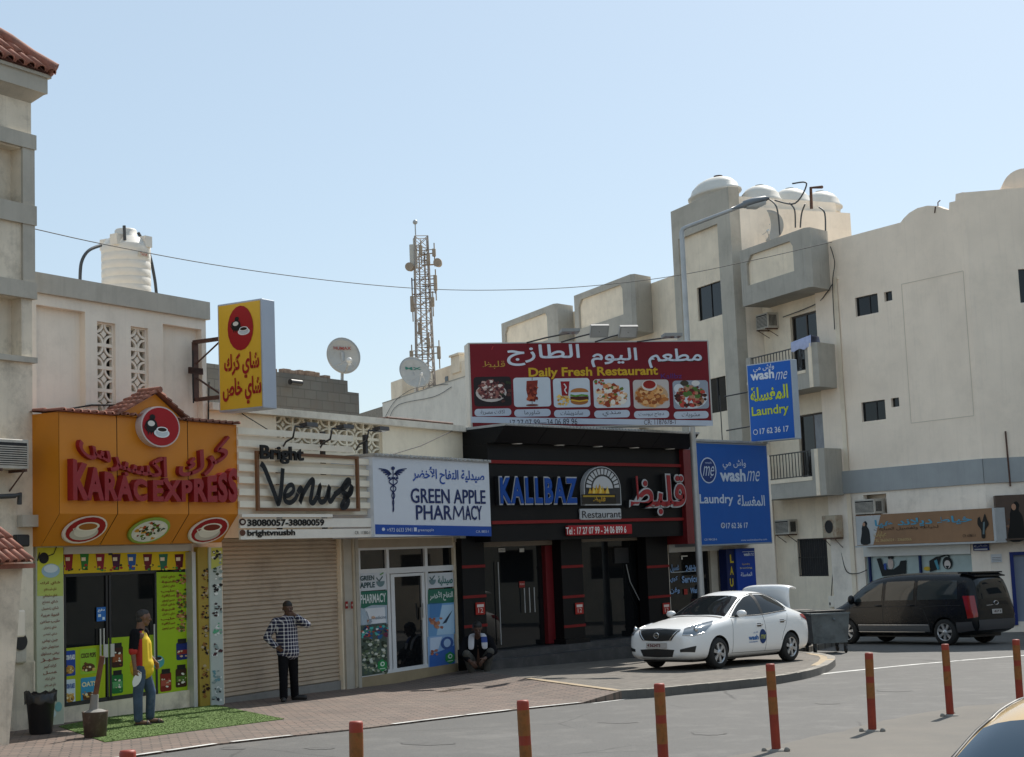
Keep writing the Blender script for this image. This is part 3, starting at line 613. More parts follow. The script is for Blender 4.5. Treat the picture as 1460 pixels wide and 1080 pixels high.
for path in ([(114, 402), (116, 375), (126, 358), (144, 350)], [(178, 343), (177.5, 333), (177, 322)], [(223, 419), (220, 395), (212, 360), (197, 332)]):
    hz = MB(); yy = yb - rt * .6; hz.tube([(A.at(x, y, -yy)[0], yy, A.at(x, y, -yy)[1]) for x, y in curve(path)], .03, 8); q = A.at(*path[0], -yy)
    solo('tank_hose', hz, M_pipe, {114: 'dark hose arching up to left side of water tank', 178: 'short dark pipe standing on top of water tank', 223: 'long dark hose leaning past right side of water tank'}[path[0][0]], 'hose', A, (q[0], yy, q[1]), 'hoses round the water tank')

# ------------------------------------------------------------------ karak shop sign box
KP = .85
def kp(px, py, off=KP): return A.at(px, py, off)
kl, kr = kp(84, 660)[0], kp(338, 660)[0]; kt_, kf, kb_ = kp(200, 596)[1], kp(200, 733)[1], kp(200, 776, KP - .38)[1]
M_or = mat('orange_panel', (.60, .205, .005), .45, var=.06, vscale=.8, dirt=((.45, .16, .01), .35, 1.0)); M_red = mat('red_letter', (.27, .010, .015), .45, var=.08)
t = T('tea_shop_sign', 'orange sign box with raised red letters over the tea shop door', 'sign', A, ((kl + kr) / 2, 0, kb_))
m = MB()
sec = [(-.02, kb_), (-KP + .38, kb_), (-KP, kf), (-KP, kt_), (-.02, kt_)]
for i in range(4):
    (ya, ha), (yb_, hb_) = sec[i], sec[i + 1]; us = [kl, kp(167, 660)[0], kp(268, 660)[0], kr]
    lo = .12
    for a, b in zip(us, us[1:]):
        g_ = .008 if i in (1, 2) else 0
        m.add([(a + g_, ya, ha), (b - g_, ya, ha), (b - g_, yb_, hb_), (a + g_, yb_, hb_)], [(0, 1, 2, 3)])
for u in (kl, kr): m.add([(u, y, h) for y, h in sec], [(0, 1, 2, 3, 4) if u == kr else (4, 3, 2, 1, 0)])
m.box(kl + .02, kr - .02, -KP + .40, -.05, kb_ + .05, kf, 1); m.box(kl + .02, kr - .02, -KP + .02, -.05, kf, kt_ - .02, 1); t.part('sign_body', m, [M_or, M_dark])
gb = MB(); ga, gc, gd = kp(166, 594), kp(221, 562), kp(263, 601)
gb.add([(ga[0], -KP, kt_), (gd[0], -KP, kt_), (gc[0], -KP, gc[1]), (ga[0], -KP + .3, kt_), (gd[0], -KP + .3, kt_), (gc[0], -KP + .3, gc[1])], [(0, 1, 2), (0, 2, 5, 3), (1, 4, 5, 2)]); t.part('gable', gb, M_or)
rt_ = MB(); n = int((kr - kl) / .16)
tiles(rt_, (kl - .05, -KP - .06, kt_ + .0), (.16, 0, 0), (0, .40, .03), n + 1, 2, .045)
for sx, e in ((-1, ga), (1, gd)):
    L = Vector((gc[0] - e[0], 0, gc[1] - kt_)); k = 5
    for j in range(k):
        o = Vector((e[0], -KP - .1, kt_ + .03)) + L * (j / k)
        if sx < 0: tiles(rt_, o + Vector((0, .44, 0)), (0, -.11, 0), L / k, 4, 1, .05)
        else: tiles(rt_, o, (0, .11, 0), L / k, 4, 1, .05)
rt_.tube([(gc[0], -KP - .12, gc[1] + .06), (gc[0], -KP + .34, gc[1] + .06)], .05, 8); t.part('tiled_roof', rt_, M_tile)
lt = MB(); fu = lambda px: kp(px, 690)[0]
hbot = kp(210, 716)[1]; tops = [(96, 654), (140, 672), (200, 685), (262, 685), (305, 677), (331, 666)]
def topf(u):
    for (x0, y0), (x1, y1) in zip(tops, tops[1:]):
        if u <= fu(x1) or x1 == 331:
            f = (u - fu(x0)) / (fu(x1) - fu(x0)); return kp(x0, y0)[1] * (1 - f) + kp(x1, y1)[1] * f
def wp(u, h, a, b): return u, hbot + (topf(u) - hbot) * b
put_text(lt, 'KARAC', fu(96), fu(202), 0, 1, -KP - .12, .12, 0, .045, warp=wp, gap=1.14); put_text(lt, 'EXPRESS', fu(210), fu(331), 0, 1, -KP - .12, .12, 0, .045, warp=wp, gap=1.14)
um, hw = (fu(110) + fu(324)) / 2, (fu(324) - fu(110)) / 2
def wa(u, h, a, b): return u, h - .42 * (1 - ((u - um) / hw) ** 2) + .0 * a
for s_, x0, x1 in (('كرك', 250, 324), ('إكسبرس', 108, 240)):
    put_text(lt, s_, fu(x0), fu(x1), kp(215, 654)[1] + .0, kp(215, 626)[1] + .14, -KP - .08, .08, 0, .022, warp=wa)
t.part('raised_lettering', lt, M_red)
def cuplogo(P, cx, cy, s, lay=2):
    """pot pouring into a white cup"""
    P.ell('1c1a1a', cx - 6 * s, cy - 2 * s, 8 * s, 10 * s, lay); P.ell('d8d4cc', cx - 7 * s, cy - 5 * s, 5 * s, 4 * s, lay + 1); P.ell('1c1a1a', cx - 5 * s, cy - 14 * s, 4 * s, 4 * s, lay)
    P.line('1c1a1a', [(cx - 13 * s, cy - 8 * s), (cx - 16 * s, cy), (cx - 12 * s, cy + 6 * s)], 2.2 * s, lay); P.line('1c1a1a', [(cx, cy), (cx + 6 * s, cy + 3 * s)], 3 * s, lay)
    for k in range(4): P.poly('1c1a1a', [(cx - 12 * s + 4 * k * s, cy + 6 * s), (cx - 9 * s + 4 * k * s, cy + 6 * s), (cx - 11 * s + 4 * k * s, cy + 12 * s)], lay)
    P.ell('e4e6e8', cx + 8 * s, cy + 9 * s, 11 * s, 6.5 * s, lay + 1); P.ell('c2cace', cx + 8 * s, cy + 8.5 * s, 8.5 * s, 5.5 * s, lay + 2); P.ell('f0f2f2', cx + 8 * s, cy + 4 * s, 8 * s, 4 * s, lay + 3); P.ell('2a1c14', cx + 8 * s, cy + 4 * s, 6.4 * s, 2.8 * s, lay + 4)
lg = MB(); lc = kp(221, 609.5); ru = kp(248.5, 609)[0] - lc[0]; rh = lc[1] - kp(221, 638.5)[1]
for f, y0, y1, mi in ((1, -KP - .12, -KP - .003, 0), (.93, -KP - .125, -KP - .12, 1)):
    lg.prism([(lc[0] + f * ru * math.cos(R_(10 * k)), lc[1] + f * rh * math.sin(R_(10 * k))) for k in range(36)], y0, y1, mi)
lo_ = t.part('round_emblem', lg, [flat('c9b9b4'), flat('a01820')]); P = Print(A, KP + .125); cuplogo(P, 222, 609, 1.0); P.done(t, 'emblem_print', lo_)
slope = .38 / (kf - kb_)
for cx, cy, rx, ry, food in ((114, 756, 29, 19, 0), (207, 757, 27, 18, 1), (292.5, 757, 25.5, 18, 0)):
    c0 = A.at(cx, cy, KP - .25); ru = A.at(cx + rx, cy, KP - .25)[0] - c0[0]; rh = c0[1] - A.at(cx, cy + ry, KP - .25)[1]
    fn = lambda u, y, h: (u, -KP - .06 + max(0, kf - h) * slope - (-.003 - KP + .25 - y if False else 0) + (y + KP - .25), h)
    mb = MB(); mb.prism([(c0[0] + ru * math.cos(R_(12 * k)), c0[1] + rh * math.sin(R_(12 * k))) for k in range(30)], -KP + .25, -KP + .29); mb.v = [fn(*v) for v in mb.v]
    o = t.part('oval_plate', mb, flat('e6dcd4' if not food else '8fa848')); P = Print(A, KP - .25, fn)
    if food:
        P.ell('d8d8d0', cx, cy + 1, rx * .9, ry * .82, 1); P.scatter(['7c2a1c', 'a8481c', '5a7a24', 'e8e4d8', 'c8902c', '2e3c18', 'dcdcd2'], cx - 20, cy - 10, cx + 20, cy + 12, 60, 1.5, 4, 2, 5, (cx, cy + 1, 19, 12))
    else:
        P.ell('9c1a20', cx, cy, rx * .92, ry * .9, 1); P.ell('c4beb4', cx, cy + 5, rx * .68, ry * .5, 2); P.ell('e2ddd2', cx, cy + 1, rx * .55, ry * .5, 3); P.ell('efeade', cx, cy - 4, rx * .56, ry * .33, 4); P.ell('a86a2c' if cx < 200 else '7a3020', cx, cy - 4, rx * .45, ry * .24, 5); P.line('e2ddd2', [(cx - 14, cy - 3), (cx - 19, cy - 1), (cx - 14, cy + 3)], 2, 3)
    P.done(t, 'plate_print', o)

# ------------------------------------------------------------------ projecting yellow sign on brackets
PJ = A.sub(A.at(268, 520, 0)[0] + .0, 0, 90)        # x runs out from the wall, y along it
x0, x1 = PJ.at(311, 515)[0], PJ.at(374.5, 500)[0]; z1 = PJ.at(343, 430)[1]; z0 = PJ.at(345, 585)[1]
M_yel = mat('yellow_vinyl', (.72, .43, .02), .4, var=.05); M_side = mat('pale_blue_grey_metal', (.42, .46, .53), .45, .2, var=.08, vscale=1)
t = T('projecting_tea_sign', 'yellow double sided box sign with red teapot disc on wall brackets', 'sign', PJ, ((x0 + x1) / 2, .17, z0))
m = MB(); m.cbox(x0, x1, 0, .34, z0, z1, .012); t.part('sign_box', m, M_side); m = MB(); m.poly([(x0 + .03, z0 + .03), (x1 - .03, z0 + .03), (x1 - .03, z1 - .03), (x0 + .03, z1 - .03)], -.004); f_ = t.part('face', m, M_yel)
P = Print(PJ, .004); P.ell('9c1a20', 343, 468, 18.5, 32, 1); cuplogo(P, 342, 466, .78); P.text('9c1a20', 'شاي كرك', 320, 503, 370, 540, 2, .035); P.text('9c1a20', 'شاي خاص', 318, 538, 373, 577, 2, .035); P.done(t, 'face_print', f_)
m = MB()
for hh, sg in ((z1 - .55, -1), (z0 + .28, 1)):
    m.box(-.0, x0, .12, .2, hh - .03, hh + .03); m.bar((0, .16, hh + sg * .4), (x0 - .05, .16, hh + sg * .02), .025, .025); m.box(0, .05, .0, .32, hh + sg * .5 - .05, hh + sg * .5 + .05); m.box(0, .04, .1, .22, min(hh, hh + sg * .5), max(hh, hh + sg * .5))
t.part('bracket', m, M_rust)

# ------------------------------------------------------------------ tea shopfront
t = T('tea_shopfront', 'glazed tea shop front covered with lime green food posters', 'shopfront', A, ((DU0 + DU1) / 2, 0, 0))
SD = -.06
def sp(px, py): return A.at(px, py, SD)
ub = lambda px: sp(px, 900)[0]
hh = lambda py: sp(190, py)[1]
hsil = A.at(91, 1008, SD)[1]
m = MB(); m.box(DU0, DU1, .0, .3, -.2, hsil - .004); t.part('sill', m, M_old)
m = MB(); m.box(DU0, DU1, .055, .075, hsil, hh(788)); t.part('glass', m, M_glass)
m = MB(); m.box(DU0, DU1, -.02, .2, hh(788), hdoor); m.box(ub(265), DU1, -.1, .06, .02, hh(790)); t.part('shutter_housing', m, M_alu)
m = MB()
for x in (91, 151, 155.5, 221): m.box(ub(x) - .02, ub(x) + .02, .03, .055, hsil, hh(816))
m.box(ub(91), ub(222), .03, .054, hsil, hsil + .06); m.box(ub(91), ub(222), .03, .054, hh(819), hh(815))
t.part('door_frame', m, M_black); m = MB()
for x in (139, 144, 216): m.tube([(ub(x), .0, 1.0), (ub(x), .0, 1.55)], .014, 8)
for x in (148, 157): m.box(ub(x) - .04, ub(x) + .04, .01, .03, 1.1, 1.3)
t.part('handle', m, M_alu)
P = Print(A, SD + .015)
yb0, yb1 = 787, 815
P.rect('d8b81c', 91, yb0, 272, yb1, 0)
for k, c in enumerate(['8c1c24', '2f7a34', '8c2030', '4a1c3c', '2858a0', '6c2028', '2f6e54', '5c1826']):
    x = 97 + k * 22.5; P.poly(c, [(x - 6, 790 + .1 * k), (x + 7, 790), (x + 5, 813), (x - 3, 813)], 1); P.rect('e8d8c0', x - 4, 795, x + 2, 800, 2); P.scatter(['a83030', '3c8c3c', 'e0c040', '283018'], x - 8, 806, x + 8, 814, 6, 1.2, 2.6, 2, k)
P.poly('9ab81e', [(222, 816), (272, 816), (272, 984), (222, 990), (222, 905)], 0); P.poly('9ab81e', [(154, 910), (222, 905), (222, 990), (154, 1000)], 0); P.poly('a8b81c', [(91, 925), (150, 919), (150, 1001), (91, 1011)], 0)
for k in range(12):
    P.text('7c2418', ['شاي كرك', 'قهوة', 'شاي زعفران', 'حليب', 'نسكافيه', 'عصير ليمون'][k % 6], 229 + (k % 3), 821 + k * 6.6, 249, 825.5 + k * 6.6, 2, .02)
for k, cy in enumerate((826, 846, 861, 878, 894)): P.scatter(['8c5a34', 'b07848', '5c3420', 'c8a070', '4c6c28'], 252, cy - 7, 266, cy + 7, 22, 1.3, 3, 2, 20 + k, (259, cy, 8, 7))
for x, y0, y1, c, c2 in ((167, 917, 952, '3c2016', '8c4a28'), (167, 956, 989, '1e6c34', '5c9c64'), (259, 911, 941, '1c2c70', '8c3028'), (236, 954, 986, '7c2418', 'a85040'), (258, 948, 980, '3c2416', '507028')):
    P.rrect(c, x - 8, y0 + 5, x + 8, y1, 2.5, 1); P.rect('20201e', x - 6, y0, x + 6, y0 + 7, 2); P.rect(c2, x - 7, y0 + 16, x + 7, y1 - 8, 2); P.scatter(['c8b090', c2, 'e0dcd0'], x - 6, y0 + 12, x + 6, y1 - 4, 8, 1, 2.4, 3, int(x))
P.ell('4c9ca0', 225, 944, 9, 9, 1); P.ell('e0e4e0', 225, 940, 6, 3, 2); P.ell('2c1c14', 225, 939, 5, 2.2, 3)
for x0_, y0_, c, tx, tc_ in ((92, 928, '2848a0', 'CORN FLAKES', 'f0f0ec'), (114, 925, '9ac43c', 'COCO POPS', '4c2c1c'), (92, 969, 'd0dce4', 'CORN FLAKES', '2c58a4'), (115, 966, '3c94bc', 'OATS', 'e8dcb0')):
    w_ = 15 if x0_ == 92 else 23; P.rrect(c, x0_, y0_, x0_ + w_, y0_ + 36, 1.5, 1); P.text(tc_, tx, x0_ + 1, y0_ + 6, x0_ + w_ - 1, y0_ + 13, 2, .04); P.ell('c09040' if x0_ == 92 else '5c3c24', x0_ + w_ / 2, y0_ + 27, w_ * .4, 6, 2); P.scatter(['d8b060', 'b07830', 'e8d8b0', '6c4424'], x0_ + 2, y0_ + 20, x0_ + w_ - 2, y0_ + 32, 14, 1, 2.6, 3, int(x0_ + y0_))
P.rect('2c6cb8', 137, 866, 150, 886, 3); P.text('e8f0f4', 'دفع', 138.5, 868, 148.5, 873, 4, .03); P.rect('d0e0ec', 139, 876, 143, 880, 4); P.rect('d0e0ec', 145, 880, 148.5, 884, 4)
P.rect('2c2620', 154, 788, 160, 792, 2)
P.done(t, 'poster')
# menu pillars
def pillar(name, lab, xl, xr, yt, ybm, off, col, draw, side=None):
    p0, p1 = A.at(xl, 900, off)[0], A.at(xr, 900, off)[0]; tt = T(name, lab, 'menu pillar', A, ((p0 + p1) / 2, 0, 0), 'menu pillars of the tea shop'); mm = MB(); mm.cbox(p0, p1, -off, -.003, -.1, A.at((xl + xr) / 2, yt, off)[1], .01); tt.part('panel', mm, col); PP = Print(A, off); draw(PP); PP.done(tt, 'menu_print'); return tt
def d1(P):
    P.poly('c8c83c', [(53, 781), (90, 781), (90, 800), (53, 830)], 0); P.poly('b8c468', [(53, 830), (90, 800), (90, 850), (53, 850)], 0); P.ell('9cb8c8', 72, 814, 13, 10, 1); P.ell('d0dce0', 72, 811, 10, 6, 2); P.ell('1c1a1a', 62, 796, 7, 8, 2); P.line('1c1a1a', [(66, 794), (76, 790), (80, 780)], 1.6, 2); P.line('1c1a1a', [(56, 788), (53, 800)], 2, 2)
    W_ = ['شاي كرك', 'شاي حليب عادي', 'شاي سليماني', 'شاي نعناع', 'شاي زنجبيل', 'قهوة عربية', 'حليب ساخن', 'شاي زعفران', 'شاي أخضر', 'جبن بيض', 'سندويش جبن', 'بيض مسلوق', 'خبز', 'كرك كبير', 'عسل']
    for k in range(18): w_ = 14 - (k * 5 % 6) - (4 if k > 14 else 0); P.text('7c3028', W_[k % 15], 71 - w_, 829 + k * 9.1, 71 + w_, 834.5 + k * 9.1, 2, .012)
    P.ell('7cb0b0', 83, 1008, 5, 7, 1); P.ell('c8d8d4', 76, 1018, 4, 5, 1)
pillar('menu_pillar', 'pale pillar board printed with red lines of menu text', 52, 91, 778, 1030, .14, mat('menu_pale', (.50, .53, .42), .5, var=.12, vscale=1.2), d1)
def d2(P):
    for k, cy in enumerate((820, 846, 873, 900, 925, 958, 985)): P.scatter(['3c2416', '5c3820', '201812', '8c6030', 'b0a080'], 288, cy - 9, 297, cy + 9, 16, 1.2, 3, 1, 40 + k)
pillar('menu_pillar', 'narrow mustard pillar board with dark drink pictures', 284, 299, 780, 1008, .10, mat('menu_mustard', (.36, .25, .03), .5, var=.1), d2)
def d3(P):
    for k, (cy, c) in enumerate(((794, '2c2c2c'), (818, '3c4838'), (840, '202020'), (869, '3c2c2c'), (898, '5ca880'), (927, '4c2c30'), (965, '6c98a0'), (990, '303438'))):
        P.scatter([c, 'e0e4e0', c, '8c9c98'], 304, cy - 9, 315, cy + 9, 16, 1.4, 3.4, 1, 60 + k)
    P.poly('b8c060', [(301, 781), (317, 781), (317, 805), (301, 812)], 0)
pillar('menu_pillar', 'narrow pale pillar board with small product pictures beside shutter', 300, 318, 780, 1008, .13, mat('menu_light', (.46, .52, .48), .5, var=.1), d3)

# ================================================================== SINGLE-STOREY SHOP ROW
rT = [(300, 592), (478, 590), (657, 606)]; hRow = A.at(478, 590, .12)[1] - .13
u1 = 4.0; sh0, sh1 = A.at(318, 870, 0)[0], A.at(487, 870, 0)[0]
ph0, ph1 = A.at(513, 870)[0], A.at(650, 870)[0]
sH = A.at(400, 766)[1]; pH = A.at(580, 768)[1]
bzu0, bzu1 = A.at(394, 610)[0], A.at(545, 620)[0]; bzh1, bzh0 = A.at(470, 598)[1], A.at(470, 646)[1]
t = T('shop_row_building', 'single storey cream shop row with pierced blocks under the parapet', 'building', A, (0, 0, 0))
wl = MB(); wl.wall(uR + .002, u1, -.5, hRow, [(sh0, sh1, -.5, sH), (ph0, ph1, -.5, pH), (bzu0, bzu1, bzh0, bzh1)], .0, .3)
wl.box(uR + .002, u1, 5.5, 5.6, 0, hRow); wl.box(uR + .01, 12, .4, 12, hRow - .55, hRow - .45); wl.box(uR + .002, u1, .302, .4, hRow - .44, hRow - .002); t.part('wall', wl, mat('row_plaster', (.83, .73, .56), .9, var=.1, vscale=.9, streak=.2, dirt=((.4, .33, .25), .3, 1.4), bump=.3))
pr = MB(); pr.box(uR + .002, u1, -.12, .26, hRow + .002, hRow + .13); t.part('parapet_cap', pr, mat('cap_plaster', (.74, .68, .57), .9, var=.15, vscale=1.5, dirt=((.33, .28, .22), .5, 2), bump=.3))
bz = MB(); breeze(bz, bzu0, bzu1, bzh0, bzh1, .06, .14, 6, 2); bz.box(bzu0, bzu1, .28, .3, bzh0, bzh1, 1); t.part('pierced_blocks', bz, [mat('row_block', (.75, .67, .52), .9, var=.15), M_old])
st = MB(); n = 36; h0s = A.at(400, 984)[1]
for k in range(n):
    a = h0s + (sH - h0s) * k / n; b = h0s + (sH - h0s) * (k + 1) / n
    st.add([(sh0, .10, a), (sh1, .10, a), (sh1, .075, a + .25 * (b - a)), (sh0, .075, a + .25 * (b - a)), (sh0, .08, b - .2 * (b - a)), (sh1, .08, b - .2 * (b - a)), (sh0, .10, b), (sh1, .10, b)], [(0, 1, 2, 3), (3, 2, 5, 4), (4, 5, 7, 6)])
t.part('roller_shutter', st, mat('shutter_beige', (.45, .36, .265), .55, var=.1, vscale=1, dirt=((.17, .12, .085), .45, 1.3)))
m = MB(); m.box(sh0, sh1, .06, .3, -.5, h0s - .003); t.part('shutter_sill', m, M_concrete)
m = MB()
for x in (489, 506): u = A.at(x, 870)[0]; m.box(u, u + (.26 if x == 489 else .1), -.05, -.003, -.4, sH)
t.part('shutter_post', m, mat('post_cream', (.42, .385, .32), .7, var=.15, streak=.4))
u = A.at(502, 870)[0]; m = MB(); m.tube([(u, -.06, .05), (u, -.06, sH)], .035, 8); solo('downpipe', m, mat('pipe_cream', (.45, .4, .3), .6, var=.15), 'thin cream downpipe between the shutter and pharmacy', 'pipe', A, (u, 0, 0))
for x in (494, 502):
    q0, q1 = A.at(x - 2, 858, .1), A.at(x + 2 - (x > 500), 868, .1); m = MB(); m.cbox(q0[0], q1[0], -.108, -.1, q1[1], q0[1], .003); m.box(q0[0] + .02, q1[0] - .02, -.112, -.108, (q0[1] + q1[1]) / 2 - .02, (q0[1] + q1[1]) / 2 + .02, 1)
    solo('number_plate', m, [flat('8c1c1c'), flat('c8bcb0')], 'larger red number plate on post beside shutter' if x == 494 else 'narrow red number plate beside the downpipe', 'number plate', A, (q0[0], -.1, q1[1]))
# pharmacy shopfront
t = T('pharmacy_shopfront', 'white framed pharmacy front with green and blue posters', 'shopfront', A, ((ph0 + ph1) / 2, .1, 0)); PO = -.04
pu = lambda x: A.at(x, 870, PO)[0]
php = lambda y: A.at(580, y, PO)[1]
hb0 = A.at(515, 966, PO)[1]
m = MB(); m.box(ph0, ph1, .0, .3, -.5, hb0); t.part('sill', m, mat('sill_tan', (.32, .25, .15), .8, var=.15))
m = MB(); m.box(ph0, ph1, .03, .2, php(780), pH); m.box(ph1 - .0, ph1 + .22, -.03, -.003, pH - .1, pH + .02); t.part('shutter_housing', m, mat('housing_tan', (.40, .33, .24), .6, var=.1))
m = MB(); m.box(ph0, ph1, .065, .08, hb0, php(780)); t.part('glass', m, M_glass)
fm = MB()
for x, w_ in ((510.5, .09), (552, .09), (607, .1), (648, .13)): fm.box(pu(x), pu(x) + w_, .02, .065, hb0, php(780))
for a, b in ((514, 552), (556, 607), (611, 648)):
    fm.box(pu(a), pu(b), .022, .064, php(817), php(809)); fm.box(pu(a), pu(b), .022, .064, php(783), php(780)); fm.box(pu(a), pu(b), .022, .064, hb0, hb0 + .07)
t.part('frame', fm, mat('white_aluminium', (.66, .67, .67), .4, var=.05)); m = MB()
m.box(pu(558), pu(563), .03, .062, hb0 + .07, php(818)); m.box(pu(602), pu(606), .03, .062, hb0 + .07, php(818)); m.box(pu(563), pu(602), .03, .061, php(822), php(818)); d_o = t.part('door_frame', m, MATS['white_aluminium'])
m = MB(); m.box(pu(599), pu(601), -.0, .03, php(886), php(868)); m.tube([(pu(600), -.02, php(883)), (pu(600), -.02, php(862))], .015, 8); t.part('handle', m, M_alu, d_o)
P = Print(A, PO + .025)
P.rect('c8ccd0', 514.5, 817, 551, 842, 0); P.text('2c4c50', 'GREEN', 513.5, 821, 533, 828, 2, .03); P.text('2c4c50', 'APPLE', 513, 830.5, 534, 838.5, 2, .03); P.ell('6c8488', 542, 829, 6, 8, 2, 16, 180, 360); P.line('3c5c60', [(536, 824), (540, 829), (545, 822)], 2, 3); P.line('6c9c60', [(541, 820), (546, 817)], 2, 3)
P.poly('2c6c58', [(514.5, 844), (552, 842), (552, 863), (530, 863), (518, 868), (514.5, 867)], 1); P.text('d8e0dc', 'PHARMACY', 513, 847, 549.5, 860, 3, .02)
P.rect('a4b4c0', 514.5, 863, 552, 892, 0); P.poly('d8dce0', [(520, 868), (548, 866), (550, 888), (526, 890)], 1); P.line('8c9ca8', [(522, 872), (526, 884), (530, 887)], 2.2, 2); P.text('6c8090', 'medicine', 531, 878, 550, 883, 3); P.scatter(['b07050', '8c98a4', 'c8a890'], 522, 880, 532, 890, 7, 1.5, 3, 3, 3)
P.scatter(['285c8c', '4cb0a8', 'b04838', 'e0e0e0', '203858', '6c3048', '2c8c7c', '404858'], 516, 893, 551, 910, 60, 1.8, 4, 1, 9); P.rect('4c5a50', 514.5, 890, 552, 962, 0)
P.scatter(['6c7c60', '8c9480', '3c4838', 'c8ccc0', '58684c', '2c3428', 'a8a890'], 516, 912, 551, 960, 130, 1.6, 3.6, 1, 10)
for cx, cy in ((544.5, 949), (641, 938)):
    P.poly('2c8c4c', [(cx + 7.5 * math.cos(R_(60 * k + 30)), cy + 9 * math.sin(R_(60 * k + 30))) for k in range(6)], 3); P.ell('d4e8d8', cx, cy - 2, 3.2, 3.4, 4); P.ell('2c8c4c', cx, cy - 2, 1.6, 1.8, 5); P.rect('d4e8d8', cx - 4, cy + 4, cx + 4, cy + 5, 4)
P.rect('c8ccd0', 610, 817, 646.5, 838, 0); P.text('2c6c64', 'صيدلية', 624, 821, 645, 835, 2, .03); P.ell('6c8488', 616, 827, 5, 7, 2, 16, 180, 360); P.line('3c5c60', [(612, 823), (615, 827), (619, 821)], 2, 3)
P.poly('2c6c58', [(610, 841), (647, 839), (647, 859), (610, 862)], 1); P.text('dce4e0', 'التفاح الأخضر', 612, 843, 645, 857, 3, .02)
P.rect('6c9cc8', 610, 860, 648, 906, 0); P.poly('4c80b4', [(612, 860), (630, 860), (626, 880), (612, 882)], 1); P.poly('a8c8e0', [(630, 863), (647, 862), (647, 904), (622, 906)], 1); P.poly('24344c', [(640, 876), (645, 870), (636, 888), (630, 890)], 2); P.scatter(['b0785c', '98604c', 'c89078'], 612, 882, 630, 896, 14, 2, 4, 2, 12)
P.rect('8cb0d8', 610, 906, 648, 957, 0); P.poly('3c68b0', [(612, 935), (648, 920), (648, 957), (612, 957)], 1); P.ell('3c5c98', 637, 917, 9, 9, 2); P.ell('a8c4e4', 637, 917, 5, 6, 3); P.scatter(['b87860', '905040'], 614, 927, 628, 934, 7, 1.5, 3, 3, 14); P.poly('c8d8ec', [(613, 910), (630, 908), (625, 925), (613, 930)], 1)
P.done(t, 'poster')

# ------------------------------------------------------------------ pharmacy fascia sign
G = .98
gu = lambda x: A.at(x, 710, G)[0]
gl, gr_ = gu(532.5), gu(698.5); gt, gbm = A.at(613, 655.5, G)[1], A.at(613, 764.5, G)[1]
t = T('pharmacy_sign', 'pale blue white pharmacy fascia sign with navy snake staff', 'sign', A, ((gl + gr_) / 2, 0, gbm)); m = MB(); m.box(gl, gr_, -G, -.004, gbm, gt); t.part('sign_box', m, mat('sign_white', (.60, .64, .70), .4, var=.03))
m = MB()
for k in range(26): u = gl - .02 + (gr_ - gl + .04) * k / 26; m.box(u, u + .11, -G - .08, -.1, gt + .025, gt + .055)
m.box(gl - .02, gr_ + .02, -G - .05, -.1, gt + .003, gt + .025); t.part('corrugated_cover', m, M_galv)
P = Print(A, G); P.poly('1f4a9c', [(534.5, 748), (700, 751), (700.5, 765), (535, 762)], 1)
N_ = '1c2c5c'
P.line(N_, [(560, 668), (560.4, 700), (561, 728)], 2.0, 2); P.ell(N_, 559.8, 668, 2.6, 2.6, 3)
for sg in (-1, 1):
    for k in range(5): P.line(N_, curve([(559.5 + sg * 2, 677 - k * .4), (559.5 + sg * (8 - k * .6), 671 + k * 1.7), (559.5 + sg * (20 - 3.1 * k), 668.5 + k * 2.9)], 4), 2.3, 2, True)
    P.line(N_, [(560.3 + sg * (7.5 - .9 * (y - 681) / 8) * math.sin((y - 683) * .31 + .25) * max(.18, (1 - (y - 681) / 50)), y) for y in range(681, 731, 1)], 2.0, 2); P.ell(N_, 560 + sg * 5.5, 682, 2.0, 1.6, 3)
P.text('1f4a9c', 'صيدلية التفاح الأخضر', 588, 667, 690, 691, 2, .02)
P.text(N_, 'GREEN APPLE', 585.5, 698, 691.5, 718, 2, 0, fat=.35); P.text(N_, 'PHAR', 593, 721, 643.5, 741, 2, 0, fat=.35); P.line(N_, [(646.2, 741.2), (647.6, 721.4)], 3.2, 2); P.line(N_, [(647.8, 722), (653.6, 736.5)], 3.2, 2.2); P.line(N_, [(653.4, 736.5), (659.4, 722.3)], 3.2, 2.4); P.line(N_, [(659.6, 721.8), (661.2, 741.5)], 3.2, 2.6); P.text(N_, 'ACY', 663, 721.5, 686.5, 741.5, 2, 0, fat=.35)
P.text('c8d0dc', '+973 6633 5941', 551, 753, 587, 758.5, 3); P.text('c8d0dc', 'greenapple', 595, 754, 618, 759, 3); P.ell('c8d0dc', 546, 755, 2.2, 2.4, 3); P.rect('c8d0dc', 589.5, 752.5, 593.5, 758, 3); P.text('c8d0dc', 'C.R. 8855-1', 678, 756.5, 696, 760, 3); P.done(t, 'sign_print')

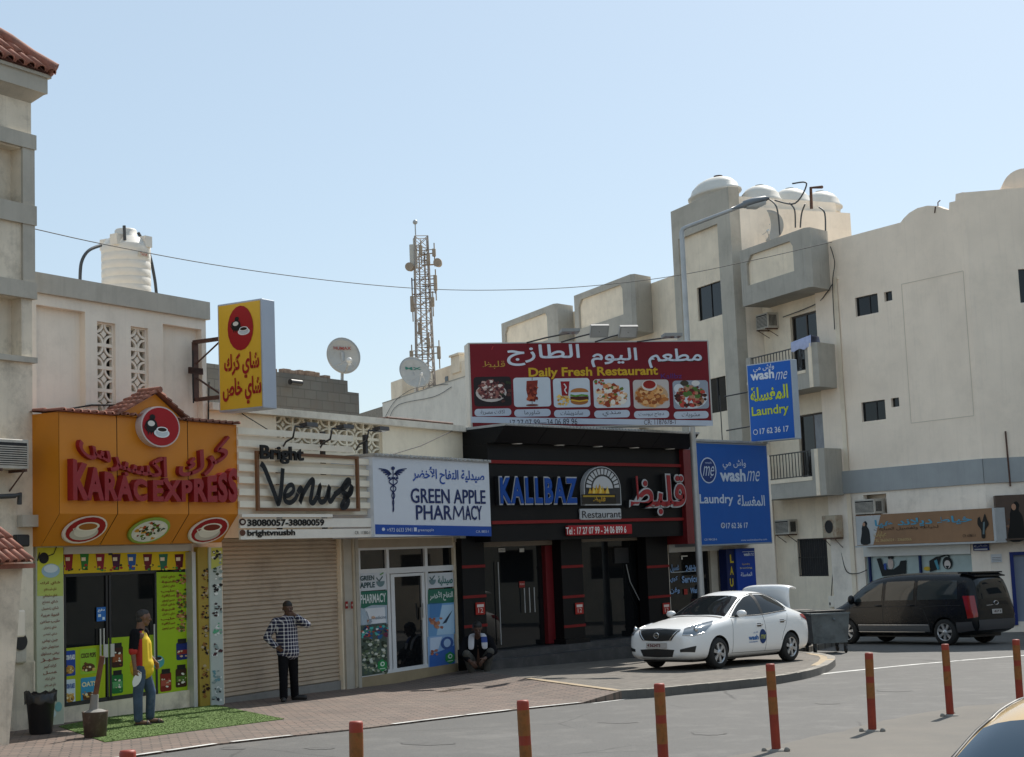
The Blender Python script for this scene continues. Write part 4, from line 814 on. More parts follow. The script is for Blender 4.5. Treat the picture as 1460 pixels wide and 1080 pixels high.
#--salon of slats
S_ = .90
su = lambda x, y=690: A.at(x, y, S_)[0]
shh = lambda y: A.at(430, y, S_)[1]
t = T('salon_sign', 'cream slatted salon sign with brown frame and black script', 'sign', A, (su(430), 0, shh(766)))
m = MB(); hsl = [shh(y) for y in (620.5, 637, 654, 670.5, 687, 703.5, 720)]
x0s, x1s = su(341), su(530)
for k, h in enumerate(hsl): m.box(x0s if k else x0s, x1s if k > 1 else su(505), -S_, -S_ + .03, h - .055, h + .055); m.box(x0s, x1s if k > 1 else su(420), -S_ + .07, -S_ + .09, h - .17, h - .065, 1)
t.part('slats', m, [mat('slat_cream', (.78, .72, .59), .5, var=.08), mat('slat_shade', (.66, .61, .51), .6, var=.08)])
m = MB(); m.box(x0s, x1s, -S_ - .01, -S_ + .03, shh(752.5), shh(739.5)); m.box(x0s, x1s, -S_ - .01, -S_ + .03, shh(768), shh(755)); m.box(x0s, su(470), -S_ - .05, -S_ + .01, shh(738), shh(733.5)); t.part('phone_panel', m, mat('panel_cream', (.74, .70, .62), .5, var=.06))
m = MB()
for x in (404, 468, 529): m.box(su(x), su(x) + .07, -S_ + .095, -S_ + .17, shh(768), shh(612 if x != 404 else 640)); m.box(su(x), su(x) + .05, -S_ + .17, -.01, shh(700), shh(698))
t.part('sign_post', m, M_black)
m = MB(); a, b, c, d = su(363.5), su(509), shh(729), shh(647); w_ = .05
m.box(a, b, -S_ - .06, -S_ - .003, d - w_, d); m.box(a, b, -S_ - .06, -S_ - .003, c, c + w_); m.box(a, a + w_, -S_ - .06, -S_ - .003, c + w_, d - w_); m.box(b - w_, b, -S_ - .06, -S_ - .003, c + w_, d - w_); t.part('sign_frame', m, mat('frame_brown', (.17, .075, .03), .6, var=.2))
P = Print(A, S_ + .063); P.text('141414', 'Bright', 369.5, 636.5, 431, 662, 2, .03, 0, .03)
def stroke(pts, wd): P.line('14181c', curve(pts, 5), wd * 2.1, 2.5, False)
stroke([(371, 661), (376, 667), (383, 684), (390, 702), (395, 716), (396.5, 718), (399, 708), (401, 690), (402.5, 668)], 4.2)
stroke([(404, 708), (412, 706), (418, 699), (416, 692), (410, 694), (405, 704), (406, 714), (413, 717), (420, 712), (424, 704)], 3.4)
stroke([(424, 703), (428, 696), (430, 705), (427, 717), (432, 703), (442, 687), (446, 686), (444, 702), (442, 714), (446, 717), (452, 708)], 4.0)
stroke([(452, 707), (456, 692), (454, 708), (457, 716), (464, 712), (469, 694), (468, 710), (471, 715), (477, 706)], 3.8)
stroke([(476, 706), (486, 698), (494, 686), (498, 687), (492, 694), (487, 700), (495, 706), (500, 702), (501, 694), (497, 704), (489, 716), (487, 723), (493, 722), (496, 714), (489, 706)], 4.2)
P.done(t, 'raised_script'); P = Print(A, S_ + .013); P.text('1a1816', '38080057-38080059', 352, 740.5, 462, 750.5, 2, .04); P.text('1a1816', 'brightvnusbh', 352, 755.5, 420.5, 766.5, 2, .04); P.ell('3c2018', 345.5, 744.5, 5, 5, 1); P.ell('c8beb0', 345.5, 744.5, 2.6, 2.6, 2); P.ell('5c3828', 345.5, 760, 4.4, 4.4, 1); P.text('3c3830', 'CR. 11380-1', 505.5, 757.5, 527, 762, 2); P.done(t, 'phone_print')
for k, x in enumerate((396, 449, 501)):
    pth = [(*(A.at(x + 6, 634 + k, S_)[:1]), -S_, A.at(x + 6, 634 + k, S_)[1])]; u0_, h0_ = A.at(x + 4, 629 + k * 2, S_); u1_, h1_ = A.at(x - 12, 612 + k * 3, S_ + .7)
    floodlight(['left black floodlight arm above the salon sign', 'middle black floodlight arm above the salon sign', 'right black floodlight arm above the salon sign'][k], A, [(u0_ + .1, -S_ + .03, h0_ - .1), (u0_, -S_ - .12, h0_ - .02), (u0_ - .18, -S_ - .42, h0_ + .02), (u0_ - .22, -S_ - .5, h0_ + .2), (u0_ + .1, -S_ - .55, h0_ + .2)], R_(-8), 'floodlights on the salon sign', (.30, .17), M_black)

# ================================================================== RESTAURANT (black cladding)
KF = .75
M_clad = mat('black_cladding', (.008, .008, .009), .38, var=.25, vscale=.7, spec=.18); M_redf = mat('dark_red_paint', (.16, .012, .016), .4, var=.15); M_redline = mat('red_strip', (.20, .014, .014), .5, spec=.2)
def kf_(px, py, off=KF): return K.at(px, py, off)
fu0, fu1 = kf_(697, 700)[0], kf_(971, 700)[0]; hs = kf_(840, 637)[1]; hb = kf_(820, 769)[1]; htop = K.at(840, 613, KF + .5)[1]
t = T('restaurant_building', 'black clad restaurant front with slanted canopy and red strips', 'building', K, ((fu0 + fu1) / 2, 0, 0))
wl = MB(); d1a, d1b = K.at(692, 850)[0], K.at(798, 850)[0]; d2a, d2b = K.at(832, 850)[0], K.at(921, 850)[0]; ga_, gb_ = K.at(956, 850)[0], K.at(1034, 850)[0]; kEnd = K.at(1103, 760)[0]
hd = K.at(760, 768)[1]; gb0 = K.at(720, 926)[1]
wl.wall(.05, K.at(953, 850)[0], -.7, htop, [(d1a, d1b, gb0, hd), (d2a, d2b, gb0, hd)], 0, .35); wl.box(.05, kEnd, .36, 4.5, hs - .75, hs - .65)
wl.box(.05, .07, .002, 3, -.7, htop); wl.box(.08, d2b + .5, .37, .4, -.7, hs - .8); t.part('wall', wl, M_clad)
m = MB(); m.box(fu0, fu1, -KF, -.004, hb, hs - .002)
us = [fu0 + (fu1 - fu0) * k / 5 for k in range(6)]
t.part('fascia', m, M_clad)
m = MB()
for a, b in zip(us, us[1:]):
    a += .006; b -= .006 if b != us[-1] else -.1
    m.add([(a, -KF - .22, hs), (b, -KF - .22, hs), (b, -KF - .55, htop), (a, -KF - .55, htop), (a, 0, hs), (b, 0, hs), (b, 0, htop), (a, 0, htop)], [(0, 1, 2, 3), (3, 2, 6, 7), (0, 4, 5, 1), (0, 3, 7, 4), (1, 5, 6, 2)])
t.part('canopy', m, M_clad); m = MB(); n = 60
for k in range(n): a = fu0 + (fu1 - fu0 + .1) * k / n; m.box(a, a + .085, -KF - .6, .5, htop + .02, htop + .055)
m.box(fu0, fu1 + .1, -KF - .58, .5, htop + .003, htop + .02); t.part('corrugated_cover', m, M_galv)
m = MB()
for px in (737, 797, 852, 904, 955): u = kf_(px, 640, KF + .1)[0]; m.lathe([(.001, 0), (.11, 0), (.12, .012)], (u, -KF - .11, hs - .014), 20); 
t.part('downlight', m, mat('downlight_white', (.75, .74, .7), .4))
m = MB(); h_a, h_b = 4.62, 3.2
for h in (kf_(830, 661.5)[1], kf_(836, 743)[1]): m.box(fu0 + .02, fu1, -KF - .05, -KF - .002, h - .035, h + .035)
t.part('red_strip', m, M_redline)
ra_, rb_ = fu1 + .004, kf_(987, 700)[0]; m = MB(); m.box(ra_, rb_, -KF - .12, -.003, kf_(975, 776)[1], hs - .003); t.part('red_end_panel', m, M_redf)
pm = []
for xl, xr in ((659, 691), (801, 831), (923, 954)):
    a, b = K.at(xl, 850, .25)[0], K.at(xr, 850, .25)[0]; m = MB(); m.box(a, b, -.28, -.003, -.7, hb + .1)
    for y in (808, 851, 893): h = K.at((xl + xr) / 2, y, .28)[1]; m.box(a - .01, b + .01, -.295, -.28, h - .03, h + .03, 1)
    m.box(a - .06, b + .06, -.36, -.002, -.7, gb0 + .1, 0); t.part('pillar', m, [M_clad, M_redline]); pm.append((a, b))
    h = K.at((xl + xr) / 2, 868, .3)[1]; m = MB(); m.cbox(b - .34, b - .06, -.31, -.296, h - .14, h + .12, .005); m.box(b - .30, b - .10, -.314, -.31, h + .02, h + .08, 1); put_text(m, '12', b - .27, b - .13, h - .1, h - .0, -.315, 0, 1)
    solo('number_plate', m, [flat('a02820'), flat('d8c8c0')], {659: 'red square number plate on black pillar behind the squatting man', 801: 'red square number plate on middle black pillar', 923: 'red square number plate on black pillar beside car mirror'}[xl], 'number plate', K, (b - .2, -.3, h))
m = MB(); m.box(d1a, d1b, .1, .12, gb0, hd); m.box(d2a, d2b, .1, .12, gb0, hd); t.part('glass', m, M_glass)
m = MB(); m.box(d1a, d1b, -.02, .1, hd - .16, hd); m.box(d2a, d2b, -.02, .1, hd - .12, hd); t.part('shutter_housing', m, mat('housing_bronze', (.22, .18, .14), .5, var=.1))
m = MB(); x = lambda p: K.at(p, 850, -.05)[0]
m.box(x(777), x(797), -.01, .1, gb0 + .02, hd - .17); t.part('red_frame', m, M_redf); m = MB(); m.box(x(915), x(919), .0, .1, gb0 + .02, hd - .17); t.part('red_frame', m, M_redf)
m = MB()
for p in (711, 747, 754, 761): m.tube([(x(p), .03, gb0 + .1 if p == 711 else gb0 + .75), (x(p), .03, gb0 + 1.9 if p == 711 else gb0 + 1.3)], .014, 6)
m.tube([(x(778), .06, gb0 + .05), (x(778), .06, gb0 + 1.95)], .018, 6); m.tube([(x(p_), o_, K.at(p_, q_, 0)[1]) for p_, q_, o_ in ((895, 805, .05), (899, 830, .04), (921, 884, -.02))], .012, 6); t.part('door_bar', m, M_galv)
P = Print(K, -.09); P.rect('c8c8c4', 710.5, 782, 720, 787.5, 1); P.rect('c8c8c4', 740.5, 782, 747, 787.5, 1); P.text('40403c', 'OPEN', 711.5, 783.5, 719, 786, 2); P.rect('8c2a24', 740, 829, 748, 838, 1); P.text('d8c0b8', 'PUSH', 741, 832, 747, 834.5, 2); P.done(t, 'glass_sticker')
m = MB(); m.box(x(880), x(900), .07, .1, K.at(890, 803)[1], K.at(890, 781)[1]); t.part('wall_box', m, M_black)
sp_ = MB(); sp_.box(fu0 - .2, d2b + .6, -.75, -.37, -.7, gb0 - .15); sp_.box(fu0 - .2, d2b + .6, -.369, .1, -.7, gb0 - .005); t.part('step', sp_, mat('step_dark', (.05, .05, .052), .5, var=.3, vscale=3, dirt=((.14, .13, .12), .4, 3)))
# raised signs on the fascia
M_blue = mat('bright_blue_letter', (.006, .06, .29), .35, spec=.25); M_wh = mat('white_edge', (.42, .43, .44), .4)
ku = lambda p, y=700: kf_(p, y)[0]
t2 = T('restaurant_lettering', 'bright blue raised letters with white rims on black fascia', 'sign', K, (ku(760), -KF, kf_(760, 719)[1])); m = MB(); h0, h1 = kf_(760, 718.5)[1], kf_(760, 682)[1]
put_text(m, 'KALLBAZ', ku(705.5), ku(817), h0 - .03, h1 + .03, -KF - .115, .11, 0, .055, gap=1.3); t2.part('letter_body', m, M_black); m = MB(); put_text(m, 'KALLBAZ', ku(705.5), ku(817), h0 - .03, h1 + .03, -KF - .13, .012, 0, .055, gap=1.3); t2.part('rim', m, M_wh); m = MB(); put_text(m, 'KALLBAZ', ku(706.5), ku(816), h0, h1, -KF - .15, .018, 0, .035, gap=1.3); t2.part('letter_face', m, M_blue)
t2 = T('restaurant_arabic_lettering', 'dark red raised Arabic letters with pale rims on black fascia', 'sign', K, (ku(930), -KF, kf_(930, 736)[1])); m = MB(); h0, h1 = kf_(931, 735)[1], kf_(931, 677)[1]
put_text(m, 'قلبظ', ku(890), ku(972), h0 - .02, h1 + .02, -KF - .115, .11, 0, .05); t2.part('letter_body', m, M_black); m = MB(); put_text(m, 'قلبظ', ku(890), ku(972), h0 - .02, h1 + .02, -KF - .13, .012, 0, .05); t2.part('rim', m, M_wh); m = MB(); put_text(m, 'قلبظ', ku(892), ku(970.5), h0 + .02, h1 - .02, -KF - .15, .02, 0, .015); t2.part('letter_face', m, M_red)
t2 = T('oven_emblem', 'arched brick oven emblem with golden flames on black fascia', 'sign', K, (ku(853), -KF, kf_(853, 722)[1])); c = kf_(853.5, 697); ru = ku(879.5) - c[0]; rh = kf_(853, 666)[1] - c[1]; hbm = kf_(853, 721)[1]
def arch(f, n=24): return [(c[0] + ru * f * math.cos(R_(180 * k / n)), c[1] + rh * f * math.sin(R_(180 * k / n))) for k in range(n + 1)]
m = MB(); m.prism([(c[0] + ru, hbm)] + arch(1) + [(c[0] - ru, hbm)], -KF - .12, -KF - .002); t2.part('backing', m, M_wh)
m = MB(); m.prism([(c[0] + ru * .95, hbm + .03)] + arch(.96) + [(c[0] - ru * .95, hbm + .03)], -KF - .126, -KF - .12); t2.part('dark_ground', m, M_black)
m = MB()
for k in range(13):
    a0, a1 = R_(180 * (k + .16) / 13), R_(180 * (k + .84) / 13); m.prism([(c[0] + ru * f * math.cos(a), c[1] + rh * f * math.sin(a)) for f, a in ((.64, a0), (.9, a0), (.9, a1), (.64, a1))], -KF - .132, -KF - .127)
m.prism(arch(.55), -KF - .131, -KF - .1265); t2.part('oven_bricks', m, mat('emblem_grey', (.46, .47, .48), .4))
P = Print(K, KF + .133); 
for k in range(9): xx = 841 + k * 3.1; P.poly(['c8a030', 'b88420', 'd8bc60'][k % 3], [(xx - 2.6, 704), (xx + 2.6, 704), (xx + 1.4 * math.sin(k * 2), 704 - 6 - 5 * abs(math.sin(k * 1.7 + .5)) - (4 if 2 < k < 6 else 0))], 1 + .2 * k)
P.rect('2a2620', 829, 705, 878, 719, 1); P.rect('a08428', 831, 706.5, 876, 709, 2); P.text('b89030', 'قلبظ', 845, 708, 863, 717, 3, .03); P.done(t2, 'emblem_print')
t2 = T('restaurant_name_plate', 'small white edged plate reading Restaurant below oven emblem', 'sign', K, (ku(853), -KF, kf_(853, 740)[1])); m = MB(); h0, h1 = kf_(853, 740)[1], kf_(853, 727.5)[1]
m.cbox(ku(823), ku(881.5), -KF - .07, -KF - .002, h0 - .02, h1 + .03, .02); t2.part('rim', m, M_wh); m = MB(); put_text(m, 'Restaurant', ku(825), ku(880), h0 + .02, h1 - .02, -KF - .08, .008, 0, .0); t2.part('letter_face', m, M_black)
t2 = T('telephone_plate', 'red telephone number plate under the black fascia lettering', 'sign', K, (ku(850), -KF, kf_(850, 763)[1])); m = MB(); m.cbox(ku(803.5), ku(894.5), -KF - .09, -KF - .002, kf_(849, 763)[1], kf_(849, 749)[1], .01); t2.part('plate', m, flat('a01c24')); P = Print(K, KF + .09); P.text('dcd4d0', 'Tel : 17 27 07 99 - 34 06 899 6', 806.5, 751, 892.5, 761.5, 2, .02); P.done(t2, 'plate_print')

# ================================================================== LAUNDRY
LF = .75
def lk(px, py, off=LF): return K.at(px, py, off)
t = T('laundry_shopfront', 'laundry shop front with glass door and blue lettering on panes', 'shopfront', K, ((ga_ + gb_) / 2, 0, .1)); m = MB()
m.wall(K.at(954.5, 850)[0], kEnd, -.9, hs, [(ga_, gb_, .1, hd)], .0, .3); m.box(ga_ - .5, kEnd, .31, .35, -.9, hs - .8); m.box(kEnd - .02, kEnd, .002, 3.5, -.9, hs); t.part('wall', m, M_white)
m = MB(); m.box(ga_, gb_, .1, .12, .1, hd); t.part('glass', m, M_glass); m = MB(); m.box(ga_, gb_, -.03, .1, K.at(980, 787)[1], hd); t.part('shutter_housing', m, M_alu)
m = MB()
for p, w_ in ((1003, .06), (1017, .3), (1030, .12)): m.box(K.at(p, 850)[0], K.at(p, 850)[0] + w_, .03, .1, .1, K.at(980, 787)[1])
t.part('door_frame', m, MATS['post_cream'])
P = Print(K, -.08)
for s_, a, b, c_, d in (('24Hr', 977, 806, 994, 815), ('Service', 972, 821, 995, 831), ('غسيل', 955, 805, 968, 816), ('كوي', 955, 822, 966, 831), ('وفن', 955, 838, 969, 847), ('Wash', 984, 838, 996, 846)): P.text('7c9cc4', s_, a, b, c_, d, 1, .03)
P.rect('b0b8bc', 956, 815, 995, 816, 1); P.rect('e0e0dc', 971, 792.5, 980, 794, 1); P.rect('e0e0dc', 971, 792.5, 973, 798, 1); P.rect('a03830', 975, 840, 980, 848, 1); P.done(t, 'glass_lettering')
for nm, lab, x0_, x1_, y0_, y1_, off, colr in (('laundry_signboard', 'dark navy vertical panel with yellow letters beside laundry door', 1036.5, 1049.5, 783, 838, .25, '0c1c4c'), ('laundry_signboard', 'brighter blue upright panel with laundry name next to cream wall', 1050.5, 1077.5, 782, 838, .3, '163c94')):
    a, b = K.at(x0_, 810, off)[0], K.at(x1_, 810, off)[0]; xm = (x0_ + x1_) / 2; tt = T(nm, lab, 'sign panel', K, ((a + b) / 2, 0, .14), 'blue panels by the laundry'); m = MB(); m.cbox(a, b, -off, -.004, -.3, K.at(xm, y0_, off)[1], .01); tt.part('panel', m, flat(colr)); P = Print(K, off)
    if x0_ < 1045:
        for k, ch in enumerate('LAUNDRY'): P.text('b8a428', ch, 1040.5, 791 + k * 17, 1045.5, 803 + k * 17, 1, .04)
    else: P.text('c8d0dc', 'wash', 1060, 788, 1069, 793, 1, .04); P.text('c8d0dc', 'me', 1069.5, 788.5, 1074.5, 793, 1, 0, .4); P.text('c0a838', 'Laundry', 1058, 803, 1069, 806.5, 1); P.text('c8c070', 'Ironing', 1055, 808.5, 1072, 812, 1); P.text('c8d0dc', 'المغسلة', 1056, 816, 1072, 822, 1, .02); P.rect('c8d0dc', 1058, 786.5, 1075, 787.2, 1)
    P.done(tt, 'panel_print')
def wash(P, col, x0, x1, y0, y1, arab):
    """two-style word mark"""
    xm = x0 + (x1 - x0) * .64
    P.text(col, 'wash', x0, y0, xm, y1, 2, .035); P.text(col, 'me', xm + (x1 - x0) * .03, y0 + (y1 - y0) * .15, x1, y1 - (y1 - y0) * .02, 2, -.005, .45); P.text(col, 'واش مي', *arab, 2, .01)
M_wb = mat('laundry_blue', (.010, .085, .34), .45, var=.05, spec=.2)
a, b = lk(991.5, 705)[0], lk(1097.5, 705)[0]; h0, h1 = lk(1045, 777.5)[1], lk(1045, 632)[1]
t = T('laundry_sign', 'big blue laundry sign beside the black restaurant', 'sign', K, ((a + b) / 2, 0, h0)); m = MB(); m.cbox(a, b, -LF, -.01, h0, h1, .01); t.part('sign_box', m, flat('8c949c')); m = MB(); m.poly([(a + .04, h0 + .04), (b - .04, h0 + .04), (b - .04, h1 - .04), (a + .04, h1 - .04)], -LF - .004); f_ = t.part('face', m, M_wb)
P = Print(K, LF + .004); cI = 'b8c4d4'; P.ell(cI, 1009.5, 671, 11.5, 18.5, 1, 28); P.ell('12306c', 1009.5, 671, 10.3, 16.8, 2, 28); P.text(cI, 'me', 1001.5, 665, 1018, 679, 3, -.005, .45); P.text('8c9cb8', 'wash', 1004.5, 658.5, 1014, 661.5, 3, .03); P.poly(cI, [(1012, 680), (1014, 680), (1013, 682)], 3)
wash(P, cI, 1026, 1083, 669, 687, (1030, 655, 1063, 670)); P.text(cI, 'Laundry', 997, 705, 1045, 722, 2, .02); P.text(cI, 'المغسلة', 1051, 706, 1090, 722, 2, .02); P.text(cI, '17 62 36 17', 1035, 745.5, 1066, 753.5, 2, .02); P.ell(cI, 1030.5, 749.5, 3, 4, 2); P.ell('12306c', 1030.5, 749.5, 2, 2.8, 3); P.line(cI, [(1029.5, 748), (1030.5, 750.5), (1032, 751)], 1, 4); P.text(cI, 'www.washmelaundry.com', 1056, 768.5, 1093, 772, 2); P.text(cI, 'CR 98428-6', 1004, 768, 1022, 771, 2); P.done(t, 'sign_print', f_)
m = MB(); n = 30
for k in range(n): u = a + (b - a) * k / n; m.box(u, u + .085, -LF - .06, -.1, h1 + .024, h1 + .06)
m.box(a, b, -LF - .05, -.1, h1 + .003, h1 + .022); t.part('corrugated_cover', m, M_galv)
# projecting laundry sign, face looking along the street
PL = K.sub(lk(1060, 570, .3)[0] - .0, 0, 90)
def off_u(px, py): return PL.at(px, py)
xa, xb = off_u(1067, 575)[0], off_u(1131.5, 570)[0]; h1 = off_u(1099, 516)[1]; h0 = off_u(1100, 629)[1]
t = T('projecting_laundry_sign', 'upright blue laundry box sign held out on thin brackets', 'sign', PL, ((xa + xb) / 2, .15, h0)); m = MB(); m.cbox(xa, xb, 0, .26, h0, h1, .01); t.part('sign_box', m, flat('a8b0b8')); m = MB(); m.poly([(xa + .03, h0 + .03), (xb - .03, h0 + .03), (xb - .03, h1 - .03), (xa + .03, h1 - .03)], -.004); f_ = t.part('face', m, mat('laundry_blue_bright', (.008, .10, .44), .4, var=.04, spec=.25))
P = Print(PL, .004); wash(P, 'c8d0dc', 1070, 1123, 528, 541.5, (1074, 520, 1104, 531)); P.text('b8c438', 'المغسلة', 1070, 550, 1124, 571, 2, .03); P.text('b8c438', 'Laundry', 1072, 578, 1125, 595, 2, .02); P.text('c8d0dc', '17 62 36 17', 1083.5, 609, 1125, 617.5, 2, .02); P.ell('c8d0dc', 1077.5, 616.5, 3.4, 4, 2); P.ell('1450a0', 1077.5, 616.5, 2.4, 2.9, 3); P.done(t, 'sign_print', f_)
m = MB()
for h, dz in ((h1 - .75, 0), (h0 + .4, 0)): m.bar((-.4, .13, h), (xa, .13, h + .05), .025, .025)
m.bar((xa - 1.0, .13, h0 - .9), (xa - 1.0, .13, h1 - .7), .025, .025); m.bar((-.3, .13, 4.3), (xa - 1.0, .13, h0 - .9), .02, .02); t.part('bracket', m, M_black)

# ================================================================== ROOF BILLBOARD
_p = ray(667, 545); _s = 34.8 / math.hypot(_p.x, _p.y)
BI = Fr((_p.x * _s, _p.y * _s), 78)
a, b = BI.at(669, 545)[0], BI.at(1014, 552)[0]; h0, h1 = BI.at(840, 609.5)[1], BI.at(840, 487)[1]
t = T('roof_billboard', 'large dark red billboard with six food pictures on the roof', 'billboard', BI, ((a + b) / 2, .2, h0)); m = MB(); m.cbox(a, b, 0, .5, h0, h1, .012); t.part('frame', m, flat('b0aea8')); m = MB(); m.poly([(a + .04, h0 + .03), (b - .04, h0 + .03), (b - .04, h1 - .03), (a + .04, h1 - .03)], -.004); f_ = t.part('face', m, mat('maroon_vinyl', (.155, .007, .014), .4, var=.06, spec=.2))
P = Print(BI, .004); Q_ = 'c4ccd8'
P.poly('b4bcc8', [(671, 594.5), (1016, 600), (1016.5, 607.5), (671.5, 603)], 1)
P.text('30241c', 'مطعم', 926, 499.5, 1002, 525.5, 1, .0); P.text(Q_, 'مطعم', 924.5, 498, 1000, 524, 2, .0, fat=.55); P.text(Q_, 'اليوم', 843, 497, 908, 523, 2, .0, fat=.55); P.text(Q_, 'الطازج', 723, 492, 826, 521, 2, .0, fat=.55)
P.text('b08c3c', 'قلبظ', 688, 515, 720, 526, 2, .0); P.text('c09c28', 'Daily Fresh Restaurant', 753.5, 523.5, 938, 540, 2, .03); P.text('4c2c70', 'Kallbz', 942, 533, 972, 540, 2)
cap = ['اكلات مصرية', 'شاورما', 'ساندويشات', 'مندي', 'دجاج بروست', 'مشويات']; cols_ = [['5c2c30', '8c5850', '3c2028', 'b89890', '6c3838', 'd0c4bc'], None, None, ['b05830', 'd8b894', '8c3820', 'e0d8cc', '5c7030', 'c88050'], ['b06c34', '8c4c24', 'c88c50', '9c5c2c', 'd8a870'], ['5c2420', '8c2c28', '3c2018', 'b04438', '4c6c30', 'a87c60']]
for k in range(6):
    xl = 675.5 + k * 56.7 + (k > 2) * .6; xr = xl + 53.5 - k * .6; yt, yb2 = 537.5 + k * 1.05, 579.5 + k * .75
    P.rrect(['241c20', 'c0c8d0', 'c0c8d0', 'c4c8cc', 'b8b0ac', '9098a4'][k], xl, yt, xr, yb2, 4.5, 1); cx, cy = (xl + xr) / 2, (yt + yb2) / 2
    P.rrect('b4bcc8', xl + 1, yb2 + 3.5, xr, yb2 + 14, 4.8, 1); w_ = [17, 11, 16, 13, 18, 13][k]; P.text('3c3c44', cap[k], cx - w_, yb2 + 5, cx + w_, yb2 + 12.5, 2, .0)
    if k == 0: P.ell('b8b0ac', cx - 2, cy + 2, 22, 13, 2); P.ell('5c3c38', cx - 2, cy, 19, 11, 3); P.scatter(cols_[0], cx - 20, cy - 16, cx + 17, cy + 10, 90, 1.5, 4, 4, 31, (cx - 2, cy - 2, 18, 14)); P.scatter(['2c3420', '1c1c1c', '50302c'], cx + 12, yt + 2, xr - 2, yb2 - 3, 20, 2, 4, 3, 32)
    elif k == 1:
        P.poly('7c2c20', [(cx - 8, yt + 5), (cx + 8, yt + 4), (cx + 7, yt + 18), (cx + 4.5, yt + 34), (cx - 4.5, yt + 34), (cx - 8.5, yt + 18)], 2); P.scatter(['98402c', '6c2418', 'a85030', '5c1c14'], cx - 8, yt + 5, cx + 8, yt + 34, 40, 1.5, 3.5, 3, 33, (cx, cy, 7.5, 15)); P.line('888888', [(cx, yt), (cx, yt + 4)], 1.4, 2); P.line('888888', [(cx, yt + 34), (cx, yt + 39)], 1.4, 2); P.ell('6c3830', cx, yt + 39.5, 9, 1.6, 2)
    elif k == 2:
        P.poly('8c1820', [(cx - 16, yt + 4), (cx - 3, yt + 3), (cx - 5, yt + 25), (cx - 14, yt + 25)], 2); P.line('d8d4d4', curve([(cx - 11, yt + 8), (cx - 8, yt + 13), (cx - 10, yt + 17), (cx - 7, yt + 22)]), 1.6, 3); P.rect('c8ccd0', cx - 16.5, yt + 2.5, cx - 2.5, yt + 4.5, 3); P.scatter(['d0a040', 'e0bc68', 'b88430'], cx - 20, yt + 25, cx - 4, yt + 38, 34, 1.2, 2.6, 3, 34)
        P.ell('a86c38', cx + 11, yt + 20, 13, 6, 2, 16, 0, 180); P.rect('4c2418', cx - 2, yt + 26, cx + 24, yt + 31, 3); P.line('5c8c34', [(cx - 2, yt + 24), (cx + 5, yt + 25.5), (cx + 14, yt + 24), (cx + 23, yt + 25)], 2.4, 4); P.line('d8a838', [(cx - 1, yt + 31), (cx + 11, yt + 33), (cx + 23, yt + 31)], 2, 4); P.ell('9c6434', cx + 11, yt + 33, 12.5, 5, 2)
    else:
        if k == 4: P.ell('b89878', cx, cy + 2, 24, 17, 2)
        else: P.ell('c8ccd0', cx, cy + 4, 24, 16, 2)
        P.scatter(cols_[k], cx - 22, cy - 15, cx + 22, cy + 17, 130, 2, 5, 3, 36 + k, (cx, cy + 3, 21, 15))
        if k == 4: P.ell('d0c8c0', cx - 3, yt + 8, 11, 8, 5); P.ell('8c2018', cx - 3, yt + 7, 9, 6, 6)
        if k == 3: P.scatter(['5c7030', 'b04030'], xl + 2, yt + 1, xl + 16, yt + 9, 14, 1.5, 3, 3, 44)
        if k == 5: P.ell('c8ccd0', xl + 8, yt + 12, 7, 7, 3); P.ell('40382c', xl + 16, yt + 4, 6, 4, 3); P.ell('d0ccc8', xl + 32, yt + 4, 6, 4, 3)
P.text('2c2830', '17 27 07 99—34 06 89 96', 727, 598, 823, 606.5, 2, .0); P.text('4c3c40', 'CR: 1187678-1', 918, 598.5, 963, 605.5, 2); P.line('c04038', [(701, 499), (703, 494)], .8, 2); P.done(t, 'board_print', f_)
m = MB()
for u in (.5, 1.9, 3.2): m.box(u, u + .08, .502, .58, hRow - .45 if u < 5 else hs - .65, h1 - .1); m.bar((u + .04, .55, h1 - .6), (u + .04, 1.6, hRow - .45 if u < 5 else hs - .64), .03, .03)
m.box(.3, 5.4, .502, .58, h0 + .02, h0 + .1); t.part('support', m, M_rust)
for lab, (sx, sy), (ex, ey), tl in (('leftmost floodlight on the billboard, its head lying flat', (747, 484.5), (812, 475), .1), ('second floodlight from left on billboard, head tipped steeply', (797, 486), (855, 473), 1.0), ('third floodlight on billboard with square tipped head', (846, 486), (896, 474), .9), ('rightmost slim floodlight over the billboard edge', (906, 489), (958, 481), .05)):
    s0 = BI.at(sx, sy, 0); e0 = BI.at(ex, ey, 1.0); q = T; floodlight(lab, BI, [(s0[0], .1, h1 - .02), (s0[0] + (e0[0] - s0[0]) * .5, -.45, h1 + (e0[1] - h1) * .55), (e0[0], -1.0, e0[1])], -tl, 'floodlights on the billboard', (.42, .30))

# ================================================================== ROOFTOPS BEHIND THE ROW
M_blk = tex_mat('concrete_block', 'block')
yb = -2.2
q = lambda x, y, o=yb: A.at(x, y, o)
b0, b1, b2, bt, bt2 = q(290, 550)[0], q(496, 560)[0], q(512, 575)[0], q(470, 540)[1], q(505, 560)[1]
t = T('block_wall', 'unplastered grey concrete block wall on the shop roof', 'wall', A, ((b0 + b1) / 2, -yb, hRow - .45)); m = MB(); m.box(b0, b1, -yb, -yb + .2, hRow - .44, bt); m.box(b1 + .002, b2, -yb, -yb + .2, hRow - .44, bt2); m.box(b2 - .2, b2, -yb + .202, -yb + 3, hRow - .44, bt2); t.part('blocks', m, M_blk)
m = MB()
for k in range(9): uu = b0 + 1.6 + k * .27 + rnd.uniform(0, .1); m.cbox(uu, uu + rnd.uniform(.12, .3), -yb + .02, -yb + .17, bt + .002, bt + rnd.uniform(.05, .12), .01)
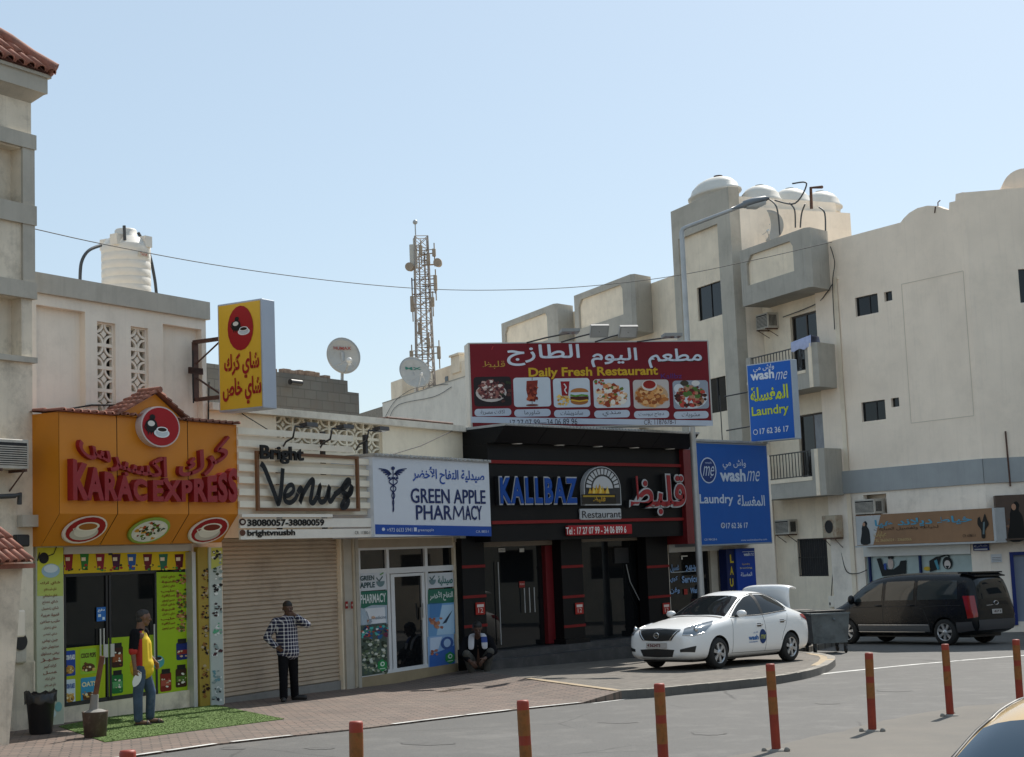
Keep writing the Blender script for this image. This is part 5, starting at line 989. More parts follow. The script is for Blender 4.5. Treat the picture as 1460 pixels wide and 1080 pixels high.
t.part('loose_rubble', m, mat('rubble', (.28, .20, .15), .9, var=.5, vscale=6)); m = MB(); cq = q(427, 545, yb + .3); m.lathe([(.06, -.18), (.06, .18)], (cq[0], -yb - .2, cq[1]), 12, 'x'); solo('security_camera', m, M_black, 'small dark camera fixed to the grey block wall', 'camera', A, (cq[0], -yb - .2, cq[1]))
def dish(lab, fr, c, r, az, el, text, tcol, textoff=.35, mount=.8):
    """offset satellite dish: c centre, az turn about z, el tilt"""
    t = T('satellite_dish', lab, 'satellite dish', fr, (c[0], c[1], c[2] - r - .2), 'satellite dishes on the roofs'); Rz = Matrix.Rotation(az, 3, 'Z') @ Matrix.Rotation(-el, 3, 'X')
    def X(p): v = Rz @ Vector(p); return (v.x + c[0], v.y + c[1], v.z + c[2])
    m = MB(); n = 32; rings = [(k / 6) for k in range(7)]; vs = []; fs = []
    for s_ in (0, 1):
        for f in rings:
            for k in range(n): a = 2 * math.pi * k / n; vs.append(X((r * .92 * f * math.cos(a), -r * .22 * f * f + r * .22 + s_ * .02, r * f * math.sin(a))))
    for s_ in (0, 1):
        for i in range(6):
            for k in range(n):
                j = (k + 1) % n; o = s_ * 7 * n; q_ = (o + i * n + k, o + i * n + j, o + i * n + n + j, o + i * n + n + k); fs.append(q_ if not s_ else tuple(reversed(q_)))
    fs += [(6 * n + k, 6 * n + (k + 1) % n, 13 * n + (k + 1) % n, 13 * n + k) for k in range(n)]
    m.add(vs, fs, 0, True); d = t.part('reflector', m, mat('dish_grey', (.44, .43, .40), .6, var=.12, vscale=2, dirt=((.28, .24, .19), .4, 3)))
    if text:
        m = MB(); put_text(m, text, -r * .48, r * .48, r * textoff, r * (textoff + .17), 0, 0, 0, .02); m.v = [X((u, -r * .22 * ((u / r) ** 2 + (h / r) ** 2) + r * .22 - .02, h)) for u, y, h in m.v]; t.part('dish_lettering', m, flat(tcol), d)
    m = MB(); lnb = (0, -r * .75, -r * .55); m.tube([X((0, .02, -r * .98)), X(lnb)], .018, 6); m.tube([X((r * .5, 0, -r * .6)), X(lnb)], .008, 5); m.tube([X((-r * .5, 0, -r * .6)), X(lnb)], .008, 5); t.part('feed_arm', m, M_galv)
    m = MB(); e = Vector(X(lnb)); m.ball(e, .07, 10); m.tube([e, e + Vector((0, 0, -.1))], .035, 8); t.part('feed_horn', m, mat('horn_white', (.6, .6, .58), .5))
    m = MB(); b_ = Vector(X((0, r * .28, -.1))); m.tube([b_, (b_.x, b_.y + .06, c[2] - r - mount)], .035, 8); m.tube([b_, X((0, r * .2, .1))], .05, 8); t.part('mount', m, M_galv); return t
cq = q(490, 507, yb); dish('round grey satellite dish with faint red lettering on block wall', A, (cq[0], -yb, cq[1]), .42, R_(-34), R_(12), 'HUMAX', 'a05048')
# low cream block further back
LBo = Fr(B.w(-3, -6.5, 0), 156)
q2 = lambda x, y: LBo.at(x, y, 0)
a, b = q2(513, 580)[0], q2(676, 560)[0]; h = q2(640, 545)[1]
t = T('low_cream_building', 'plain cream parapet wall behind the shop row, cables hanging on it', 'building', LBo, ((a + b) / 2, 0, 0)); m = MB(); bk = q2(545, 570)[0]; m.box(bk + .002, b + 4, 0, 6, 0, h); t.part('wall', m, M_white); m = MB(); m.box(a - 2, bk, .3, 6, 0, h - .06); t.part('brick_side', m, mat('bare_brick', (.33, .28, .22), .9, var=.35, vscale=7)); m = MB(); m.box(bk, b + 4, -.02, .22, h + .003, h + .04); t.part('coping', m, M_trim)
m = MB()
for pth in ([(548, 600), (562, 575), (580, 560), (600, 552), (640, 548)], [(556, 597), (570, 577), (620, 566), (645, 552)]): m.tube([(q2(x, y)[0], -.05, q2(x, y)[1]) for x, y in curve(pth, 4)], .012, 6)
solo('wall_cable', m, M_cable, 'thin dark cables looping over the low cream wall', 'cable', LBo, (q2(560, 580)[0], -.05, q2(560, 580)[1]))
m = MB(); qa = A.at(552, 596, -1.5); qb = A.at(645, 606, -1.5)
m.tube([(qa[0], 1.5, qa[1]), (qb[0], 1.5, qa[1] + .0)], .035, 4); m.tube([(qa[0], 2.4, qa[1]), (qb[0], 2.4, qa[1])], .035, 4)
for f in (.02, .35, .7, .98): u = qa[0] + (qb[0] - qa[0]) * f; m.tube([(u, 1.5, qa[1]), (u, 2.4, qa[1])], .03, 4); m.tube([(u, 1.5, qa[1]), (u, 1.5, hRow - .45)], .03, 4)
solo('steel_frame', m, M_rust, 'rusty steel rack lying on the cream shop roof', 'rack', A, ((qa[0] + qb[0]) / 2, 1.9, hRow - .45))
cq = LBo.at(592, 531, -1.2); dish('tilted white satellite dish with green letters by the mast', LBo, (cq[0], 1.2, cq[1]), .92, R_(92), R_(24), 'MX', '3c7c6c', .25)
FB = B
t = T('far_cream_house', 'distant cream house with stepped parapet behind low wall', 'building', FB, (B.at(640, 540, -3)[0], 3, 0)); q3 = lambda x, y: B.at(x, y, -3); m = MB(); u0_, u1_ = q3(605, 540)[0], q3(690, 530)[0]; hh3 = q3(640, 522)[1]; m.box(u0_, u1_, 3, 9, 0, hh3); ua, ub_ = q3(645, 515)[0], q3(657, 515)[0]; m.box(ua, ub_, 2.9, 4.2, hh3 - .6, q3(651, 508)[1]); m.box(ua - .08, ub_ + .08, 2.8, 4.3, q3(651, 508)[1] + .002, q3(651, 506)[1] + .04); t.part('wall', m, M_cream); m = MB(); u = q3(635, 541)[0]; m.box(u, u + .5, 2.97, 2.998, q3(634, 545)[1], q3(634, 538)[1]); t.part('window', m, M_glass)
m = MB(); qq = LBo.at(567, 542, -8); m.cbox(qq[0] - 1.4, qq[0] + .8, 8, 10, 0, qq[1], .03); solo('far_roof_house', m, M_cream, 'tiny cream roof block peeping left of the tilted dish', 'building', LBo, (qq[0], 8, 0))
# telecom mast
dm = 96.0; _p = ray(606, 520); _s = dm / math.hypot(_p.x, _p.y); MA = Fr((_p.x * _s, _p.y * _s), 96)
mh = lambda x, y: MA.at(x, y)
z0, z1 = 4.0, mh(605, 338)[1]; w0, w1 = .98, .58
t = T('telecom_mast', 'rusty steel lattice telecom mast with drum antennas', 'mast', MA, (0, 0, 0)); m = MB(); legs = []
def lg_(k, z): f = (z - z0) / (z1 - z0); r = w0 + (w1 - w0) * f; a = R_(45 + 90 * k + 14); return Vector((r * math.cos(a), r * math.sin(a), z))
m.box(-1.5, 1.5, -1.5, 1.5, 0, z0)
for k in range(4): m.tube([lg_(k, z0), lg_(k, z1)], .05, 6)
nb = 24
for i in range(nb):
    za, zb_ = z0 + (z1 - z0) * i / nb, z0 + (z1 - z0) * (i + 1) / nb
    for k in range(4): m.tube([lg_(k, za), lg_((k + 1) % 4, zb_)], .022, 4); m.tube([lg_((k + 1) % 4, za), lg_(k, zb_)], .022, 4); m.tube([lg_(k, zb_), lg_((k + 1) % 4, zb_)], .025, 4)
m.tube([(0.2, 0, z0), (0.2, 0, z1 - 1)], .06, 6); m.tube([(-.2, .3, z0), (-.2, .3, z1 - 1)], .05, 6); t.part('lattice', m, mat('mast_steel', (.38, .33, .29), .7, var=.35, vscale=.6))
m = MB(); ux = mh(592, 320)[0]; m.tube([(ux, 0, z1 - 1.2), (ux, 0, mh(592, 318)[1])], .04, 6); m.ball((ux, 0, mh(592, 317)[1]), .16, 12); m.tube([(ux, 0, z1 - .9), (lg_(1, z1 - .9).x, 0, z1 - .9)], .04, 4); t.part('lightning_rod', m, M_galv)
for px, py, w_, d in ((586, 383, 9, .5), (626, 377, 10, .5)):
    c = mh(px, py); m = MB(); m.lathe([(.26, -.36), (.28, -.2), (.2, .35)], (c[0], -.35, c[1]), 18, 'y'); m.tube([(c[0], 0, c[1]), (0, 0, c[1])], .05, 5); t.part('drum_antenna', m, mat('antenna_tan', (.33, .26, .19), .6, var=.15))
for px, py, hh_ in ((591, 367, .75), (589, 435, .5), (622, 405, .5), (627, 504, .4), (588, 507, .25), (601, 358, .3), (612, 372, .35), (618, 432, .3), (600, 470, .35), (612, 490, .3), (620, 362, .25)):
    c = mh(px, py); m = MB(); m.cbox(c[0] - (.24 if py == 367 else .11), c[0] + (.24 if py == 367 else .11), -.45, -.25, c[1] - hh_, c[1] + hh_, .03); m.tube([(c[0], -.2, c[1] - hh_ - .6), (c[0], -.2, c[1] + hh_ + .4)], .04, 5); m.tube([(c[0], -.2, c[1]), (0, 0, c[1])], .04, 5); m.tube([(c[0], -.2, c[1] + hh_), (0, 0, c[1] + hh_)], .03, 5); t.part('panel_antenna', m, MATS['antenna_tan'] if py != 367 else mat('antenna_pale', (.5, .48, .43), .6))
m = MB()
for px, y0_, y1_ in ((587.5, 397, 444), (621, 395, 420)): m.tube([(mh(px, y0_)[0], -.1, mh(px, y0_)[1]), (mh(px, y0_)[0], -.1, mh(px, y1_)[1])], .045, 5); [m.tube([(mh(px, y0_)[0], -.1, mh(px, y)[1]), (0, 0, mh(px, y)[1])], .035, 4) for y in (y0_ + 3, (y0_ + y1_) / 2, y1_ - 3)]
t.part('side_ladder', m, M_rust)

# ================================================================== APARTMENT BLOCK WITH BALCONIES
BO = 1.2
bq = lambda x, y, o=BO: B.at(x, y, o)
tu0, tu1 = bq(956, 300)[0], bq(1040, 300)[0]; tH = bq(1000, 283)[1]
t = T('apartment_block', 'cream apartment block with stair tower and stacked grey balconies', 'building', B, (-3, 0, 0))
m = MB(); ruL, ruR = tu1, 0.0; hRoof = bq(1110, 424)[1] + .45
d1 = (bq(1127, 470, 0)[0], bq(1167, 470, 0)[0]); d2 = (bq(1138, 610, 0)[0], bq(1176, 610, 0)[0]); bw = (bq(1137.5, 795, 0)[0], bq(1180, 795, 0)[0]); bwh = (bq(1158, 822, 0)[1], bq(1158, 768, 0)[1])
dh1 = (bq(1135, 557)[1] + .2, bq(1147, 447, 0)[1]); dh2 = (bq(1130, 710)[1] + .2, bq(1157, 590, 0)[1])
m.wall(tu1 + .002, .25, -.9, hRoof, [(*d1, *dh1), (*d2, *dh2), (*bw, *bwh)], 0, .18); m.box(tu1, .25, .3, .35, -.9, hRoof - .02); m.box(tu1, .3, .002, 9, hRoof - .1, hRoof - .02)
# tower with sunk panel
pu0, pu1 = bq(970, 400)[0], bq(1027, 400)[0]; ph = bq(998, 329)[1]; w1_ = (bq(990, 430)[0], bq(1026, 430)[0], bq(1007, 454)[1], bq(1007, 405)[1]); w2_ = (bq(1013, 560)[0] - .55, bq(1031, 560)[0], bq(1020, 588)[1], bq(1020, 538)[1])
t.part('wall', m, M_cream)
m = MB(); m.wall(tu0, tu1, 0, tH, [(pu0, pu1, .5, ph)], -BO, .14); side = bq(1047, 290)[1]
m.quad((tu1, -BO, 0), (tu1, -BO + .45, 0), (tu1, -BO + .45, tH), (tu1, -BO, tH)); m.quad((tu0, 6, 0), (tu0, -BO, 0), (tu0, -BO, tH), (tu0, 6, tH)); m.box(tu0 + .01, tu1 - .01, -BO + .15, -BO + .45, tH - .7, tH - .01); m.quad((tu0, -BO, tH), (tu1, -BO, tH), (tu1, -BO + .45, tH), (tu0, -BO + .45, tH)); t.part('tower_frame', m, M_trim)
m = MB(); m.wall(pu0, pu1, .5, ph, [w1_, w2_], -BO + .14, .14); m.box(pu0, pu1, -BO + .34, -BO + .38, .5, ph); t.part('tower_panel', m, M_cream)
m = MB(); sd = 4.4; m.box(tu0 + .02, tu1 - .012, -BO + .46, sd, 0, side - .0); m.box(tu0 + .3, tu1 - .25, -BO + .6, sd - .5, side + .002, side + .45); t.part('tower_side', m, M_white)
m = MB()
for a_, b_, c_, d_ in (w1_, w2_): m.box(a_, b_, -BO + .24, -BO + .27, c_, d_)
t.part('window', m, M_glass); fm = MB()
for a_, b_, c_, d_ in (w1_, w2_):
    for x0_, x1_ in ((a_, a_ + .05), ((a_ + b_) / 2 - .02, (a_ + b_) / 2 + .03), (b_ - .05, b_)): fm.box(x0_, x1_, -BO + .21, -BO + .24, c_, d_)
t.part('window_frame', fm, M_black)
m = MB(); m.box(*d1, .13, .16, *dh1); m.box(*d2, .13, .16, *dh2); dd = t.part('balcony_door', m, M_glass); fm = MB()
for (a_, b_), (c_, d_) in ((d1, dh1), (d2, dh2)):
    for x0_ in (a_, (a_ + b_) / 2, b_ - .06): fm.box(x0_, x0_ + .06, .1, .13, c_, d_ - .061)
    fm.box(a_, b_, .1, .13, d_ - .06, d_)
t.part('door_frame', fm, mat('door_brown', (.06, .045, .035), .5)); m = MB(); m.box((d2[0] + d2[1]) / 2 + .06, d2[1] - .06, .115, .128, dh2[0], dh2[1] - .06); t.part('curtain', m, mat('curtain_grey', (.30, .31, .33), .8, var=.2, vscale=4))
m = MB(); m.box(*bw, .12, .16, *bwh); t.part('barred_window', m, M_dark); gm = MB()
for k in range(13): u = bw[0] + (bw[1] - bw[0]) * (k + .5) / 13; gm.tube([(u, .02, bwh[0]), (u, .02, bwh[1])], .012, 5)
for f in (.02, .5, .98): h = bwh[0] + (bwh[1] - bwh[0]) * f; gm.box(bw[0], bw[1], .035, .05, h - .015, h + .015)
t.part('window_grille', gm, M_black)
def balcony(u0, u1, h0, h1, kind, ret=.45, rail=None):
    """u1 is the front corner; the side returns to the wall at u1 - ret"""
    m = MB(); th = .14; fo = -BO
    foot = [(u0, 0), (u0, fo), (u1, fo), (u1 + .16, fo + .14), (u1 + .16 - ret, 0)]
    m.slab(foot, h0, h0 + .16)
    if kind == 'panel':
        a, b = u0 + .42, u1 - .75; c, d = h0 + (h1 - h0) * .34, h1 - .28; pts = [(a, c), (b, c + 0), (b, d - .22), (b - .2, d), (a + .3, d), (a, d - .3)]
        m.wall(u0, u1, h0 + .16, h1, [(a, b, c, d)], fo, .1)
        for P_ in ([(a, d), (a, d - .3), (a + .3, d)], [(b, d), (b - .2, d), (b, d - .22)]): m.prism(P_, fo + .001, fo + .1)
        m.quad((u1, fo, h0 + .16), (u1 + .16, fo + .14, h0 + .16), (u1 + .16, fo + .14, h1), (u1, fo, h1)); m.quad((u1 + .16, fo + .14, h0 + .16), (u1 + .16 - ret, 0, h0 + .16), (u1 + .16 - ret, 0, h1), (u1 + .16, fo + .14, h1))
        m.quad((u0, 0, h0), (u0, fo, h0), (u0, fo, h1), (u0, 0, h1)); m.quad((u1 + .06, fo + .3, h0), (u0, fo + .3, h0), (u0, fo + .3, h1), (u1 + .06, fo + .3, h1)); m.quad((u0, fo, h1), (u1, fo, h1), (u1 + .06, fo + .3, h1), (u0, fo + .3, h1)); m.add([(u1, fo, h1), (u1 + .16, fo + .14, h1), (u1 + .16 - ret, 0, h1), (u1 - ret, 0, h1), (u1 + .06, fo + .3, h1)], [(0, 1, 2, 3, 4)])
        bo = t.part('balcony', m, M_greyb); pm_ = MB(); pm_.box(a - .05, b + .05, fo + .1, fo + .13, c - .05, d + .05); t.part('sunk_panel', pm_, M_cream, bo)
    else:
        hm = h0 + (h1 - h0) * .42; r0, r1 = u0 + .28, u1 - .42
        m.box(u0, u0 + .28, fo, fo + .14, h0 + .16, h1); m.prism([(r0, h0 + .16), (r1, h0 + .16), (r1, hm), (r0, hm)], fo, fo + .14)
        m.slab([(r1, fo), (u1, fo), (u1 + .16, fo + .14), (u1 + .16 - ret, 0), (u1 - ret - .02, 0), (u1 + .0, fo + .2), (r1, fo + .14)], h0 + .16, h1); bo = t.part('balcony', m, M_greyb)
        s_ = MB(); s_.box(r1 + .22, r1 + .42, fo - .03, fo - .002, h0, h1 - .01); s_.box(u0, r1, fo - .02, fo - .002, hm - .12 if False else h0 + .55, hm); t.part('pale_strip', s_, M_cream, bo)
        rl_ = MB(); n = 18; rl_.box(r0, r1, fo + .05, fo + .08, h1 - .06, h1 - .02); rl_.box(r0, r1, fo + .05, fo + .08, hm + .03, hm + .06)
        for k in range(n): u = r0 + (r1 - r0) * (k + .5) / n; rl_.box(u - .014, u + .014, fo + .055, fo + .075, hm + .06, h1 - .06)
        for k in range(3): u = r1 - .25 + k * .1; rl_.tube([(u, fo + .05, hm + .05), (u, fo - .1 - .03 * k, hm + .2), (u, fo + .02, h1 - .1)], .014, 5)
        t.part('railing', rl_, M_black, bo)
    return bo
b1l, b1r = bq(1057, 400)[0], bq(1149, 370)[0]; balcony(b1l, b1r, bq(1105, 424)[1], bq(1100, 342)[1], 'panel')
b2r = b1r; balcony(b1l, b2r, bq(1135, 557)[1], bq(1110, 500)[1], 'rail'); balcony(b1l, b2r, bq(1130, 710)[1], bq(1125, 645)[1], 'rail')
# wings further left with panelled parapets
m = MB(); wL = bq(714, 460)[0]; hw = bq(935, 402, 0)[1]; m.box(wL - 2, tu0 - .002, 0, 9, 0, hw); t.part('wing_wall', m, M_cream); uu = [(bq(715, 470)[0], bq(789, 440)[0]), (bq(819, 440)[0], bq(899, 410)[0])]
for a_, b_ in uu: balcony(a_, b_, bq(855, 455)[1] - 1.0, bq(855, 408)[1], 'panel', .5)
m = MB(); 
for a_, b_ in uu: m.box(a_ + .2, a_ + 1.6, -.03, -.003, hRoof - 3, hRoof - .9)
t.part('wing_door', m, M_glass)
# laundry, condenser, AC units
m = MB(); q_ = bq(1140, 487); lc = [(q_[0] - .55 + .05 * k, -BO - .05 - .02 * (k % 3), q_[1] - .02 - .01 * k) for k in range(12)]
vs = []; nn = 12
for k in range(nn + 1):
    u = q_[0] - .5 + 1.25 * k / nn; w_ = .02 * math.sin(k * 1.9)
    vs += [(u, -BO - .04 + w_, q_[1] - .30 - .04 * math.sin(k)), (u, -BO - .03 + w_ * .3, q_[1] + .03 + .008 * k), (u, -BO + .3, q_[1] + .06), (u, -BO + .34 - w_, q_[1] - .2)]
m.add(vs, [(4 * k + j, 4 * k + 4 + j, 4 * k + 5 + j, 4 * k + 1 + j) for k in range(nn) for j in range(3)], 0, True); solo('hung_laundry', m, mat('pale_blue_cloth', (.42, .45, .62), .9, var=.15, vscale=6), 'pale blue white cloth draped over the middle balcony corner', 'laundry', B, (q_[0], -BO, q_[1]))
a_, b_ = bq(1076, 455, .55), bq(1110, 455, .4); ac_unit('beige window air conditioner under the top balcony', B, a_[0], a_[0] + .78, bq(1092, 468, .5)[1], bq(1092, 446, .5)[1], 0, .5)
a_ = bq(1112, 748, .4); ac_unit('dark fronted air conditioner under the lowest balcony behind blue sign', B, a_[0] - .35, a_[0] + .55, bq(1122, 762, .4)[1], bq(1122, 741, .4)[1], 0, .4)
a_ = bq(1173, 750, .35); b_ = bq(1201, 750, .35); hh0, hh1 = bq(1187, 767, .35)[1], bq(1187, 735, .35)[1]; t2 = T('condenser_unit', 'rust stained outdoor condenser with round fan on the cream wall', 'air conditioner', B, ((a_[0] + b_[0]) / 2, 0, hh0)); m = MB(); uL_, uR_ = a_[0], a_[0] + .80; m.cbox(uL_, uR_, -.38, -.06, hh0, hh1, .02); t2.part('shell', m, mat('rusty_shell', (.45, .38, .28), .7, var=.15, dirt=((.22, .08, .03), .9, 3.5))); m = MB(); fc = ((uL_ + uR_) / 2 + .02, -.385, (hh0 + hh1) / 2); m.lathe([(.23, .0), (.23, -.015), (.2, -.015), (.2, .0)], fc, 24, 'y', 0); m.lathe([(.001, -.002), (.2, -.002)], fc, 24, 'y', 1, cap=False)
for k in range(3): m.lathe([(.05 + .05 * k, -.012), (.06 + .05 * k, -.012)], fc, 20, 'y', 0, cap=False)
t2.part('fan_guard', m, [M_black, M_dark]); m = MB(); m.box(uL_ + .05, uR_ - .05, -.4, 0, hh0 - .05, hh0 - .003); m.bar((uL_ + .1, -.36, hh0 - .06), (uL_ + .1, -.01, hh0 - .4), .02, .02); m.bar((uR_ - .1, -.36, hh0 - .06), (uR_ - .1, -.01, hh0 - .4), .02, .02); t2.part('bracket', m, M_rust)
m = MB()
for pth in ([(1190, 768), (1192, 785), (1188, 812), (1185, 852)], [(1196, 768), (1200, 790), (1207, 815), (1222, 818), (1236, 813)], [(1187, 768), (1194, 790), (1200, 805)]): m.tube([(bq(x, y, .06)[0], -.06, bq(x, y, .06)[1]) for x, y in curve(pth, 5)], .016, 6)
solo('wall_cable', m, M_cable, 'black cables dangling below the rusty condenser', 'cable', B, (bq(1190, 800, .06)[0], 0, bq(1190, 820, .06)[1])); m = MB(); q_ = bq(1181, 850, .1), bq(1193, 866, .1); m.cbox(q_[0][0], q_[1][0], -.12, -.002, q_[1][1], q_[0][1], .015); m.box(q_[0][0] + .06, q_[0][0] + .14, -.125, -.12, q_[1][1] + .06, q_[1][1] + .16, 1); solo('electric_box', m, [M_white, M_black], 'white socket box with black inlet low on cream wall', 'electric box', B, (q_[0][0], -.05, q_[1][1]))
m = MB(); 
for pth in ([(1184, 352), (1190, 375), (1187, 405), (1190, 470)], [(1187, 405), (1172, 428), (1150, 440), (1118, 452)]): m.tube([(bq(x, y, .1 if x > 1180 else .05)[0], -.1, bq(x, y, .1)[1]) for x, y in curve(pth, 5)], .018, 6)
m.tube([(bq(1053, 395, .9)[0], -.9, bq(1053, 395, .9)[1]), (bq(1050, 430, .9)[0], -.9, bq(1050, 430, .9)[1]), (bq(1049, 480, .9)[0], -.9, bq(1049, 480, .9)[1]), (bq(1052, 520, .9)[0], -.9, bq(1052, 520, .9)[1])], .02, 6)
solo('wall_cable', m, M_cable, 'loose cables running down beside the top balcony', 'cable', B, (bq(1187, 400, .1)[0], 0, 9))
# roof tanks on the tower
TS = B.sub(tu1, -BO, -90 + 4)
for k, (px, py, rx, lab) in enumerate(((1020, 268, 38, 'long cream domed water tank nearest the tower front'), (1084, 283, 23, 'cream domed water tank second on tower roof'), (1127, 287, 22, 'cream domed water tank third on tower roof'), (1170, 291, 21, 'rearmost cream domed water tank beside the bent pipe'))):
    yy = [.9, 2.2, 4.0, 5.8][k] - BO + 0; 
    dd_ = ray(px, py); c0 = Vector((0, 0, ZC)); pl_n = B.n; tt_ = (B.w(0, yy, 0) - Vector((0, 0, ZC))).dot(pl_n) / dd_.dot(pl_n); pw = c0 + dd_ * tt_; u_, y_, h_ = B.loc(pw); zb = side + .45 if k else tH - .25
    r = .86 if k else .80; t2 = T('roof_tank', lab, 'water tank', B, (u_, y_, zb), 'water tanks on the tower roof'); m = MB(); hgt = h_ - zb - (.20 if k else .30); m.lathe([(r * .9, 0), (r * .92, hgt - .05), (r * 1.02, hgt - .03), (r * 1.03, hgt + .04), (r * .93, hgt + .12), (r * .86, hgt + .32), (r * .66, hgt + .52), (r * .4, hgt + .64), (.001, hgt + .68)], (u_, y_, zb + .003), 32)
    if not k: m.v = [(u_ + (v[0] - u_) * 1.9 - .1, v[1], v[2]) for v in m.v]
    t2.part('shell', m, M_wtank); m = MB(); m.lathe([(.17, hgt + .6), (.18, hgt + .72), (.001, hgt + .73)], (u_ + (.25 if not k else 0), y_, zb), 14); m.cbox(u_ - .55, u_ - .25, y_ - .1, y_ + .15, zb + hgt + (.45 if k else .5), zb + hgt + .72, .02); t2.part('lid', m, M_trim if k else M_rust)
m = MB()
for pth in ([(1090, 281), (1107, 295), (1112, 335)], [(1126, 290), (1133, 300), (1134, 325)], [(1148, 291), (1143, 305), (1141, 325)], [(1168, 296), (1176, 305), (1177, 336)], [(1105, 286), (1134, 290), (1150, 262), (1130, 262)]): m.tube([(bq(x, y, -.6)[0], .6, bq(x, y, -.6)[1]) for x, y in curve(pth, 6)], .03, 7)
solo('roof_hose', m, M_pipe, 'black hoses looping from the domed tanks to balcony roof', 'hose', B, (bq(1120, 300, -.6)[0], .6, hRoof)); m = MB(); q_ = [bq(x, y, -.8) for x, y in ((1157, 298), (1156, 268), (1172, 267))]; m.tube([(a_[0], .8, a_[1]) for a_ in q_], .06, 8); solo('bent_pipe', m, M_rust, 'bent brown pipe standing before the rearmost tank', 'pipe', B, (q_[0][0], .8, q_[0][1]))
q_ = bq(1096, 322, -.5); dish('grey satellite dish behind the top balcony of the apartment block', B, (q_[0], .5, q_[1]), .62, R_(52), R_(4), None, '')

# ================================================================== RIGHT BLOCK
cq_ = lambda x, y, o=0: C.at(x, y, o); dq = lambda x, y, o=0: D.at(x, y, o)
CH = cq_(1285, 318)[1]; hb0_, hb1_ = cq_(1305, 697)[1], cq_(1305, 663)[1]
def win_(f, xl, xr, yt, yb, xt=0): a_, b_ = f(xl, (yt + yb) / 2)[0], f(xr, (yt + yb) / 2)[0]; xm = (xl + xr) / 2; return (a_, b_, f(xm, yb)[1], f(xm, yt)[1])
cw = [win_(cq_, 1219.5, 1252, 421.5, 449), win_(cq_, 1260.5, 1272, 416, 429.5), win_(cq_, 1228.5, 1262.5, 572, 600), win_(cq_, 1270.5, 1282, 567.5, 580.5)]
shp = (cq_(1236, 850)[0], cq_(1389, 850)[0], -.2, cq_(1310, 783)[1]); acw = (cq_(1231, 715)[0], cq_(1264, 715)[0], cq_(1247, 733)[1], cq_(1247, 705)[1])
t = T('corner_building', 'cream corner building with grey blue band and chamfered end', 'building', C, (-2, 0, 0)); m = MB()
M_cc = mat('grey_cream_plaster', (.90, .77, .63), .9, var=.10, vscale=.5, streak=.20, dirt=((.58, .50, .40), .30, .8), bump=.3); M_clow = mat('lower_plaster', (.83, .75, .65), .9, var=.12, vscale=.7, streak=.25, dirt=((.32, .29, .25), .4, 1.2), bump=.3)
UL = UJ - .9; m.wall(UL, 0, hb1_, CH, cw, 0, .16)
top = [(1185, 345), (1284, 317.5), (1288, 312), (1296, 304), (1308, 297), (1322, 293.5), (1336, 294), (1346, 298), (1353, 299.5), (1353.5, 289), (1362, 287), (1362.5, 277), (1374, 274)]
tp = [cq_(*p) for p in top]; tp = [(u, max(h, CH + .003)) for u, h in tp]; tp[-1] = (0, tp[-1][1]); m.prism([(tp[0][0] - .3, CH), (0, CH)] + list(reversed(tp)) + [(tp[0][0] - .3, tp[0][1])], .0, .25)
dH = dq(1420, 271)[1]; dw = [(dq(1453, 405)[0], dq(1453, 405)[0] + 1.5, dq(1456, 432)[1], dq(1456, 384)[1])]
dm_ = MB(); dm_.wall(0, 9, hb1_, dH, dw, 0, .16); dm_.v = [tuple(C.loc(D.w(*v))) for v in dm_.v]; m.merge(dm_); t.part('upper_wall', m, M_cc)
m = MB(); m.wall(UL, 0, -.9, hb0_, [shp, acw], 0, .2); dm_ = MB(); door = (dq(1446, 850)[0], dq(1446, 850)[0] + 1.2, -.3, dq(1452, 787)[1]); dm_.wall(0, 9, -.9, hb0_, [door], 0, .2); dm_.v = [tuple(C.loc(D.w(*v))) for v in dm_.v]; m.merge(dm_); t.part('lower_wall', m, M_clow)
m = MB(); m.box(UL + .05, .01, -.06, .2, hb0_ + .002, hb1_ - .002); dm_ = MB(); dm_.box(-.01, 9, -.06, .2, hb0_ + .004, hb1_ - .004); dm_.v = [tuple(C.loc(D.w(*v))) for v in dm_.v]; m.merge(dm_); t.part('band', m, M_band)
m = MB(); fp = [C.w(UL, .4, 0), C.w(-.05, .4, 0), D.w(.1, .4, 0), D.w(9, .4, 0), D.w(9, 12, 0), C.w(UL, 12, 0)]; m.slab([C.loc(p)[:2] for p in fp], -.9, CH - .3); t.part('core', m, M_cc)
m = MB()
for w_ in cw: m.box(w_[0], w_[1], .1, .13, w_[2], w_[3])
for w_ in dw: q_ = MB(); q_.box(w_[0], w_[1], .1, .13, w_[2], w_[3]); q_.v = [tuple(C.loc(D.w(*v))) for v in q_.v]; m.merge(q_)
t.part('window', m, M_glass); m = MB()
for w_ in cw[::2]:
    for f in (0, .55, .96): u = w_[0] + (w_[1] - w_[0]) * f; m.box(u, u + .04, .075, .1, w_[2], w_[3])
    m.box(w_[0], w_[1], .074, .1, w_[3] - .04, w_[3] - .0)
t.part('window_frame', m, M_black)
m = MB(); gx = [cq_(1288.5, 450)[0], cq_(1378, 450)[0]]
for h in (cq_(1330, 396)[1], cq_(1330, 600)[1]): m.box(gx[0], gx[1], -.008, -.002, h - .012, h + .012)
for u in gx: m.box(u - .012, u + .012, -.008, -.002, cq_(1330, 600)[1] + .012, cq_(1330, 396)[1] - .012)
t.part('plaster_groove', m, mat('groove', (.62, .54, .44), .9))
m = MB(); c0 = dq(1462, 268, -.3); rr = .75; m.prism([(c0[0] + rr * math.cos(R_(k * 9)), dH - .05 + rr * math.sin(R_(k * 9))) for k in range(21)], .3, 4); m.v = [tuple(C.loc(D.w(*v))) for v in m.v]; t.part('vault', m, M_cc)
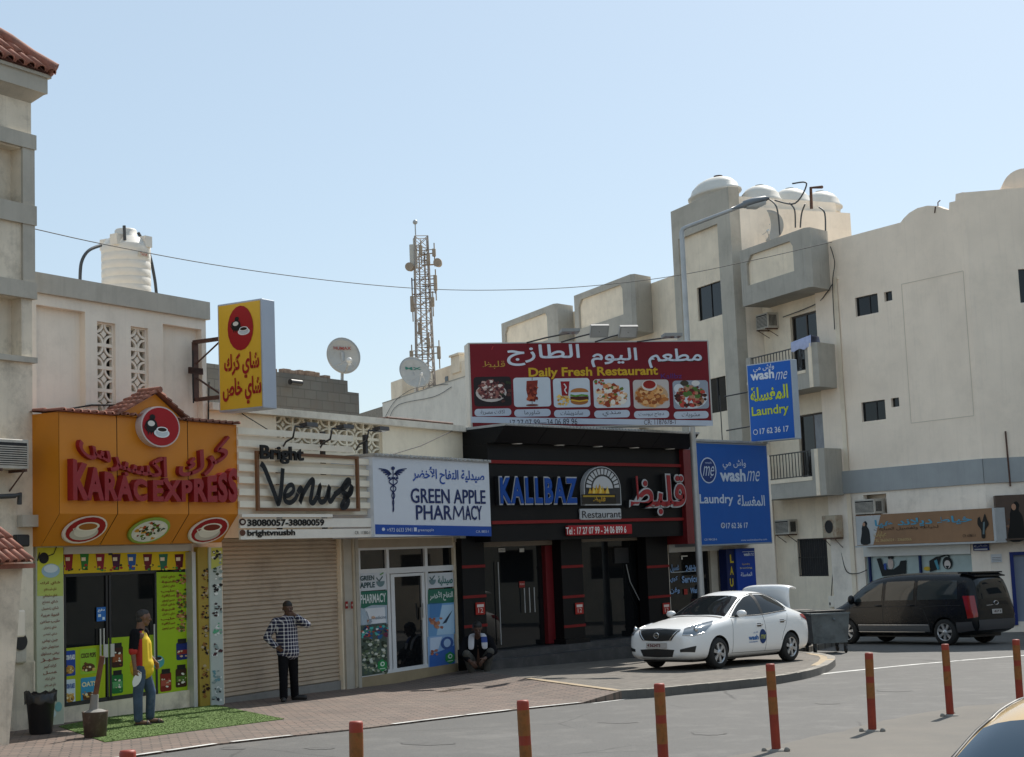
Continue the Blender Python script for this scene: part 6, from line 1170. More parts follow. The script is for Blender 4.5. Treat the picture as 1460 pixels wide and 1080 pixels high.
# tailor shop in it
SO = .5
sq = lambda x, y: C.at(x, y, SO)
t = T('tailor_sign', 'long faded brown tailor shop sign with pale blue lettering', 'sign', C, (sq(1320, 750)[0], 0, 2.2)); a_, b_ = sq(1220.5, 758)[0], sq(1415.5, 745)[0]; h0, h1 = sq(1320, 775)[1], sq(1320, 730)[1]
m = MB(); m.cbox(a_, b_, -SO, -.004, h0, h1, .01); t.part('sign_box', m, mat('faded_brown', (.25, .135, .065), .6, var=.15, vscale=1, streak=.2)); m = MB(); m.poly([(a_ + .02, h0 + .02), (sq(1244, 758)[0], h0 + .02), (sq(1256, 740)[0], h1 - .02), (a_ + .02, h1 - .02)], -SO - .004); m.box(a_ - .03, b_ + .1, -SO - .06, -.01, h0 - .06, h0 - .003); m.box(b_ + .003, b_ + .1, -SO, -.02, h0, h1); t.part('pale_end', m, mat('sign_pale', (.42, .43, .43), .5, var=.12))
P = Print(C, SO + .004)
def abaya(P, cx, cy, s, col='181c20'):
    P.poly(col, curve([(cx - 2 * s, cy - 13 * s), (cx + 1 * s, cy - 15 * s), (cx + 3.5 * s, cy - 12 * s), (cx + 3 * s, cy - 8 * s), (cx + 6 * s, cy - 3 * s), (cx + 7.5 * s, cy + 8 * s), (cx + 7 * s, cy + 16 * s), (cx - 5 * s, cy + 16 * s), (cx - 4 * s, cy + 2 * s), (cx - 4 * s, cy - 5 * s)], 3), 2); P.ell('a88068', cx - 1 * s, cy - 10.5 * s, 1.8 * s, 2.6 * s, 3)
abaya(P, 1233, 759, 1.05); P.text('4c90ac', 'خياط ديلاند هيا', 1247, 738, 1386, 750, 2, .025); P.text('2c1c14', 'لخياطة وتفصيل العبايات', 1246, 750.5, 1338, 756, 2); P.text('b09868', 'عبايات', 1246, 758, 1264, 767, 2, .02); P.text('c0a878', 'TEL 36606024 - 33660066', 1246, 768, 1300, 772, 2); P.text('2c1c14', 'CR: 65861-1', 1373, 762, 1391, 766, 2)
P.poly('1c1814', curve([(1397, 737), (1400, 745), (1404, 733), (1407, 740), (1410, 748), (1405, 756), (1405, 767), (1400, 767), (1399, 756), (1394, 748), (1394, 739)], 3), 2); P.poly('5c6c70', [(1402, 745), (1404.5, 744), (1404, 762), (1401.5, 762)], 3); P.done(t, 'sign_print')
t = T('corner_shop_sign', 'dark brown sign with a veiled woman figure at right edge', 'sign', D, (dq(1440, 745, SO)[0], 0, 2.3)); a_ = dq(1421.5, 745, SO)[0]; h0, h1 = dq(1440, 768, SO)[1], dq(1440, 706, SO)[1]; m = MB(); m.cbox(a_, a_ + 4, -SO, -.004, h0, h1, .01); m.box(a_ - .05, a_ + 4, -SO - .05, -.01, h0 - .05, h0 - .003); t.part('sign_box', m, mat('dark_brown', (.07, .042, .028), .6, var=.15)); P = Print(D, SO); abaya(P, 1447, 742, 1.8, '0c0c0c'); P.scatter(['5c4030', '7c5c48'], 1436, 738, 1442, 764, 14, 1.2, 2.6, 1, 51); P.done(t, 'sign_print')
t = T('tailor_shopfront', 'tailor shop windows with black figure drawings behind the van', 'shopfront', C, ((shp[0] + shp[1]) / 2, 0, .1)); m = MB(); m.box(shp[0], shp[1], .1, .12, -.2, shp[3]); t.part('window', m, mat('poster_pale', (.33, .42, .42), .25, var=.1)); m = MB(); m.box(shp[0], shp[1], -.03, .09, cq_(1310, 792)[1], shp[3] + .2); t.part('shutter_housing', m, M_alu); m = MB()
for x in (1237, 1309, 1387): m.box(cq_(x, 800)[0], cq_(x, 800)[0] + .07, .02, .1, -.2, cq_(1310, 792)[1])
t.part('window_frame', m, flat('1c2c5c')); P = Print(C, -.07)
P.poly('141a1c', [(1250, 797), (1256, 796), (1259, 805), (1266, 812), (1274, 812), (1282, 806), (1284, 800), (1292, 799), (1292, 818), (1258, 822)], 1); P.ell('c0b0a8', 1270, 804, 4, 8, 2); P.ell('141a1c', 1270, 795, 4, 3, 2); P.poly('2c4c94', [(1260, 804), (1264, 803), (1264, 813), (1261, 812)], 2); P.poly('141a1c', [(1325, 800), (1335, 794), (1342, 793), (1337, 812), (1326, 816)], 1); P.ell('141a1c', 1351, 803, 7, 9, 1); P.ell('c8c0bc', 1351, 805, 4.5, 6, 2); P.line('141a1c', [(1342, 794), (1350, 791), (1354, 794)], 2.5, 1); P.poly('141a1c', [(1348, 807), (1354, 807), (1351, 812)], 3); P.poly('4c90a4', [(1332, 800), (1336, 798), (1340, 812), (1337, 813)], 2); P.ell('c0a030', 1322, 811, 5, 3, 1); P.done(t, 'window_drawing')
m = MB(); q0_, q1_ = cq_(1387, 776, .1), cq_(1410, 785, .1); m.cbox(q0_[0], q1_[0], -.1, -.07, q1_[1], q0_[1], .003); put_text(m, 'شارع', q0_[0] + .05, q1_[0] - .05, (q0_[1] + q1_[1]) / 2, q0_[1] - .03, -.104, 0, 1); m.box(q0_[0] + .05, q1_[0] - .05, -.104, -.1, q1_[1] + .02, q1_[1] + .06, 1); solo('street_plate', m, [flat('1c2c64'), flat('c0c4cc')], 'small navy street plate under the brown shop signs', 'street sign', C, (q0_[0], -.1, q1_[1]))
m = MB(); q0_, q1_ = dq(1407, 791, .03), dq(1422, 802, .03); m.cbox(max(.02, q0_[0]), max(.02, q0_[0]) + .32, -.03, -.003, q1_[1], q0_[1], .002); [m.box(max(.02, q0_[0]) + .03, max(.02, q0_[0]) + .29, -.034, -.03, q1_[1] + .04 + .05 * k, q1_[1] + .055 + .05 * k, 1) for k in range(3)]; solo('paper_notice', m, [flat('c8ccd0'), flat('60646c')], 'white paper notice taped on the grey corner wall', 'notice', D, (.05, 0, q1_[1]))
t = T('corner_shop_door', 'pale door with a blue frame at right edge', 'door', D, (door[0] + .6, 0, 0)); m = MB(); m.box(door[0], door[1], .1, .13, -.3, door[3]); t.part('leaf', m, flat('7c8494')); m = MB(); m.box(door[0] - .05, door[0] + .06, -.04, .1, -.4, door[3]); m.box(door[0] + .06, door[1], -.02, .09, door[3] - .1, door[3]); t.part('door_frame', m, flat('1c2c6c'))
ac_unit('pale air conditioner hung above the brown tailor sign', C, acw[0] - .05, acw[1] - .2, acw[2], acw[2] + .5, .05, .45)
m = MB(); q0_ = dq(1437, 660, .06); m.tube([(q0_[0], -.06, q0_[1] + 1), (q0_[0] + .02, -.06, dq(1434, 694, .06)[1])], .03, 6); solo('drain_pipe', m, M_rust, 'short dark rain pipe stub over the blue band', 'pipe', D, (q0_[0], -.06, q0_[1]))
m = MB(); q0_ = cq_(1334, 293); m.tube([(q0_[0], .1, q0_[1] - .2), (q0_[0] + .02, .1, q0_[1] + .1), (q0_[0] + .12, .1, q0_[1] + .15)], .02, 5); m.tube([(q0_[0], -.02, q0_[1] - .05), (q0_[0] - .05, -.02, q0_[1] - .25)], .02, 5); solo('roof_spout', m, M_rust, 'little rusty rod standing on curved parapet of corner building', 'rod', C, (q0_[0], 0, q0_[1]))

# ================================================================== VEHICLES
def lean(t, fr):
    """sit a vehicle on the falling street"""
    t.o.rotation_euler = (-SL * fr.n.dot(GU), SL * fr.u.dot(GU), fr.rot); return t
M_carw = mat('white_car_paint', (.86, .86, .85), .25, coat=.35); M_vanp = mat('black_van_paint', (.008, .009, .011), .25, coat=.15, spec=.25, dirt=((.035, .032, .03), .25, 2)); M_tan = mat('tan_car_paint', (.62, .40, .14), .22, coat=1.0)
M_cg = mat('car_glass', (.012, .015, .017), .04, spec=.38); M_rub = mat('tyre_rubber', (.018, .018, .018), .85); M_rim = mat('wheel_silver', (.48, .49, .50), .35, .6); M_plas = mat('black_plastic', (.02, .02, .02), .5); M_chr = mat('chrome', (.6, .6, .6), .12, 1.0); M_lampg = mat('headlamp_glass', (.22, .25, .28), .06, .3, spec=.7); M_tail = mat('tail_lamp_red', (.28, .012, .012), .12, coat=.6)
def interp(tab, x):
    for a, b in zip(tab, tab[1:]):
        if a[0] >= x >= b[0]:
            f = (a[0] - x) / (a[0] - b[0]); return [p + (q - p) * f for p, q in zip(a, b)]
    return list(tab[0] if x > tab[0][0] else tab[-1])
class Car:
    """a lofted shell, with panes, lamps and trim laid on to it by casting on the real surface"""
    def __init__(s, stations, paint, axles, wr, ybot=.16, arch=None, under=True):
        vs = []; fs = []; n = 16
        for x, zl, w_, zb, wb, zt, wt in stations:
            half = [(0, zl), (.72 * w_, zl), (.95 * w_, zl + .05), (w_, zl + (zb - zl) * .38), (w_ * .995, zl + (zb - zl) * .74), (wb, zb), (wt + (wb - wt) * .06, zt - .055 - .02 * (zt > 1.2)), (.62 * wt, zt - .008), (0, zt)]
            for y, z in half: vs.append((x, y, z))
            for y, z in half[7:0:-1]: vs.append((x, -y, z))
        for i in range(len(stations) - 1):
            for k in range(n): j = (k + 1) % n; fs.append((i * n + j, i * n + k, i * n + n + k, i * n + n + j))
        m_ = len(stations) - 1; fs.append(tuple(range(n))); fs.append(tuple(m_ * n + k for k in reversed(range(n))))
        mb = MB(); mb.add(vs, fs, 0, True); me = mb.mesh('body', [paint, M_plas])
        bm = bmesh.new(); bm.from_mesh(me); bmesh.ops.recalc_face_normals(bm, faces=bm.faces[:]); bm.to_mesh(me); bm.free()
        me = evaluated(me, [('SUBSURF', dict(levels=2, render_levels=2))])
        s.bv = BVHTree.FromPolygons([v.co.copy() for v in me.vertices], [list(p.vertices) for p in me.polygons])
        cut = MB()
        for ax in axles:
            for sg in (1, -1): cut.lathe([(arch or wr * 1.14, -.16), (arch or wr * 1.14, .5)], (ax, sg * (stations[len(stations) // 2][2] - .1) - (.17 if sg > 0 else .17) + .0, wr), 28, 'y', 1, False)
        cm = cut.mesh('cut', [paint, M_plas]); bmc = bmesh.new(); bmc.from_mesh(cm); bmesh.ops.recalc_face_normals(bmc, faces=bmc.faces[:]); bmc.to_mesh(cm); bmc.free()
        co = bpy.data.objects.new('cut', cm); COL.objects.link(co)
        me = evaluated(me, [('BOOLEAN', dict(operation='DIFFERENCE', object=co, solver='EXACT'))]); bpy.data.objects.remove(co)
        for p in me.polygons: p.use_smooth = True
        try: me.set_sharp_from_angle(angle=R_(38))
        except Exception: pass
        me.name = 'body'; s.me = me
    def hit(s, o, d, off=.004):
        loc, nrm, i, dist = s.bv.ray_cast(Vector(o), Vector(d).normalized())
        if loc is None: return None
        if nrm.dot(Vector(d)) > 0: nrm = -nrm
        return loc + nrm * off
    def cast(s, p, way, off=.004):
        """way: 'side' p=(x,z) from +y or 'right' from -y; 'top' p=(x,y); 'front' / 'rear' p=(y,z)"""
        if way == 'side': return s.hit((p[0], 3, p[1]), (0, -1, 0), off)
        if way == 'right': return s.hit((p[0], -3, p[1]), (0, 1, 0), off)
        if way == 'top': return s.hit((p[0], p[1], 5), (0, 0, -1), off)
        if way == 'front': return s.hit((5, p[0], p[1]), (-1, 0, 0), off)
        if way == 'rear': return s.hit((-5, p[0], p[1]), (1, 0, 0), off)
        return s.hit((p[0] + 2 * way[0], p[1] + 2 * way[1], p[2] + 2 * way[2]), [-c for c in way], off)
    def patch(s, mb, up, lo, way, off=.004, nu=12, nv=6, mi=0, skirt=True):
        def at(P, f):
            L = [0]
            for a, b in zip(P, P[1:]): L.append(L[-1] + math.dist(a, b))
            d = f * L[-1]
            for i in range(len(P) - 1):
                if d <= L[i + 1] + 1e-9: g_ = (d - L[i]) / max(1e-9, L[i + 1] - L[i]); return [a + (b - a) * g_ for a, b in zip(P[i], P[i + 1])]
            return P[-1]
        G_ = []; last = None
        for i in range(nu + 1):
            a, b = at(up, i / nu), at(lo, i / nu)
            for j in range(nv + 1):
                p = [x + (y - x) * j / nv for x, y in zip(a, b)]; h = s.cast(p, way, off); h = h or last or Vector((0, 0, 0)); last = h; G_.append(h)
        m = nv + 1; fs = [(i * m + j, (i + 1) * m + j, (i + 1) * m + j + 1, i * m + j + 1) for i in range(nu) for j in range(nv)]
        n0 = (G_[m] - G_[0]).cross(G_[1] - G_[0]); dirv = {'side': (0, 1, 0), 'right': (0, -1, 0), 'top': (0, 0, 1), 'front': (1, 0, 0), 'rear': (-1, 0, 0)}.get(way, way)
        mid = G_[(nu // 2) * m + nv // 2]; n0 = (G_[(nu // 2 + 1) * m + nv // 2] - mid).cross(G_[(nu // 2) * m + nv // 2 + 1] - mid)
        if n0.dot(Vector(dirv)) < 0: fs = [tuple(reversed(f)) for f in fs]
        mb.add(G_, fs, mi, True)
    def strip(s, mb, pts, way, r=.006, off=.0, mi=0, n=10):
        P = []
        for a, b in zip(pts, pts[1:]):
            for k in range(n): p = [x + (y - x) * k / n for x, y in zip(a, b)]; h = s.cast(p, way, off); P += [h] if h else []
        h = s.cast(pts[-1], way, off); P += [h] if h else []
        if len(P) > 1: mb.tube(P, r, 5, mi)
def wheel(t, c, r, wd, sg, spokes=6, steel=False):
    m = MB(); y0 = -wd / 2; m.lathe([(r * .66, y0), (r * .9, y0), (r * .985, y0 + .03), (r, y0 + .06), (r, -y0 - .06), (r * .985, -y0 - .03), (r * .9, -y0), (r * .66, -y0)], c, 40, 'y', cap=False)
    w_ = t.part('wheel', m, M_rub); q = MB(); o = sg * (wd / 2 - .012)
    q.lathe([(r * .68, o + sg * .004), (r * .64, o + sg * .008), (r * .60, o - sg * .02)], c, 36, 'y', 0, cap=False); q.lathe([(.001, o - sg * .05), (r * .63, o - sg * .05)], c, 24, 'y', 1, cap=False)
    for k in range(spokes):
        a = 2 * math.pi * k / spokes + .3; pts = []
        for rr, hw, dy in ((.06, .045, .0), (r * .38, .05, -.004), (r * .64, .062, .0)):
            for sd in (-1, 1): aa = a + sd * hw / max(rr, .06) * .62; pts.append((c[0] + rr * math.cos(aa), c[1] + o + sg * dy, c[2] + rr * math.sin(aa)))
        ln_ = len(pts); q.add(pts + [(x, y - sg * .035, z) for x, y, z in pts], [(0, 2, 3, 1), (2, 4, 5, 3), (0, 6, 8, 2), (2, 8, 10, 4), (1, 3, 9, 7), (3, 5, 11, 9)], 0)
    q.lathe([(.07, o - sg * .01), (.055, o + sg * .012), (.001, o + sg * .014)], c, 18, 'y', 0); t.part('rim', q, [M_rim, M_dark], w_); return w_

def project_text(car, mb, s_, x0, x1, z0, z1, way='side', off=.005, bold=.02, shear=0, mirror=True):
    vs, fs, bd = glyphs(s_, bold, shear); P = []
    for a, b in vs:
        x = x0 + (x1 - x0) * a; z = z0 + (z1 - z0) * b; h = car.cast((x, z), way, off); P.append(h or (x, .85, z))
    mb.add(P, fs, 0)

SED = [(2.235, .30, .52, .62, .48, .69, .40), (2.21, .24, .67, .68, .62, .755, .53), (2.09, .19, .79, .765, .735, .84, .60), (1.82, .175, .84, .83, .775, .90, .65), (1.45, .17, .85, .885, .79, .95, .675), (1.05, .17, .85, .93, .80, 1.0, .69), (.88, .17, .85, .945, .80, 1.03, .68), (.62, .17, .85, .96, .80, 1.17, .645), (.30, .17, .85, .97, .80, 1.345, .60), (.02, .17, .85, .975, .80, 1.455, .575),
       (-.28, .17, .85, .985, .80, 1.505, .57), (-.75, .17, .85, 1.0, .80, 1.495, .565), (-1.1, .175, .85, 1.01, .80, 1.42, .565), (-1.45, .18, .848, 1.015, .795, 1.265, .59), (-1.72, .19, .84, 1.01, .785, 1.11, .63), (-1.98, .21, .81, .98, .75, 1.06, .61), (-2.14, .25, .74, .90, .68, .985, .55), (-2.205, .32, .62, .78, .56, .84, .46)]
def sedan(lab, fr, base, paint, opened, decal, group=None):
    M_cg = MATS['car_glass'] if opened else mat('sky_blue_glass', (.03, .055, .085), .05, spec=.22)  # tan car: blue of the reflected sky is put into the glass colour
    car = Car(SED, paint, (1.31, -1.29), .305); t = T('parked_car' if opened else 'saloon_car', lab, 'car', fr, base, group); t.base = (0, 0, 0)
    body = t.part('body', car.me, None)
    m = MB(); car.patch(m, [(.10, -.50), (.13, 0), (.10, .50)], [(.845, -.66), (.90, 0), (.845, .66)], 'top', .005, 16, 10); t.part('windscreen', m, M_cg)
    m = MB(); car.patch(m, [(-1.06, -.47), (-1.03, 0), (-1.06, .47)], [(-1.63, -.58), (-1.66, 0), (-1.63, .58)], 'top', .005, 12, 8); t.part('rear_window', m, M_cg)
    for way in ('side', 'right'):
        m = MB(); car.patch(m, [(.66, 1.035), (.30, 1.225), (-.02, 1.365), (-.27, 1.405)], [(.72, .995), (.3, 1.0), (0, 1.005), (-.30, 1.015)], way, .005, 14, 6); t.part('door_window', m, M_cg)
        m = MB(); car.patch(m, [(-.38, 1.41), (-.75, 1.40), (-1.02, 1.30), (-1.22, 1.15)], [(-.36, 1.015), (-.7, 1.03), (-1.0, 1.045), (-1.25, 1.075)], way, .005, 14, 6); t.part('door_window', m, M_cg)
        m = MB(); car.strip(m, [(.80, .99), (.70, 1.04), (.30, 1.25), (-.02, 1.39), (-.33, 1.435), (-.75, 1.425), (-1.06, 1.32), (-1.30, 1.10)], way, .012); car.strip(m, [(.76, .985), (-.3, 1.0), (-1.28, 1.06)], way, .011); m2 = MB(); car.patch(m2, [(-.27, 1.42), (-.38, 1.42)], [(-.29, 1.0), (-.37, 1.0)], way, .007, 2, 6); m.merge(m2); t.part('window_trim', m, M_plas)
        m = MB()
        for L in ([(.78, .95), (.84, .6), (.84, .28)], [(-.33, .99), (-.35, .6), (-.34, .26)], [(-1.26, 1.0), (-1.10, .75), (-1.0, .62), (-.93, .45)], [(.84, .28), (-.92, .26)]): car.strip(m, L, way, .0055, -.002)
        t.part('door_gap', m, M_plas)
        for x, z in ((-.12, .80), (-.98, .85)):
            m = MB(); h = car.cast((x, z), way, .02); m.tube([h + Vector((.1, -.0, 0)) , h + Vector((.06, .012 if way == 'side' else -.012, 0)), h + Vector((-.06, .012 if way == 'side' else -.012, 0)), h + Vector((-.1, 0, 0))], .014, 6); m2 = MB(); car.patch(m2, [(x + .08, z + .03), (x - .08, z + .03)], [(x + .07, z - .035), (x - .07, z - .035)], way, .003, 4, 3, 1); m.merge(m2); t.part('door_handle', m, [M_chr, M_plas])
        sg = 1 if way == 'side' else -1
        m = MB(); hx = car.cast((.60, 1.0), way, 0); m.ball((.56, hx.y + sg * .13, 1.05), .1, 16, 0, (.75, 1.15, .72)); m.tube([(.60, hx.y - sg * .02, 1.0), (.57, hx.y + sg * .08, 1.02)], .03, 6, 1); mo = t.part('mirror', m, [paint, M_plas])
        m = MB(); up = [(2.09, sg * .57, .79), (1.97, sg * .66, .86), (1.74, sg * .76, .915), (1.42, sg * .80, .955)]; lo = [(2.15, sg * .56, .675), (2.02, sg * .74, .66), (1.80, sg * .83, .72), (1.50, sg * .83, .89)]
        d = Vector((.75, sg * .6, .12)).normalized(); car.patch(m, up, lo, tuple(d), .008, 12, 6); hl = t.part('headlight', m, M_lampg); m = MB(); c = car.hit(Vector((1.95, sg * .74, .775)) + d * 2, -d, .012)
        if c: m.ball(c, .062, 14, 0, (.6, .8, .9))
        car.strip(m, [(2.15, sg * .56, .68), (2.02, sg * .74, .665), (1.80, sg * .83, .725)], tuple(d), .010, .008); car.strip(m, [(2.09, sg * .57, .795), (1.97, sg * .66, .865), (1.74, sg * .76, .92)], tuple(d), .007, .008); t.part('lamp_bulb', m, M_chr, hl)
        m = MB(); car.patch(m, [(2.16, sg * .50, .40), (1.99, sg * .77, .47)], [(2.16, sg * .50, .35), (2.03, sg * .76, .35)], tuple(d), .006, 6, 4); t.part('fog_recess', m, M_plas)
        m = MB(); d2 = Vector((-.55, sg * .8, .1)).normalized(); car.patch(m, [(-1.78, sg * .80, .97), (-2.12, sg * .70, .97)], [(-1.80, sg * .80, .90), (-2.15, sg * .66, .78)], tuple(d2), .008, 8, 5); t.part('tail_light', m, M_tail)
        for ax in (1.31, -1.29): wheel(t, (ax, sg * .745, .305), .305, .20, sg)
    m = MB(); car.patch(m, [(-.50, .765), (-.2, .785), (.2, .785), (.50, .765)], [(-.36, .585), (-.1, .57), (.1, .57), (.36, .585)], 'front', .007, 12, 6); g_ = t.part('grille', m, M_plas)
    m = MB(); car.strip(m, [(-.47, .772), (-.31, .58)], 'front', .013, .01); car.strip(m, [(.47, .772), (.31, .58)], 'front', .013, .01); car.strip(m, [(-.50, .78), (0, .80), (.50, .78)], 'front', .012, .008)
    e = car.cast((0, .675), 'front', .02); m.tube([(e.x, e.y + .06 * math.cos(R_(18 * k)), e.z + .052 * math.sin(R_(18 * k))) for k in range(21)], .011, 6); m.box(e.x - .01, e.x + .012, -.075, .075, e.z - .012, e.z + .012); t.part('emblem', m, M_chr, g_)
    m = MB(); car.patch(m, [(-.42, .405), (0, .42), (.42, .405)], [(-.36, .27), (0, .26), (.36, .27)], 'front', .006, 10, 4); t.part('lower_intake', m, M_plas)
    m = MB(); e = car.cast((0, .49), 'front', .02); m.box(e.x - .006, e.x + .006, -.25, .25, .435, .54); pl_ = t.part('number_plate', m, flat('b8b4b0')); m = MB(); put_text(m, '562473', -.16, .10, .458, .52, 0, 0, 0, .03); put_text(m, '◄', -.225, -.18, .458, .52, 0); m.v = [(e.x + .008, u, h) for u, y, h in m.v]; t.part('plate_lettering', m, flat('5c1c1c'), pl_)
    m = MB(); m.box(-1.9, 1.9, -.6, .6, .15, .22); t.part('underbody', m, M_plas)
    m = MB(); car.strip(m, [(1.0, .72), (1.95, .62)], 'top', .005, -.002); car.strip(m, [(1.0, -.72), (1.95, -.62)], 'top', .005, -.002); m2 = MB(); car.patch(m2, [(.90, -.66), (.95, 0), (.90, .66)], [(.97, -.66), (1.0, 0), (.97, .66)], 'top', .006, 8, 2); m.merge(m2); t.part('bonnet_gap', m, M_plas)
    if opened:
        m = MB(); prof = [(-1.62, 1.03), (-1.60, 1.12), (-1.58, 1.26), (-1.585, 1.40), (-1.60, 1.52), (-1.63, 1.575), (-1.70, 1.60), (-1.80, 1.605), (-1.90, 1.585), (-1.97, 1.55)]; vs = []; n = 10
        for x, z in prof:
            for k in range(n + 1): y = -.62 + 1.24 * k / n; e_ = 1 - abs(2 * k / n - 1) ** 4; vs.append((x - .05 * (1 - e_), y * (1 if z < 1.55 else .97), z - .05 * (1 - e_) * (z > 1.5)))
        N0 = len(vs); fs = [(i * (n + 1) + k, i * (n + 1) + k + 1, (i + 1) * (n + 1) + k + 1, (i + 1) * (n + 1) + k) for i in range(len(prof) - 1) for k in range(n)]
        mm = MB(); mm.add(vs, fs, 0, True); me = evaluated(mm.mesh('boot_lid', [paint]), [('SOLIDIFY', dict(thickness=.035, offset=-1)), ('SUBSURF', dict(levels=1, render_levels=1))]); t.part('boot_lid', me, None); m = MB(); m.tube([(-1.66, .45, 1.02), (-1.68, .45, 1.2)], .02, 6); m.tube([(-1.66, -.45, 1.02), (-1.68, -.45, 1.2)], .02, 6); t.part('lid_hinge', m, M_plas)
        m = MB(); car.patch(m, [(-1.68, -.55), (-1.68, .55)], [(-2.04, -.5), (-2.04, .5)], 'top', .006, 6, 4); t.part('boot_opening', m, M_dark)
    if decal:
        m = MB(); project_text(car, m, 'wash', .30, -.06, .505, .605, 'side', .006, .05); project_text(car, m, 'LAUNDRY', .28, -.04, .455, .48, 'side', .006, .02); project_text(car, m, 'واش مي', .12, -.04, .63, .68, 'side', .006, .02); t.part('decal_lettering', m, flat('3c6ca8')); m = MB()
        cx_, cz_ = -.22, .565; m2 = MB(); P = [(cx_ + .125 * math.cos(R_(10 * k)), cz_ + .145 * math.sin(R_(10 * k))) for k in range(36)]; m2.add([car.cast(p, 'side', .006) for p in P], [tuple(reversed(range(36)))]); t.part('decal_disc', m2, flat('18386c')); m = MB(); project_text(car, m, 'me', -.12, -.315, .515, .60, 'side', .010, .0, .4); t.part('decal_lettering', m, flat('b8bc60'))
    return t
f1 = ground(1025, 953.5, ISL)
SH = 222.5                                          # heading, chosen so that the rear wheel stands where the photo has it
hd_ = Vector((math.sin(R_(SH)), math.cos(R_(SH)), 0)); lft = Vector((-math.cos(R_(SH)), math.sin(R_(SH)), 0)); sc_ = f1 - lft * .80 - hd_ * 1.31
SF = Fr((sc_.x, sc_.y), SH); lean(sedan('white saloon car with its boot lid raised on the raised pavement', SF, (0, 0, ISL + gz(sc_.x, sc_.y)), M_carw, True, True), SF)

VAN = [(2.56, .34, .55, .62, .50, .72, .40), (2.50, .27, .78, .72, .72, .84, .58), (2.30, .23, .90, .88, .84, .98, .66), (1.95, .22, .94, .98, .88, 1.10, .72), (1.70, .22, .95, 1.03, .89, 1.24, .76), (1.35, .22, .955, 1.06, .90, 1.52, .78), (1.00, .22, .96, 1.08, .90, 1.74, .77), (.60, .22, .96, 1.09, .905, 1.86, .77), (0, .22, .96, 1.10, .91, 1.915, .78), (-.9, .22, .96, 1.10, .91, 1.92, .78), (-1.7, .23, .955, 1.10, .905, 1.91, .78), (-2.20, .25, .95, 1.10, .90, 1.89, .775), (-2.40, .30, .94, 1.09, .87, 1.80, .75), (-2.49, .34, .92, 1.06, .84, 1.52, .72), (-2.55, .38, .88, 1.0, .80, 1.20, .70), (-2.57, .44, .80, .86, .74, 1.0, .64)]
